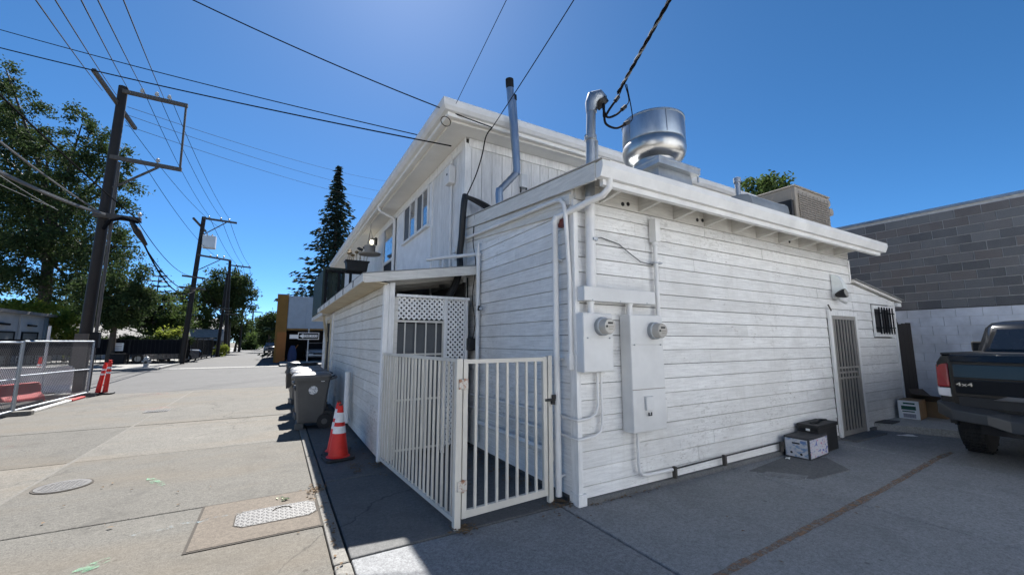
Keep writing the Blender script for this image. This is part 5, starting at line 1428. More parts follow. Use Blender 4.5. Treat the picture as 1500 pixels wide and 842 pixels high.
# bumper
bpt = plain('dark_bumper_plastic', (0.035, 0.038, 0.042), 0.45, var=0.15)
def bring(x, y, z0, z1, d): return [(x, y, z0), (x - d, y, z0 + 0.03), (x - d, y, z1 - 0.03), (x, y, z1)]
m_ = MB()
m_.loft([[(TX + 0.40, TY0 + 0.01, 0.70), (TX + 0.40, TY0 + 0.01, 0.78), (TX + 0.40, TY0 - 0.06, 0.82), (TX + 0.40, TY0 - 0.06, 0.68)],
         [(TX + 0.05, TY0 + 0.02, 0.60), (TX + 0.05, TY0 + 0.02, 0.76), (TX + 0.10, TY0 - 0.10, 0.82), (TX + 0.10, TY0 - 0.10, 0.58)],
         [(TX - 0.10, TY0 - 0.14, 0.55), (TX - 0.10, TY0 - 0.14, 0.68), (TX + 0.05, TY0 - 0.16, 0.75), (TX + 0.05, TY0 - 0.16, 0.53)],
         [(TX - 0.12, TY0 - 0.45, 0.53), (TX - 0.12, TY0 - 0.45, 0.65), (TX + 0.05, TY0 - 0.45, 0.72), (TX + 0.05, TY0 - 0.45, 0.51)],
         [(TX - 0.06, TY0 - 0.62, 0.46), (TX - 0.06, TY0 - 0.62, 0.60), (TX + 0.05, TY0 - 0.62, 0.68), (TX + 0.05, TY0 - 0.62, 0.44)],
         [(TX - 0.06, TY1 + 0.62, 0.46), (TX - 0.06, TY1 + 0.62, 0.60), (TX + 0.05, TY1 + 0.62, 0.68), (TX + 0.05, TY1 + 0.62, 0.44)],
         [(TX - 0.12, TY1 + 0.45, 0.53), (TX - 0.12, TY1 + 0.45, 0.65), (TX + 0.05, TY1 + 0.45, 0.72), (TX + 0.05, TY1 + 0.45, 0.51)],
         [(TX - 0.10, TY1 + 0.14, 0.55), (TX - 0.10, TY1 + 0.14, 0.68), (TX + 0.05, TY1 + 0.16, 0.75), (TX + 0.05, TY1 + 0.16, 0.53)],
         [(TX + 0.40, TY1 - 0.01, 0.70), (TX + 0.40, TY1 - 0.01, 0.78), (TX + 0.40, TY1 + 0.06, 0.82), (TX + 0.40, TY1 + 0.06, 0.68)]])
m_.build('bumper', bpt, tk, bevel=0.012)
MB().box(TX + 0.02, TY1 + 0.2, 0.72, TX + 0.10, TY0 - 0.2, 0.845).build('step_pad', M['black'], tk)
MB().box(TX + 0.06, TY1 + 0.35, 0.40, TX + 0.5, TY0 - 0.55, 0.52).build('frame_rail', M['dark'], tk)
MB().box(TX + 0.3, TY1 + 0.3, 0.36, 10.0, TY0 - 0.3, 0.62).build('chassis', M['dark'], tk)
tp = [(0.0, 0.0)]
def wheel(cx, cy, s_):
    Mw = Matrix.Rotation(R(90), 4, 'X')
    w_ = MB().lathe([(0.235, -0.125), (0.33, -0.135), (0.375, -0.115), (0.392, -0.08), (0.395, 0.0), (0.392, 0.08), (0.375, 0.115), (0.33, 0.135), (0.235, 0.125)], (cx, cy, 0.393), 40, Mw).build('wheel', M['tyre'], tk, True)
    MB().lathe([(0.0, 0.0), (0.08, 0.02), (0.10, 0.0), (0.20, 0.01), (0.235, 0.10), (0.236, -0.12), (0.0, -0.12)], (cx, cy, 0.393), 24, Matrix.Rotation(R(90 if s_ < 0 else -90), 4, 'X')).build('rim', M['galv'], w_, True)
    tm_ = MB()
    for i in range(44):
        a = 2 * math.pi * i / 44
        for k_ in range(4):
            yy = -0.10 + k_ * 0.058 + (0.012 if i % 2 else 0)
            p0 = Vector((math.cos(a) * 0.397, 0, math.sin(a) * 0.397)); tdir = Vector((-math.sin(a), 0, math.cos(a))) * 0.019
            c0 = Vector((cx, cy + yy, 0.393)) + p0
            tm_.bar(c0 - tdir, c0 + tdir, 0.044, 0.012, up=(math.cos(a), 0, math.sin(a)))
    stuff(tm_.build('tread', M['tyre'], w_))
for (x, s_) in ((6.18, 1), (6.18, -1), (9.38, 1), (9.38, -1)):
    wheel(x, ym + s_ * 0.83, s_)
    MB().tube([(x + 0.49 * math.cos(a_ * math.pi / 10), ym + s_ * 0.945, 0.42 + 0.49 * math.sin(a_ * math.pi / 10)) for a_ in range(0, 11)], 0.045, 8).build('arch_flare', M['black'], tk, True)
    wl_ = MB(); wl_.prism([(x + 0.455 * math.cos(k_ * math.pi / 8), 0.40 + 0.455 * math.sin(k_ * math.pi / 8)) for k_ in range(9)], ym + s_ * 0.60, ym + s_ * 0.957, 'y'); wl_.build('wheel_well', M['dark'], tk)

# ================================================================== POLES AND WIRES
def pole(name, label, x, y, h, r0, r1, top=None):
    t = thing(name, label, 'utility pole', (x, y, 0), 0.0, 'utility poles along the alley')
    tx = x if top is None else top
    n_ = 8
    MB().tube([(x + (tx - x) * i / n_, y, h * i / n_ - (0.1 if i == 0 else 0)) for i in range(n_ + 1)], [r0 + (r1 - r0) * i / n_ for i in range(n_ + 1)], 14).build('shaft', M['pole'], t, True)
    return t
def insulator(t, p, mat=None):
    MB().lathe([(0.02, -0.02), (0.02, 0.05), (0.06, 0.06), (0.065, 0.10), (0.045, 0.13), (0.055, 0.16), (0.0, 0.20)], p, 10).build('insulator', M['insul'], t, True)
p1 = pole('utility_pole', 'near tall utility pole with square crossarm frame behind the chain-link fence', -7.99, 15.1, 10.46, 0.165, 0.13, -7.89)
PY = 15.1
MB().bar((-7.86, PY - 0.14, 10.24), (-6.05, PY - 0.14, 10.24), 0.10, 0.13).build('crossarm', M['polegrey'], p1)
MB().bar((-7.95, PY - 0.14, 7.80), (-6.02, PY - 0.14, 7.75), 0.10, 0.13).build('crossarm', M['polegrey'], p1)
MB().bar((-6.10, PY - 0.14, 10.2), (-6.07, PY - 0.14, 7.8), 0.06, 0.06).build('link_rod', M['polegrey'], p1)
MB().bar((-7.78, PY - 0.12, 6.73), (-6.67, PY - 0.14, 7.70), 0.06, 0.06).build('brace', M['polegrey'], p1)
MB().bar((-8.25, PY - 1.35, 10.15), (-7.72, PY + 1.05, 9.45), 0.10, 0.12).build('crossarm', M['polegrey'], p1)
MB().bar((-8.15, PY - 0.15, 5.74), (-6.95, PY - 0.15, 5.70), 0.14, 0.16).build('cable_arm', M['polegrey'], p1)
for x in (-7.35, -6.95, -6.6): insulator(p1, (x, PY - 0.14, 10.31))
insulator(p1, (-6.7, PY - 0.14, 7.84)); insulator(p1, (-7.0, PY - 0.15, 5.78))
MB().tube([(-7.70, PY - 0.14, 0.0), (-7.69, PY - 0.14, 4.0), (-7.70, PY - 0.14, 7.65)], 0.045, 10).build('conduit_riser', M['polegrey'], p1, True)
MB().box(-8.17, PY - 0.20, 0.0, -7.84, PY - 0.165, 1.8).build('pole_guard', M['polegrey'], p1)
MB().box(-7.78, PY - 0.28, 1.35, -7.58, PY - 0.08, 1.85).build('riser_box', M['blackmetal'], p1)
MB().tube([(-7.2, PY - 0.2, 5.64), (-7.0, PY - 0.2, 5.30), (-6.85, PY + 0.3, 4.95)], [0.05, 0.11, 0.06], 10).build('splice_case', M['black'], p1, True)
MB().tube([(-7.85, PY - 0.2, 5.25), (-7.7, PY - 0.25, 5.55), (-7.4, PY - 0.25, 5.68), (-7.0, PY - 0.2, 5.6)], 0.05, 8).build('cable_bend', M['wire'], p1, True)
p2 = pole('utility_pole', 'second utility pole carrying the square grey transformer', -8.24, 32.9, 10.60, 0.17, 0.13, -7.83)
PY2 = 32.9
MB().bar((-7.85, PY2 - 0.15, 10.47), (-5.80, PY2 - 0.15, 10.40), 0.11, 0.13).build('crossarm', M['polegrey'], p2)
MB().bar((-7.80, PY2 - 0.15, 9.20), (-6.45, PY2 - 0.15, 10.35), 0.06, 0.06).build('brace', M['polegrey'], p2)
MB().bar((-7.95, PY2 - 0.15, 7.72), (-5.96, PY2 - 0.15, 7.50), 0.10, 0.12).build('crossarm', M['polegrey'], p2)
MB().bar((-7.95, PY2 - 0.15, 6.55), (-6.60, PY2 - 0.15, 7.5), 0.05, 0.05).build('brace', M['polegrey'], p2)
MB().bar((-8.3, PY2 - 0.9, 10.2), (-7.75, PY2 + 0.8, 9.7), 0.10, 0.12).build('crossarm', M['polegrey'], p2)
MB().bar((-8.7, PY2 - 0.15, 6.15), (-7.4, PY2 - 0.15, 6.05), 0.10, 0.12).build('crossarm', M['polegrey'], p2)
MB().bar((-8.8, PY2 - 0.15, 5.35), (-7.3, PY2 - 0.15, 5.25), 0.10, 0.12).build('crossarm', M['polegrey'], p2)
tfm = MB().box(-7.72, PY2 - 0.55, 8.25, -6.95, PY2 + 0.05, 9.15).build('transformer', M['meterbox'], p2, bevel=0.03)
for x in (-7.5, -7.2): MB().lathe([(0.04, 0), (0.06, 0.06), (0.04, 0.16), (0.0, 0.2)], (x, PY2 - 0.25, 9.15), 8).build('bushing', M['insul'], tfm)
for x in (-7.5, -6.8, -6.3): insulator(p2, (x, PY2 - 0.15, 10.48))
for x in (-7.2, -6.8, -6.4): insulator(p2, (x, PY2 - 0.15, 7.62))
p3 = pole('utility_pole', 'third utility pole standing dark against the round alley tree', -7.42, 51.0, 10.57, 0.19, 0.14, -7.74)
MB().bar((-7.7, 50.85, 9.98), (-5.7, 50.85, 9.88), 0.11, 0.14).build('crossarm', M['polegrey'], p3)
MB().bar((-7.9, 50.85, 4.6), (-6.6, 50.85, 4.5), 0.11, 0.14).build('crossarm', M['polegrey'], p3)
for x in (-7.1, -6.5, -5.9): insulator(p3, (x, 50.85, 9.97))
p3b = pole('utility_pole', 'leaning grey pole close behind the third utility pole', -7.75, 47.5, 8.6, 0.16, 0.12, -7.5)
MB().bar((-8.3, 47.35, 4.9), (-7.0, 47.35, 4.9), 0.10, 0.12).build('crossarm', M['polegrey'], p3b)
p4 = pole('utility_pole', 'fourth utility pole down the alley with one crossarm', -7.40, 70, 8.4, 0.18, 0.13)
MB().bar((-7.8, 69.85, 7.95), (-5.6, 69.85, 7.80), 0.12, 0.15).build('crossarm', M['polegrey'], p4)
MB().bar((-7.7, 69.85, 6.9), (-6.4, 69.85, 6.8), 0.12, 0.15).build('crossarm', M['polegrey'], p4)
p5 = pole('utility_pole', 'farthest utility pole at the alley end', -7.2, 95, 8.2, 0.18, 0.13)
MB().bar((-8.0, 94.85, 7.6), (-5.6, 94.85, 7.5), 0.12, 0.16).build('crossarm', M['polegrey'], p5)

def wire(a, b, sag, r, label, mat=None, n=18, group='overhead wires', name='overhead_wire'):
    a, b = Vector(a), Vector(b)
    pts = []
    for i in range(n + 1):
        t = i / n
        p = a.lerp(b, t); p.z -= sag * 4 * t * (1 - t)
        pts.append(p)
    return tag(MB().tube(pts, r, 5).build(name, mat or M['wire'], None, True), label, 'wire', group)
# primaries from pole to pole
tops1 = [(-7.35, PY - 0.14, 10.5), (-6.95, PY - 0.14, 10.5), (-6.6, PY - 0.14, 10.5)]
tops2 = [(-7.5, PY2 - 0.15, 10.66), (-6.8, PY2 - 0.15, 10.66), (-6.3, PY2 - 0.15, 10.66)]
tops3 = [(-7.1, 50.85, 10.15), (-6.5, 50.85, 10.15), (-5.9, 50.85, 10.15)]
nm = ('leftmost', 'middle', 'rightmost')
for i in range(3):
    wire(tops1[i], tops2[i], 0.35, 0.010, nm[i] + ' of three high wires from near pole to transformer pole')
    wire(tops2[i], tops3[i], 0.4, 0.014, nm[i] + ' of three high wires from transformer pole to third pole')
    wire(tops3[i], (tops3[i][0], 70, 8.1), 0.3, 0.016, nm[i] + ' of three wires from third to fourth pole')
# primaries coming over the camera from the previous pole
ov = [((150, 133), (65, 0), 'leftmost'), ((171, 140), (92, 0), 'second'), ((192, 138), (128, 0), 'third'), ((216, 143), (152, 0), 'fourth'), ((242, 148), (188, 0), 'rightmost')]
for (a, b_, w_) in ov:
    A_ = at(a[0], a[1], Y=PY - (0.14 if w_ in ('third', 'fourth', 'rightmost') else 0.8))
    Bp = at(b_[0], b_[1], Y=4.0)
    d = (Bp - A_)
    wire(A_, A_ + d * 2.3, 0.15, 0.009, w_ + ' of the five high wires coming overhead to the near pole')
for (z1_, z2_, w_) in ((9.25, 9.9, 'upper'), (7.95, 7.68, 'lower')):
    wire((-7.2 if z1_ < 9 else -7.72, PY, z1_), (-6.8, PY2, z2_), 0.4, 0.010, w_ + ' secondary wire between near pole and transformer pole')
# street-direction lines crossing in the sky, from the crossarm to the right
for (z_, v2, w_) in ((9.9, 272, 'top'), (9.6, 288, 'middle'), (9.2, 302, 'bottom')):
    a = Vector((-7.8, PY + 0.3, z_)); b_ = at(560, v2 - 12, D=40)
    d = b_ - a
    wire(a, a + d * 1.25, 0.5, 0.009, w_ + ' of three faint wires running from near pole behind the conifer')
wire((-7.1, PY, 5.75), (-8.0, PY2, 6.2), 0.55, 0.014, 'slim messenger wire from near pole cable arm to transformer pole')
wire((-6.9, PY + 0.25, 4.98), (-7.75, PY2, 5.40), 1.05, 0.030, 'thick lashed cable sagging from near pole to transformer pole')
wire((-6.95, PY + 0.2, 5.05), (-7.6, PY2, 5.45), 0.85, 0.022, 'second lashed cable sagging just above the thick one')
wire((-7.7, PY2, 5.40), (-7.3, 51, 4.6), 0.9, 0.030, 'thick lashed cable sagging from transformer pole to third pole')
wire((-7.6, PY2, 6.10), (-7.2, 51, 4.9), 0.8, 0.024, 'thinner cable sagging from transformer pole to third pole')
# cables from the left into the near pole
def seen(uv, Y_): return at(uv[0], uv[1], Y=Y_)
def wire2(a, b_, Ya, Yb, r, label, sag=0.12, mat=None, ext=1.35):
    A_, B_ = seen(a, Ya), seen(b_, Yb)
    return wire(A_, A_ + (B_ - A_) * ext, sag, r, label, mat)
wire2((207, 326), (0, 132), PY - 0.2, 8.5, 0.022, 'black wire slanting from overhead to the cable arm end')
wire2((148, 312), (0, 202), PY - 0.2, 9.5, 0.026, 'grey cable slanting down across the tree to near pole', 0.1, M['wiregrey'])
wire2((153, 314), (0, 246), PY - 0.25, 10.0, 0.05, 'thick pale lashed cable slanting across the big tree to near pole', 0.12, M['wiregrey'])
wire2((85, 308), (0, 255), PY + 4, 12.0, 0.012, 'thin pale wire below the thick lashed cable', 0.05, M['wiregrey'])
wire2((80, 304), (0, 268), PY + 4.2, 12.0, 0.010, 'lowest thin pale wire in front of the big tree', 0.05, M['wiregrey'])
# service drops to the house
hp1 = at(661, 214, X=-0.30); hp2 = at(617, 199, X=-0.45); hp3 = at(721, 187, Y=2.08)
def drop(h_, uv, Y_, r, label, ext=1.25, sag=0.10):
    B_ = at(uv[0], uv[1], Y=Y_)
    return wire(h_, h_ + (B_ - h_) * ext, sag, r, label)
drop(hp1, (0, 66), 9.0, 0.012, 'lower of two long service wires reaching the house eave')
drop(hp2, (0, 40), 10.5, 0.010, 'upper of two long service wires reaching the house eave')
drop(hp3, (295, 0), 3.5, 0.009, 'wire from overhead to the eave corner above the house windows')
drop(at(668, 152, Y=2.08), (742, 0), 0.2, 0.004, 'thin wire rising steeply from the house eave corner', 1.2, 0.0)
drop(hp3, (840, 0), 0.3, 0.007, 'wire rising from eave to the right of the flue', 1.2, 0.02)
for (u, v) in ((272, 181), (283, 185)):
    pass
wa = Vector((0.345, -0.14, 4.13))
q3 = lambda u, v: at(u, v, Y=-0.28)
for k_, (pp, w_) in enumerate((([wa, q3(885, 168), q3(888, 182), q3(903, 188), q3(917, 181)], 'lowest'), ([wa + Vector((0, 0, 0.02)), q3(884, 160), q3(890, 172), q3(903, 168), q3(913, 159)], 'middle'), ([wa + Vector((0, 0, -0.02)), q3(885, 172), q3(893, 160), q3(903, 146)], 'upper'))):
    cable('drip_loop_cable', pp, 0.012, w_ + ' black drip-loop cable hanging below the weatherhead', None, 6, 'drip loops at the weatherhead')
    e_ = pp[-1]; d_ = (pp[-1] - pp[-2]).normalized()
    tag(MB().tube([e_ - d_ * 0.03, e_ + d_ * 0.05], 0.022, 8).build('cable_splice', M['black'], None, True), w_ + ' black splice connector at the drip loops', 'connector', 'drip loop splices')
    cable('splice_tail', [e_ + d_ * 0.05, e_ + d_ * 0.10 + Vector((0.02, 0, 0.06)), q3(912 - 3 * k_, 128 - 2 * k_) + Vector((0, -0.06, 0))], 0.006, w_ + ' thin tail from drip-loop splice up to the service cable', None, 5, 'splice tails')
sv = at(905, 137, Y=-0.4)
tw = at(981, 0, Y=-1.2)
d = tw - sv
for k_ in range(3):
    pts = []
    for i in range(61):
        t = i / 60 * 1.3
        p = sv + d * t; a = t * 22 + k_ * 2.09
        pts.append(p + Vector((math.cos(a) * 0.011, 0, math.sin(a) * 0.011)))
    tag(MB().tube(pts, 0.0085, 6).build('service_cable', M['wire'] if k_ else M['wiregrey'], None, True), ('pale bare strand', 'first black strand', 'second black strand')[k_] + ' of the twisted service cable above the weatherhead', 'cable', 'twisted service cable')
# sleeves on the eave wire
lc = at(653, 178, Y=2.08)
tag(MB().tube([lc + Vector((0.075 * math.cos(k_ * math.pi / 8), 0.0, 0.075 * math.sin(k_ * math.pi / 8))) for k_ in range(17)], 0.006, 5).build('cable_coil', M['wire'], None, True), 'small coil of spare wire hanging at the eave corner', 'cable')
# ================================================================== CHAIN-LINK FENCE AND WORKS
FX = -7.32
M['meshwire'] = plain('dull_zinc_wire', (0.13, 0.13, 0.135), 0.8, spec=0.2)
def chain_panel(label, ya, yb, zt=1.55, xa=FX, xb=FX):
    t = thing('chain_link_fence', label, 'fence', (xa, (ya + yb) / 2, 0), 0, 'temporary fence panels')
    def P(s_, z): return (xa + (xb - xa) * s_, ya + (yb - ya) * s_, z)
    for s_ in (0.0, 1.0):
        MB().tube([P(s_, 0.0), P(s_, zt)], 0.024, 8).build('post', M['galv'], t, True)
    MB().tube([P(0, zt - 0.02), P(1, zt - 0.02)], 0.022, 8).build('top_rail', M['galv'], t, True)
    MB().tube([P(0, 0.10), P(1, 0.10)], 0.020, 8).build('bottom_rail', M['galv'], t, True)
    MB().tube([P(0, 0.82), P(1, 0.76)], 0.014, 8).build('middle_rail', M['galv'], t, True)
    m_ = MB(); Lg = math.hypot(yb - ya, xb - xa); H_ = zt - 0.12; st = 0.075
    n_ = int((Lg + H_) / st)
    for k_ in range(n_):
        s0 = -H_ + k_ * st
        for sg in (1, -1):
            a0_, a1_ = s0, s0 + H_
            z0_, z1_ = (0.10, 0.10 + H_)
            lo = max(a0_, 0.0); hi = min(a1_, Lg)
            if hi - lo < 0.03: continue
            if sg > 0: za, zb = z0_ + (lo - a0_), z0_ + (hi - a0_)
            else: za, zb = z1_ - (lo - a0_), z1_ - (hi - a0_)
            m_.tube([P(lo / Lg, za), P(hi / Lg, zb)], 0.0036, 3, False)
    stuff(m_.build('wire_mesh', M['meshwire'], t))
    return t
chain_panel('chain-link fence panel at the near end, running out of frame', 6.3, 9.62)
chain_panel('chain-link fence panel beside the red delineator posts', 9.68, 13.2, 1.57, FX, -7.22)
for i, (y, l) in enumerate(((9.65, 'concrete fence foot between the two chain-link panels'), (13.1, 'concrete fence foot under the fence end by the delineators'))):
    tag(MB().prism(cham(FX - 0.32, y - 0.10, FX + 0.30, y + 0.10, 0.03), 0.0, 0.09).build('ballast_block', M['kerb'], None, bevel=0.01), l, 'ballast block', 'fence feet')
ed = thing('ground_rail', 'pale edging rail with a red band lying below the chain-link fence', 'rail', (FX + 0.25, 11, 0))
MB().box(FX + 0.10, 9.8, 0.0, FX + 0.20, 11.9, 0.05).build('pale_length', M['whiteplastic'], ed, bevel=0.01)
MB().box(FX + 0.12, 11.905, 0.0, FX + 0.22, 12.7, 0.05).build('red_length', M['redplastic'], ed, bevel=0.01)
def delineator(label, loc, lean, hgt=0.95):
    t = thing('delineator_post', label, 'delineator', loc, 0, 'delineator posts')
    d = Vector((lean[0], lean[1], 1)).normalized()
    def Q(z): return Vector((0, 0, 0)) + d * z
    local(MB().prism(cham(-0.2, -0.2, 0.2, 0.2, 0.06), 0.0, 0.05).build('base', M['black'], t, bevel=0.01))
    local(MB().tube([Q(0.05), Q(hgt * 0.5), Q(hgt * 0.93)], [0.062, 0.054, 0.046], 14).build('post', M['cone'], t, True))
    for (a, b_) in ((0.60, 0.655), (0.74, 0.80)):
        local(MB().tube([Q(hgt * a), Q(hgt * b_)], [0.056, 0.053], 14, False).build('band', M['reflect'], t, True))
    local(MB().tube([Q(hgt * 0.93), Q(hgt * 0.96), Q(hgt)], [0.05, 0.03, 0.045], 12).build('grip', M['cone'], t, True))
    return t
delineator('leaning red delineator post nearest the fence end', (-7.10, 13.55, 0), (0.10, 0.05), 0.93)
delineator('taller upright red delineator post with white bands on the alley edge', (-6.93, 13.52, 0), (0.04, 0.0), 1.0)
delineator('red delineator post behind the fence left of the barrier', (-9.3, 13.1, 0), (0, 0), 0.9)
delineator('red delineator post behind the red barrier', (-9.1, 15.6, 0), (0.02, 0), 1.05)
def barrier(label, loc, rz, mat, ln=1.5, h=0.62):
    t = thing('plastic_barrier', label, 'barrier', loc, rz, 'plastic barriers behind the fence')
    local(MB().prism([(-0.22, 0.0), (0.22, 0.0), (0.20, 0.12), (0.09, 0.25), (0.07, h), (-0.07, h), (-0.09, 0.25), (-0.20, 0.12)], -ln / 2, ln / 2, 'x').build('body', mat, t, bevel=0.02))
    for x in (-ln * 0.3, ln * 0.3):
        local(MB().box(x - 0.12, -0.235, 0.0, x + 0.12, 0.235, 0.05).build('foot', M['black'], t))
    local(MB().box(-ln / 2 + 0.05, -0.075, h, ln / 2 - 0.05, 0.075, h + 0.05).build('cap', mat, t, bevel=0.01))
    return t
barrier('red plastic barrier seen through the chain-link mesh', (-8.15, 12.0, 0), R(68), M['redplastic'], 1.0, 0.45)
barrier('white plastic barrier behind the red one', (-9.0, 14.2, 0), R(15), M['whiteplastic'], 2.2, 0.75)
pl2 = thing('timber_pallet', 'low timber pallet lying behind the chain-link fence', 'pallet', (-8.0, 10.6, 0))
for i in range(6): MB().box(-8.5, 10.0 + i * 0.22, 0.10, -7.5, 10.14 + i * 0.22, 0.125).build('plank', M['polegrey'], pl2)
for x in (-8.5, -8.04, -7.58): MB().box(x, 10.0, 0.0, x + 0.08, 11.24, 0.099).build('runner', M['polegrey'], pl2)
tag(MB().loft([[(-8.9 + 0.5 * math.cos(a) * q, 9.6 + 0.9 * math.sin(a) * q, z) for a in [2 * math.pi * k_ / 12 for k_ in range(12)]] for q, z in ((1.0, 0.0), (0.8, 0.2), (0.45, 0.36), (0.1, 0.42))]).build('soil_heap', M['ground'], None, True), 'low heap of soil behind the fence', 'soil heap')
tag(MB().tube([(-8.4, 13.9, 0.0), (-8.4, 13.9, 2.0)], 0.035, 8).build('marker_post', M['whiteplastic'], None, True), 'plain white post rising above the chain-link fence', 'post')

# ================================================================== FAR SIDE OF THE STREET
hy = thing('fire_hydrant', 'pale fire hydrant on the far footway with dark base', 'hydrant', (-8.87, 27.0, 0.1))
hm = plain('pale_hydrant_paint', (0.36, 0.35, 0.33), 0.5)
MB().lathe([(0.17, 0.0), (0.17, 0.05), (0.12, 0.06), (0.12, 0.42), (0.15, 0.43), (0.15, 0.47), (0.13, 0.48), (0.11, 0.56), (0.04, 0.61), (0.03, 0.66), (0.0, 0.66)], (-8.87, 27.0, 0.1), 14).build('barrel', hm, hy, True)
MB().tube([(-9.07, 27.0, 0.43), (-8.67, 27.0, 0.43)], 0.06, 10).build('outlet', hm, hy, True)
MB().tube([(-8.87, 26.8, 0.40), (-8.87, 27.0, 0.40)], 0.075, 10).build('outlet', M['black'], hy, True)

def iron_fence(label, a, b, zt, zs):
    a, b = Vector(a), Vector(b)
    t = thing('iron_fence', label, 'fence', (a + b) / 2, 0, 'black fences of the car park')
    Lg = (b - a).length; d = (b - a) / Lg
    n_ = max(2, int(Lg / 2.6))
    for i in range(n_ + 1):
        p = a + d * (Lg * i / n_)
        MB().box(p.x - 0.05, p.y - 0.05, 0.0, p.x + 0.05, p.y + 0.05, zt + 0.05).build('post', M['blackmetal'], t)
    for z in (0.18, zs, zt):
        MB().bar(a + Vector((0, 0, z)), b + Vector((0, 0, z)), 0.035, 0.05).build('rail', M['blackmetal'], t)
    m_ = MB(); s_ = 0.0
    while s_ < Lg:
        p = a + d * s_
        m_.box(p.x - 0.012, p.y - 0.012, 0.12, p.x + 0.012, p.y + 0.012, zt)
        s_ += 0.22
    stuff(m_.build('pickets', M['blackmetal'], t))
    nrm = Vector((-d.y, d.x, 0)) * 0.03
    v = [a + nrm, b + nrm]
    MB().bar((v[0].x, v[0].y, (zs + zt) / 2), (v[1].x, v[1].y, (zs + zt) / 2), 0.01, zt - zs).build('privacy_screen', plain('black_screen_cloth', (0.010, 0.011, 0.014), 0.95, spec=0.05), t)
    return t
iron_fence('black iron fence with dark screen along the far footway', (-30, 33.0, 0), (-8.35, 33.0, 0), 1.66, 0.72)
iron_fence('black iron fence turning down along the far alley', (-8.35, 33.1, 0), (-8.15, 47.0, 0), 1.72, 0.30)
fs = thing('fence_sign', 'white notice sign fixed on the black fence', 'sign', (-11.62, 32.9, 0.9))
MB().box(-11.9, 32.90, 0.93, -11.34, 32.92, 1.45).build('panel', M['signwhite'], fs, bevel=0.004)
for z in (1.36, 1.24, 1.15, 1.06): MB().box(-11.82, 32.895, z, -11.42, 32.899, z + 0.025).build('print_line', M['wiregrey'], fs)
tb = thing('litter_bin', 'black litter bin standing before the fence sign', 'bin', (-11.45, 32.4, 0.1))
MB().prism(cham(-11.75, 32.15, -11.05, 32.75, 0.05), 0.1, 0.70).build('body', M['blackmetal'], tb, bevel=0.01)
MB().prism(cham(-11.78, 32.12, -11.02, 32.78, 0.05), 0.70, 0.78).build('lid', M['blackmetal'], tb, bevel=0.01)

def car(label, loc, rz, mat, s=1.0, cat='car'):
    t = thing('parked_car', label, cat, loc, rz, 'cars in the background')
    def rg(x, w, z0, z1): return [(x, -w / 2, z0), (x, w / 2, z0), (x, w / 2, z1 - 0.08), (x, w / 2 - 0.1, z1), (x, -w / 2 + 0.1, z1), (x, -w / 2, z1 - 0.08)]
    local(MB().loft([rg(-2.2, 1.5, 0.40, 0.72), rg(-2.05, 1.75, 0.28, 0.85), rg(-0.9, 1.8, 0.25, 0.95), rg(1.2, 1.8, 0.25, 0.98), rg(2.1, 1.7, 0.30, 0.92), rg(2.2, 1.5, 0.42, 0.80)]).build('body', mat, t, True))
    local(MB().loft([[(-1.2, -0.82, 0.93), (1.6, -0.82, 0.93), (1.6, 0.82, 0.93), (-1.2, 0.82, 0.93)], [(-0.5, -0.68, 1.40), (1.1, -0.68, 1.40), (1.1, 0.68, 1.40), (-0.5, 0.68, 1.40)]]).build('glasshouse', M['glass'], t, bevel=0.05))
    local(MB().box(-0.5, -0.66, 1.395, 1.1, 0.66, 1.44).build('roof', mat, t, bevel=0.03))
    for x in (-1.35, 1.35):
        for y in (-0.80, 0.80):
            w_ = local(MB().tube([(x, y - 0.1, 0.32), (x, y + 0.1, 0.32)], 0.32, 20).build('wheel', M['tyre'], t, True))
            local(MB().tube([(x, y - 0.105, 0.32), (x, y + 0.105, 0.32)], 0.19, 14).build('rim', M['galv'], w_, True))
    for y in (-0.62, 0.62):
        local(MB().box(-2.2, y - 0.22, 0.58, -2.02, y + 0.22, 0.74).build('headlight', M['clearlens'], t, bevel=0.02))
    local(MB().box(-2.22, -0.4, 0.50, -2.1, 0.4, 0.66).build('grille', M['black'], t, bevel=0.01))
    return t
car('silver car facing out of the dark carport', (0.35, 34.6, 0.02), R(90), plain('silver_car_paint', (0.30, 0.31, 0.33), 0.25, var=0.05, coat=1.0))
car('dark blue car parked behind the black fence', (-9.9, 36.5, 0), R(8), plain('dark_blue_car_paint', (0.02, 0.03, 0.05), 0.2, var=0.05, coat=1.0))
car('white car parked far behind the black fence', (-11.8, 39.5, 0), R(4), plain('white_car_paint', (0.6, 0.6, 0.6), 0.3, var=0.05, coat=1.0))
car('dark car parked down the far alley by the trees', (-3.2, 62, 0), R(92), plain('black_car_paint', (0.02, 0.02, 0.022), 0.2, var=0.05, coat=1.0))

# orange and grey building with carport
ob = thing('orange_building', 'ochre and orange walled building with grey clad upper front across the street', 'building', (1.5, 33, 0))
MB().box(-2.73, 31.5, 2.25, -2.03, 46, 5.02).build('upper_side_wall', M['orange'], ob)
MB().box(-2.75, 31.49, 0.0, -2.02, 46, 2.245).build('lower_side_wall', M['orange2'], ob)
MB().box(-2.75, 31.46, 0.0, -2.63, 31.485, 5.05).build('edge_strip', M['orange'], ob)
MB().box(-2.77, 31.45, 5.03, -2.0, 46, 5.08).build('coping', M['galv'], ob)
MB().box(-2.02, 31.56, 2.52, 9.0, 46, 4.98).build('clad_front_core', M['greypanel'], ob)
for i in range(9):
    for j in range(2):
        MB().box(-1.99 + i * 1.2, 31.53, 2.53 + j * 1.23, -1.99 + i * 1.2 + 1.185, 31.558, 2.53 + j * 1.23 + 1.215).build('panel', M['greypanel'], ob)
MB().box(-2.01, 31.50, 2.40, 9.0, 31.62, 2.518).build('lintel', M['orange'], ob)
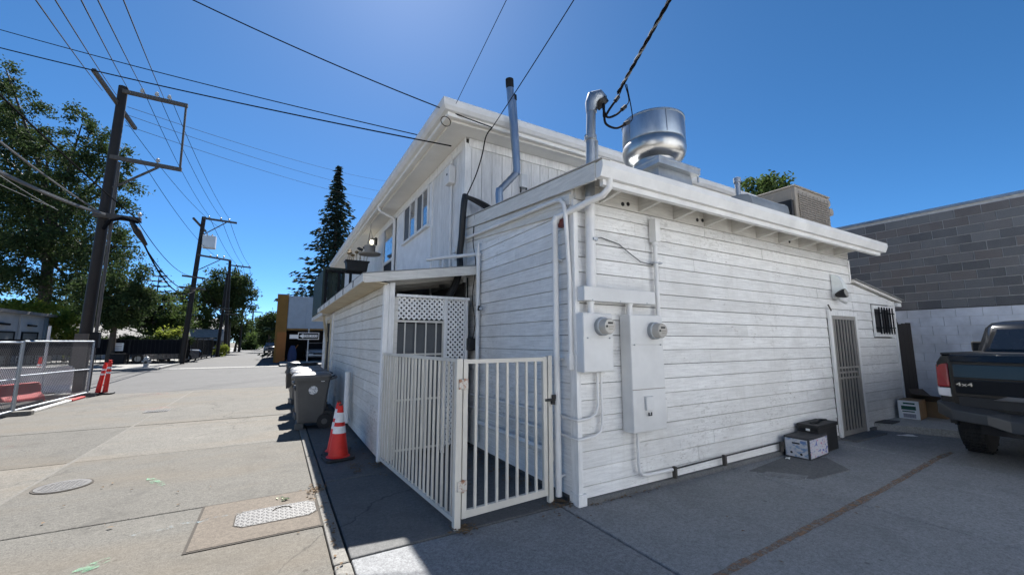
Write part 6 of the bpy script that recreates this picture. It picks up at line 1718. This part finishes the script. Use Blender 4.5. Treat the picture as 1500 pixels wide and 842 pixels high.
MB().box(-2.0, 39.0, 0.0, 9.0, 39.2, 2.5).build('carport_back_wall', M['dark'], ob)
for x in (3.4, 8.9): MB().box(x, 31.6, 0.0, x + 0.15, 31.8, 2.40).build('post', M['dark'], ob)
MB().box(-2.0, 31.6, -0.02, 9.0, 39, 0.015).build('carport_floor', M['darkpatch'], ob)
MB().bar((-1.95, 31.3, 0.02), (-1.2, 31.45, 1.3), 0.12, 0.05).build('leaning_board', M['orange2'], ob)
tag(MB().loft([[(-1.55 + r_ * math.cos(a), 31.2 + 0.8 * r_ * math.sin(a), z) for a in [2 * math.pi * k_ / 10 for k_ in range(10)]] for r_, z in ((0.28, 0.1), (0.30, 0.6), (0.22, 1.0), (0.12, 1.25))]).build('tarp_bundle', plain('blue_tarp', (0.02, 0.03, 0.09), 0.6), None, True), 'upright dark blue tarp bundle at the carport corner', 'tarp')

# one-way sign
ow = thing('one_way_sign', 'one-way arrow sign on a galvanised post beyond the bins', 'sign', (-1.1, 21.8, 0))
MB().tube([(-1.1, 21.85, 0.0), (-1.1, 21.85, 2.25)], 0.03, 8).build('post', M['galv'], ow, True)
x0, x1, z0, z1 = -1.62, -0.58, 1.66, 2.04
MB().box(x0, 21.80, z0, x1, 21.815, z1).build('panel', M['signwhite'], ow)
MB().box(x0 + 0.03, 21.796, z0 + 0.03, x1 - 0.03, 21.7995, z1 - 0.03).build('black_face', M['blackmetal'], ow)
ar = [(x0 + 0.06, 1.85), (x0 + 0.26, 1.98), (x0 + 0.26, 1.925), (x1 - 0.08, 1.925), (x1 - 0.08, 1.775), (x0 + 0.26, 1.775), (x0 + 0.26, 1.72)]
MB().prism(ar, 21.790, 21.7955, 'y').build('arrow', M['signwhite'], ow)
text('lettering', 'ONE WAY', 0.15, M['blackmetal'], ow, Matrix.Translation(((x0 + x1) / 2 + 0.10, 21.7885, 1.85)) @ Matrix.Rotation(R(90), 4, 'X'), 0.001, 0.95)
MB().box(x0 - 0.40, 21.83, 1.70, x0 + 0.05, 21.84, 1.92).build('street_name_plate', M['signwhite'], ow)

# garage and houses
gg = thing('garage_building', 'low pale garage building with dark doors behind the black fence', 'garage', (-17.5, 36, 0))
MB().box(-24.0, 31.0, 0.0, -17.5, 40.0, 3.35).build('wall', M['housegrey'], gg)
MB().box(-24.0, 40.0, 0.0, -17.9, 43.0, 3.25).build('rear_wall', plain('shaded_wall_dark', (0.06, 0.065, 0.075), 0.8), gg)  # set-back part of the garage, its shade put into the dark colour
MB().box(-24.3, 30.7, 3.35, -17.2, 43.3, 3.55).build('roof', plain('grey_roof_edge', (0.20, 0.19, 0.18), 0.8), gg)
for (a, b_) in ((33.4, 35.9), (37.0, 38.9)):
    d_ = MB().box(-17.505, a, 0.0, -17.47, b_, 2.1).build('garage_door', plain('grey_garage_door', (0.13, 0.145, 0.16), 0.5), gg)
    MB().box(-17.50, a - 0.12, 0.0, -17.44, a, 2.2).build('jamb', M['blackmetal'], d_); MB().box(-17.50, b_, 0.0, -17.44, b_ + 0.12, 2.2).build('jamb', M['blackmetal'], d_)
    MB().box(-17.50, a, 2.1, -17.44, b_, 2.2).build('header', M['blackmetal'], d_)
    for k_ in range(4): MB().box(-17.466, a + 0.15 + k_ * (b_ - a - 0.2) / 4, 1.0, -17.46, a + 0.05 + (k_ + 1) * (b_ - a - 0.2) / 4, 1.35).build('pane', M['glass'], d_)
    MB().tube([(-17.45, (a + b_) / 2 - 0.5, 2.65), (-17.3, (a + b_) / 2 + 0.2, 2.62)], 0.07, 8).build('wall_lamp', M['blackmetal'], gg)
MB().box(-17.49, 36.35, 0.0, -17.40, 36.55, 3.3).build('downpipe', M['housegrey'], gg)
MB().box(-17.49, 39.7, 0.0, -17.38, 40.0, 3.3).build('pilaster', plain('blue_grey_trim', (0.20, 0.25, 0.29), 0.7), gg)
def far_house(label, x0, x1, y0, y1, h, rh, wm):
    t = thing('distant_house', label, 'house', ((x0 + x1) / 2, (y0 + y1) / 2, 0), 0, 'houses beyond the fence')
    MB().box(x0, y0, 0, x1, y1, h).build('wall', wm, t)
    ym_ = (y0 + y1) / 2; o_ = 0.4
    MB().add([(x0 - o_, y0 - o_, h - 0.1), (x1 + o_, y0 - o_, h - 0.1), (x1 + o_, y1 + o_, h - 0.1), (x0 - o_, y1 + o_, h - 0.1), (x0 - o_, ym_, h + rh), (x1 + o_, ym_, h + rh)], [(0, 1, 5, 4), (2, 3, 4, 5), (1, 2, 5), (3, 0, 4), (0, 3, 2, 1)]).build('roof', M['roofgrey'], t)
    for k_ in range(2):
        xa = x0 + (x1 - x0) * (0.2 + 0.4 * k_)
        w_ = MB().box(xa, y0 - 0.03, 0.9, xa + 1.2, y0 - 0.005, 2.0).build('window', M['glass'], t)
        MB().box(xa - 0.08, y0 - 0.05, 0.82, xa + 1.28, y0 - 0.031, 0.9).build('sill', M['trim'], w_)
    return t
far_house('long low grey-roofed house behind the black fence and street tree', -19.5, -11.0, 46.0, 52, 1.9, 1.3, M['housegrey'])
far_house('grey-roofed shed house beside the second fence along the alley', -11.5, -8.6, 54.0, 58, 1.75, 1.25, M['dark'])
far_house('higher grey-roofed house behind the alley shed', -15.5, -9.6, 66.0, 72, 3.0, 1.9, plain('brown_house_wall', (0.07, 0.06, 0.055), 0.8))
far_house('pale house far down at the alley end', -6.5, 1.5, 150, 158, 3.0, 2.0, M['housegrey'])

# two pale buildings added out of view, bouncing sunlight onto the shaded walls
nb = thing('bounce_building', 'unseen pale blue-grey building added to bounce sunlight onto the extension wall', 'building', (11, -16, 0))
crm = plain('bounce_wall_blue_grey', (0.74, 0.77, 0.80), 0.9, var=0.05, vscale=2)  # tinted cool so the bounced light has a blue cast
NY = -9.6
MB().box(-1.2, NY - 9, 0, 26, NY, 7.4).build('wall', crm, nb)
MB().box(-1.5, NY - 9.3, 7.4, 26.3, NY + 0.3, 7.7).build('cornice', M['trim'], nb)
for i in range(7):
    for z in (1.0, 4.6):
        w_ = MB().box(0.6 + i * 3.6, NY + 0.001, z, 1.7 + i * 3.6, NY + 0.03, z + 1.2).build('window', M['glass'], nb)
        MB().box(0.5 + i * 3.6, NY + 0.001, z - 0.1, 1.8 + i * 3.6, NY + 0.07, z).build('sill', M['trim'], w_)

nb2 = thing('alley_bounce_building', 'second unseen pale building added to bounce sunlight onto the side wall', 'building', (-19, -12, 0))  # also added out of view, lifts the light on the gate-side wall
MB().box(-32, NY - 9, 0, -8.4, NY, 6.8).build('wall', crm, nb2)
MB().box(-32.3, NY - 9.3, 6.8, -8.1, NY + 0.3, 7.05).build('cornice', M['trim'], nb2)
for i in range(6):
    w_ = MB().box(-30 + i * 3.6, NY + 0.001, 1.2, -28.8 + i * 3.6, NY + 0.03, 2.4).build('window', M['glass'], nb2)
    MB().box(-30.1 + i * 3.6, NY + 0.001, 1.1, -28.7 + i * 3.6, NY + 0.07, 1.2).build('sill', M['trim'], w_)

# ================================================================== TREES
def crown_mesh(lobes, n, size, seed, mat, shell=0.55, flat=1.0):
    r = np.random.default_rng(seed)
    lobes = [(np.array(c), np.array(rad)) for c, rad in lobes]
    vol = np.array([rad[0] * rad[1] * rad[2] for _, rad in lobes]); vol = vol ** 0.8; vol /= vol.sum()
    V, F = [], []
    # clumps first (on and inside every lobe, uneven), then leaves inside the clumps
    nc = max(8, n // 26)
    ci = r.choice(len(lobes), nc, p=vol)
    d = r.normal(size=(nc, 3)); d /= np.linalg.norm(d, axis=1)[:, None]
    rr = (0.35 + 0.68 * r.random(nc) ** 0.6)
    Cc = np.array([lobes[i][0] for i in ci]); Rd = np.array([lobes[i][1] for i in ci])
    Cc = Cc + d * Rd * rr[:, None]
    cr_ = np.clip(Rd.mean(axis=1) * 0.20, size * 1.3, size * 4.5) * (0.6 + 0.8 * r.random(nc))
    k = r.integers(0, nc, n)
    g = r.normal(size=(n, 3)) * np.array([1.0, 1.0, 0.7])
    P0 = Cc[k] + g * cr_[k][:, None] * 0.62
    d = g / (np.linalg.norm(g, axis=1)[:, None] + 1e-6)
    out = []
    per = 4
    for _ in range(per):
        c = P0 + r.normal(size=(n, 3)) * size * 0.8
        a = r.normal(size=(n, 3)); a /= np.linalg.norm(a, axis=1)[:, None]
        b = np.cross(a, d + r.normal(size=(n, 3)) * 0.6); b /= (np.linalg.norm(b, axis=1)[:, None] + 1e-6)
        s = size * (0.45 + 0.8 * r.random(n))[:, None]
        out.append(np.stack([c - a * s * 0.6, c + b * s * 0.30, c + a * s * 0.6, c - b * s * 0.30], axis=1))
    Q = np.concatenate(out).reshape(-1, 3)
    m = len(Q) // 4
    me = bpy.data.meshes.new('crown')
    me.vertices.add(len(Q)); me.vertices.foreach_set('co', Q.astype(np.float32).ravel())
    me.loops.add(m * 4); me.loops.foreach_set('vertex_index', np.arange(m * 4, dtype=np.int32))
    me.polygons.add(m); me.polygons.foreach_set('loop_start', np.arange(0, m * 4, 4, dtype=np.int32)); me.polygons.foreach_set('loop_total', np.full(m, 4, dtype=np.int32))
    me.update(calc_edges=True); me.validate()
    me.materials.append(mat)
    return me
def tree(label, base, lobes, n, size, mat, seed, trunk_r=0.3, name='tree', group=None, cat='tree'):
    base = Vector(base)
    t = thing(name, label, cat, base, 0, group)
    top = max(lobes, key=lambda l: l[0][2])[0]
    cen = Vector((sum(l[0][0] for l in lobes) / len(lobes), sum(l[0][1] for l in lobes) / len(lobes), sum(l[0][2] for l in lobes) / len(lobes)))
    r_ = random.Random(seed)
    k1 = base.lerp(cen, 0.55) + Vector((r_.uniform(-.3, .3), r_.uniform(-.3, .3), 0))
    MB().tube([base - Vector((0, 0, 0.1)), base.lerp(k1, 0.5), k1, cen], [trunk_r * 1.2, trunk_r * 0.9, trunk_r * 0.75, trunk_r * 0.4], 10).build('trunk', M['bark'], t, True)
    for (c, rad) in lobes:
        c = Vector(c)
        s0 = k1.lerp(cen, r_.random() * 0.8)
        md = s0.lerp(c, 0.5) + Vector((r_.uniform(-.4, .4), r_.uniform(-.4, .4), r_.uniform(0, .5)))
        MB().tube([s0, md, c], [trunk_r * 0.34, trunk_r * 0.22, trunk_r * 0.08], 6).build('limb', M['bark'], t, True)
    cr = inst('crown', crown_mesh(lobes, n, size, seed, mat), t)
    return t
def lob(u, v, rpx, D, flat=1.0, deep=1.0):
    c = at(u, v, D=D); r_ = rpx / FPX * D
    return ((c.x, c.y, c.z), (r_, r_ * deep, r_ * flat))
def groundpt(u, D):
    c = at(u, 500, D=D); return (c.x, c.y, 0.0)
BT = 34.5
big = [lob(8, 100, 24, BT, 1.3), lob(14, 150, 34, BT), lob(72, 197, 20, BT, 1.2), lob(58, 232, 34, BT), lob(120, 182, 20, BT, 1.3), lob(128, 215, 34, BT), lob(10, 235, 60, BT),
       lob(85, 275, 58, BT), lob(165, 238, 24, BT, 1.3), lob(158, 280, 36, BT), lob(20, 320, 66, BT + 1), lob(110, 335, 60, BT), lob(172, 325, 28, BT), lob(60, 385, 62, BT + 1),
       lob(150, 385, 46, BT), lob(-50, 180, 60, BT + 1), lob(-60, 300, 80, BT + 2), lob(10, 415, 40, BT + 1), lob(105, 420, 34, BT + 1), lob(192, 372, 16, BT, 0.6), lob(205, 362, 10, BT, 0.6)]
tree('large spreading tree towering over the garage behind near pole', groundpt(60, BT + 1.5), big, 22000, 0.235, M['leafA'], 11, 0.5, 'shade_tree', 'trees beyond the street')
st_ = [lob(165, 425, 34, 26, 0.9), lob(190, 405, 22, 26), lob(140, 440, 28, 26), lob(195, 440, 26, 26), lob(160, 470, 26, 26, 0.6), lob(182, 462, 22, 26, 0.7)]
tree('dark street tree with short trunk beside the fence sign', groundpt(164, 26.2), st_, 4200, 0.17, M['leafA'], 12, 0.2, 'street_tree', 'trees beyond the street')
md_ = [lob(240, 455, 30, 34, 0.9), lob(215, 468, 24, 34, 0.8), lob(262, 462, 24, 34, 0.9), lob(240, 480, 26, 34, 0.6), lob(225, 440, 18, 34)]
tree('bushy green tree behind the fence below the spiky conifer top', groundpt(238, 34.2), md_, 3200, 0.19, M['leafB'], 13, 0.2, 'garden_tree', 'trees beyond the street')
bk_ = [lob(275, 440, 22, 48, 0.9), lob(290, 465, 22, 48, 0.8), lob(255, 470, 18, 48, 0.7), lob(300, 478, 14, 48, 0.7)]
tree('pale green tree behind the transformer pole', groundpt(280, 48.3), bk_, 1800, 0.27, M['leafB'], 14, 0.2, 'garden_tree', 'trees beyond the street')
rd = [lob(312, 440, 26, 52, 0.9), lob(338, 420, 28, 52, 0.9), lob(355, 438, 18, 52), lob(330, 452, 28, 52, 0.9), lob(302, 425, 18, 52, 0.8), lob(350, 415, 16, 52, 0.8)]
tree('round-headed tree on a bare trunk above the far alley', groundpt(333, 52.5), rd, 4200, 0.28, M['leafA'], 15, 0.35, 'round_tree', 'trees beyond the street')
for i, (u, v, r_, D, lab_) in enumerate(((345, 478, 16, 62, 'small tree in front of alley houses below round tree'), (372, 484, 15, 80, 'tree on the alley edge beside the fourth pole'), (385, 472, 9, 95, 'slim tree rising behind the fourth pole'), (364, 500, 10, 75, 'low shrubby tree at the far alley edge'), (378, 496, 10, 110, 'hazy low tree near the alley end'), (396, 472, 13, 58, 'dark tree beside the orange building'), (392, 492, 11, 70, 'dark shrubby tree below the one beside the orange building'), (386, 503, 7, 130, 'farthest tree closing the alley view'))):
    tree(lab_, groundpt(u, D + 0.5), [lob(u, v, r_, D, 1.1), lob(u + r_ * 0.4, v + r_ * 0.5, r_ * 0.7, D), lob(u - r_ * 0.5, v + r_ * 0.4, r_ * 0.7, D)], 800, 0.35, M['leafB'] if i in (1, 3, 4, 7) else M['leafA'], 20 + i, 0.18, 'alley_tree', 'trees along the far alley')
yb = [('bright yellow-green shrub above the garage roof edge', [lob(40, 452, 16, 33, 0.6), lob(15, 450, 14, 33, 0.6), lob(65, 456, 16, 33, 0.6)], groundpt(40, 33.2)), ('yellow-green shrub cascading beside the dark garage end wall', [lob(92, 462, 16, 31), lob(102, 482, 20, 31), lob(110, 500, 18, 31), lob(85, 478, 12, 31)], groundpt(98, 31.2)),
      ('small yellow bush at the foot of the bushy garden tree', [lob(255, 490, 13, 31, 0.6), lob(240, 494, 10, 31, 0.6)], groundpt(250, 31.2)), ('dry yellow shrub at the base of the third pole', [lob(326, 508, 7, 42), lob(322, 514, 6, 42)], groundpt(324, 42.1))]
for i, (lab_, lb_, g_) in enumerate(yb):
    tree(lab_, g_, lb_, 1100 if i < 2 else 300, 0.20 if i < 3 else 0.16, M['leafY'], 40 + i, 0.08, 'shrub', 'yellow-green shrubs', 'shrub')
tree('evergreen treetop showing above the roof between duct and air conditioner', groundpt(1118, 19), [lob(1096, 278, 12, 18.5), lob(1120, 272, 13, 18.5), lob(1141, 272, 10, 18.5), lob(1118, 294, 20, 18.5), lob(1142, 294, 14, 18.5), lob(1096, 296, 14, 18.5), lob(1120, 320, 40, 18.5)], 2200, 0.17, M['leafB'], 51, 0.25, 'evergreen_tree')
hd = [lob(140 + i * 26, 500, 11, 30.5, 0.5) for i in range(6)]
tree('clipped dark hedge topping the black fence', groundpt(200, 30.6), hd, 1500, 0.16, M['leafA'], 52, 0.08, 'hedge', None, 'hedge')
for i, (u, v, r_, D, lab_) in enumerate(((20, 470, 40, 55, 'dark background tree mass behind the garage'), (120, 460, 40, 60, 'dark background tree between near pole and street tree'), (210, 470, 30, 62, 'dark background tree behind the garden trees'), (270, 480, 20, 66, 'low background tree behind the grey roofs'))):
    tree(lab_, groundpt(u, D + 0.5), [lob(u, v, r_, D, 0.7), lob(u + r_ * 0.6, v + 6, r_ * 0.8, D, 0.6), lob(u - r_ * 0.6, v + 4, r_ * 0.8, D, 0.6)], 1500, 0.4, M['leafA'], 60 + i, 0.3, 'background_tree', 'background trees')

def conifer(label, base, h, rb, whorls, per, seed, sparse=False, z0=0.08, lean=0.0, power=0.9, nl=20, size=0.26):
    t = thing('conifer', label, 'tree', base, 0, 'conifers')
    base = Vector(base)
    MB().tube([base - Vector((0, 0, 0.1)), base + Vector((0, 0, h * 0.5)), base + Vector((0, 0, h))], [h * 0.018, h * 0.011, 0.02], 8).build('trunk', M['bark'], t, True)
    r = np.random.default_rng(seed)
    Q = []
    lm = MB()
    for w_ in range(whorls):
        f_ = w_ / (whorls - 1)
        z = h * (z0 + (0.99 - z0) * f_)
        rad = rb * (1 - f_) ** power * (0.85 + 0.3 * r.random()) + 0.12
        for k_ in range(per):
            a = 2 * math.pi * (k_ + r.random()) / per
            L_ = rad * (0.45 + 0.75 * r.random())
            dirv = np.array([math.cos(a), math.sin(a), 0.0])
            droop = 0.28 if not sparse else -0.05
            tip = np.array(base) + np.array([0, 0, z]) + dirv * L_ + np.array([0, 0, -droop * L_ + 0.12 * L_])
            st0 = np.array(base) + np.array([0, 0, z])
            if sparse or w_ % 2 == 0: lm.tube([tuple(st0), tuple((st0 + tip) / 2 + np.array([0, 0, -0.06 * L_])), tuple(tip)], [0.05, 0.035, 0.012], 4, False)
            n_ = max(5, int(nl * (L_ / rb) + 4))
            s_ = r.random(n_) ** 0.75
            pts = st0 + (tip - st0) * s_[:, None] + np.array([0, 0, 1]) * (-0.10 * L_ * 4 * s_ * (1 - s_))[:, None] * 0.5
            side = np.array([-math.sin(a), math.cos(a), 0])
            wd = (0.10 + 0.20 * L_ * (1 - s_))[:, None]
            pts = pts + side * (r.random((n_, 1)) - 0.5) * 2 * wd * (0.25 if sparse else 1) + r.normal(size=(n_, 3)) * 0.05
            for p in pts:
                sz = size * (0.6 + 0.7 * r.random())
                ax = dirv * 0.8 + side * r.normal() * 0.7 + np.array([0, 0, -0.35 + 0.3 * r.normal()]); ax /= np.linalg.norm(ax)
                bx_ = np.cross(ax, r.normal(size=3)); bx_ /= np.linalg.norm(bx_) + 1e-6
                Q.append([p - ax * sz * 0.5, p + bx_ * sz * 0.22, p + ax * sz * 0.7, p - bx_ * sz * 0.22])
    stuff(lm.build('limbs', M['bark'], t))
    Q = np.array(Q).reshape(-1, 3); m = len(Q) // 4
    me = bpy.data.meshes.new('crown')
    me.from_pydata([tuple(v) for v in Q], [], [tuple(range(4 * i, 4 * i + 4)) for i in range(m)])
    me.materials.append(M['needle'])
    inst('crown', me, t)
    return t
cb_ = at(493, 500, D=44)
ct = at(497, 243, D=44)
conifer('tall dark conifer rising behind the house eave', (ct.x, ct.y, 0), ct.z, 5.2, 52, 11, 5, False, 0.05, 0, 0.92, 30, 0.46)
sp_ = at(234, 396, D=34)
conifer('spiky sparse conifer top above the garden trees', (sp_.x, sp_.y, 0), sp_.z, 3.0, 13, 6, 6, True, 0.30, 0, 0.7, 16, 0.20)

# ================================================================== LITTER, LEAVES
lv = MB()
dl = random.Random(5)
def leaves(cx, cy, n_, sx, sy, z=0.006):
    for _ in range(n_):
        x, y = cx + dl.gauss(0, sx), cy + dl.gauss(0, sy); s_ = dl.uniform(0.010, 0.028); a = dl.random() * 6.28
        dx, dy = math.cos(a) * s_, math.sin(a) * s_
        zz_ = z + dl.uniform(0.0, 0.012)
        lv.add([(x - dx, y - dy, zz_), (x + dy * 0.5, y - dx * 0.5, zz_ + dl.uniform(0, .01)), (x + dx, y + dy, zz_), (x - dy * 0.5, y + dx * 0.5, zz_ + dl.uniform(0, .008))], [(0, 1, 2, 3)])
leaves(-2.14, 1.72, 60, 0.06, 0.10); leaves(-1.34, 2.32, 70, 0.06, 0.07); leaves(-1.62, 2.25, 45, 0.06, 0.12); leaves(-1.15, 0.10, 60, 0.06, 0.05)
leaves(-1.42, 3.4, 60, 0.03, 0.8); leaves(-0.12, 0.12, 70, 0.08, 0.06); leaves(-0.15, 1.4, 120, 0.06, 0.7); leaves(-0.6, 1.9, 60, 0.3, 0.3); leaves(0.4, -0.05, 40, 0.4, 0.02); leaves(-2.1, 0.6, 40, 0.02, 0.6)
leaves(1.0, -1.4, 14, 1.5, 0.7); leaves(-3.6, 2.4, 18, 0.8, 1.2)
stuff(tag(lv.build('fallen_leaves', plain('dead_leaf_brown', (0.13, 0.085, 0.045), 0.9, var=0.35, vscale=30)), 'dead leaves and grit gathered along the wall feet and joints', 'leaves'))
wl2 = MB()
for _ in range(9):
    x, y = -2.40 + dl.gauss(0, 0.05), 1.55 + dl.gauss(0, 0.03); s_ = dl.uniform(0.02, 0.045); a = dl.random() * 6.28
    wl2.add([(x, y, 0.016), (x + s_ * math.cos(a), y + s_ * math.sin(a), 0.03), (x + 1.8 * s_ * math.cos(a + .3), y + 1.8 * s_ * math.sin(a + .3), 0.016), (x + s_ * math.cos(a + .7), y + s_ * math.sin(a + .7), 0.02)], [(0, 1, 2, 3)])
tag(wl2.build('plucked_sprig', plain('pale_sprig_leaf', (0.42, 0.45, 0.30), 0.7)), 'pale leafy sprig lying above the utility cover', 'sprig')
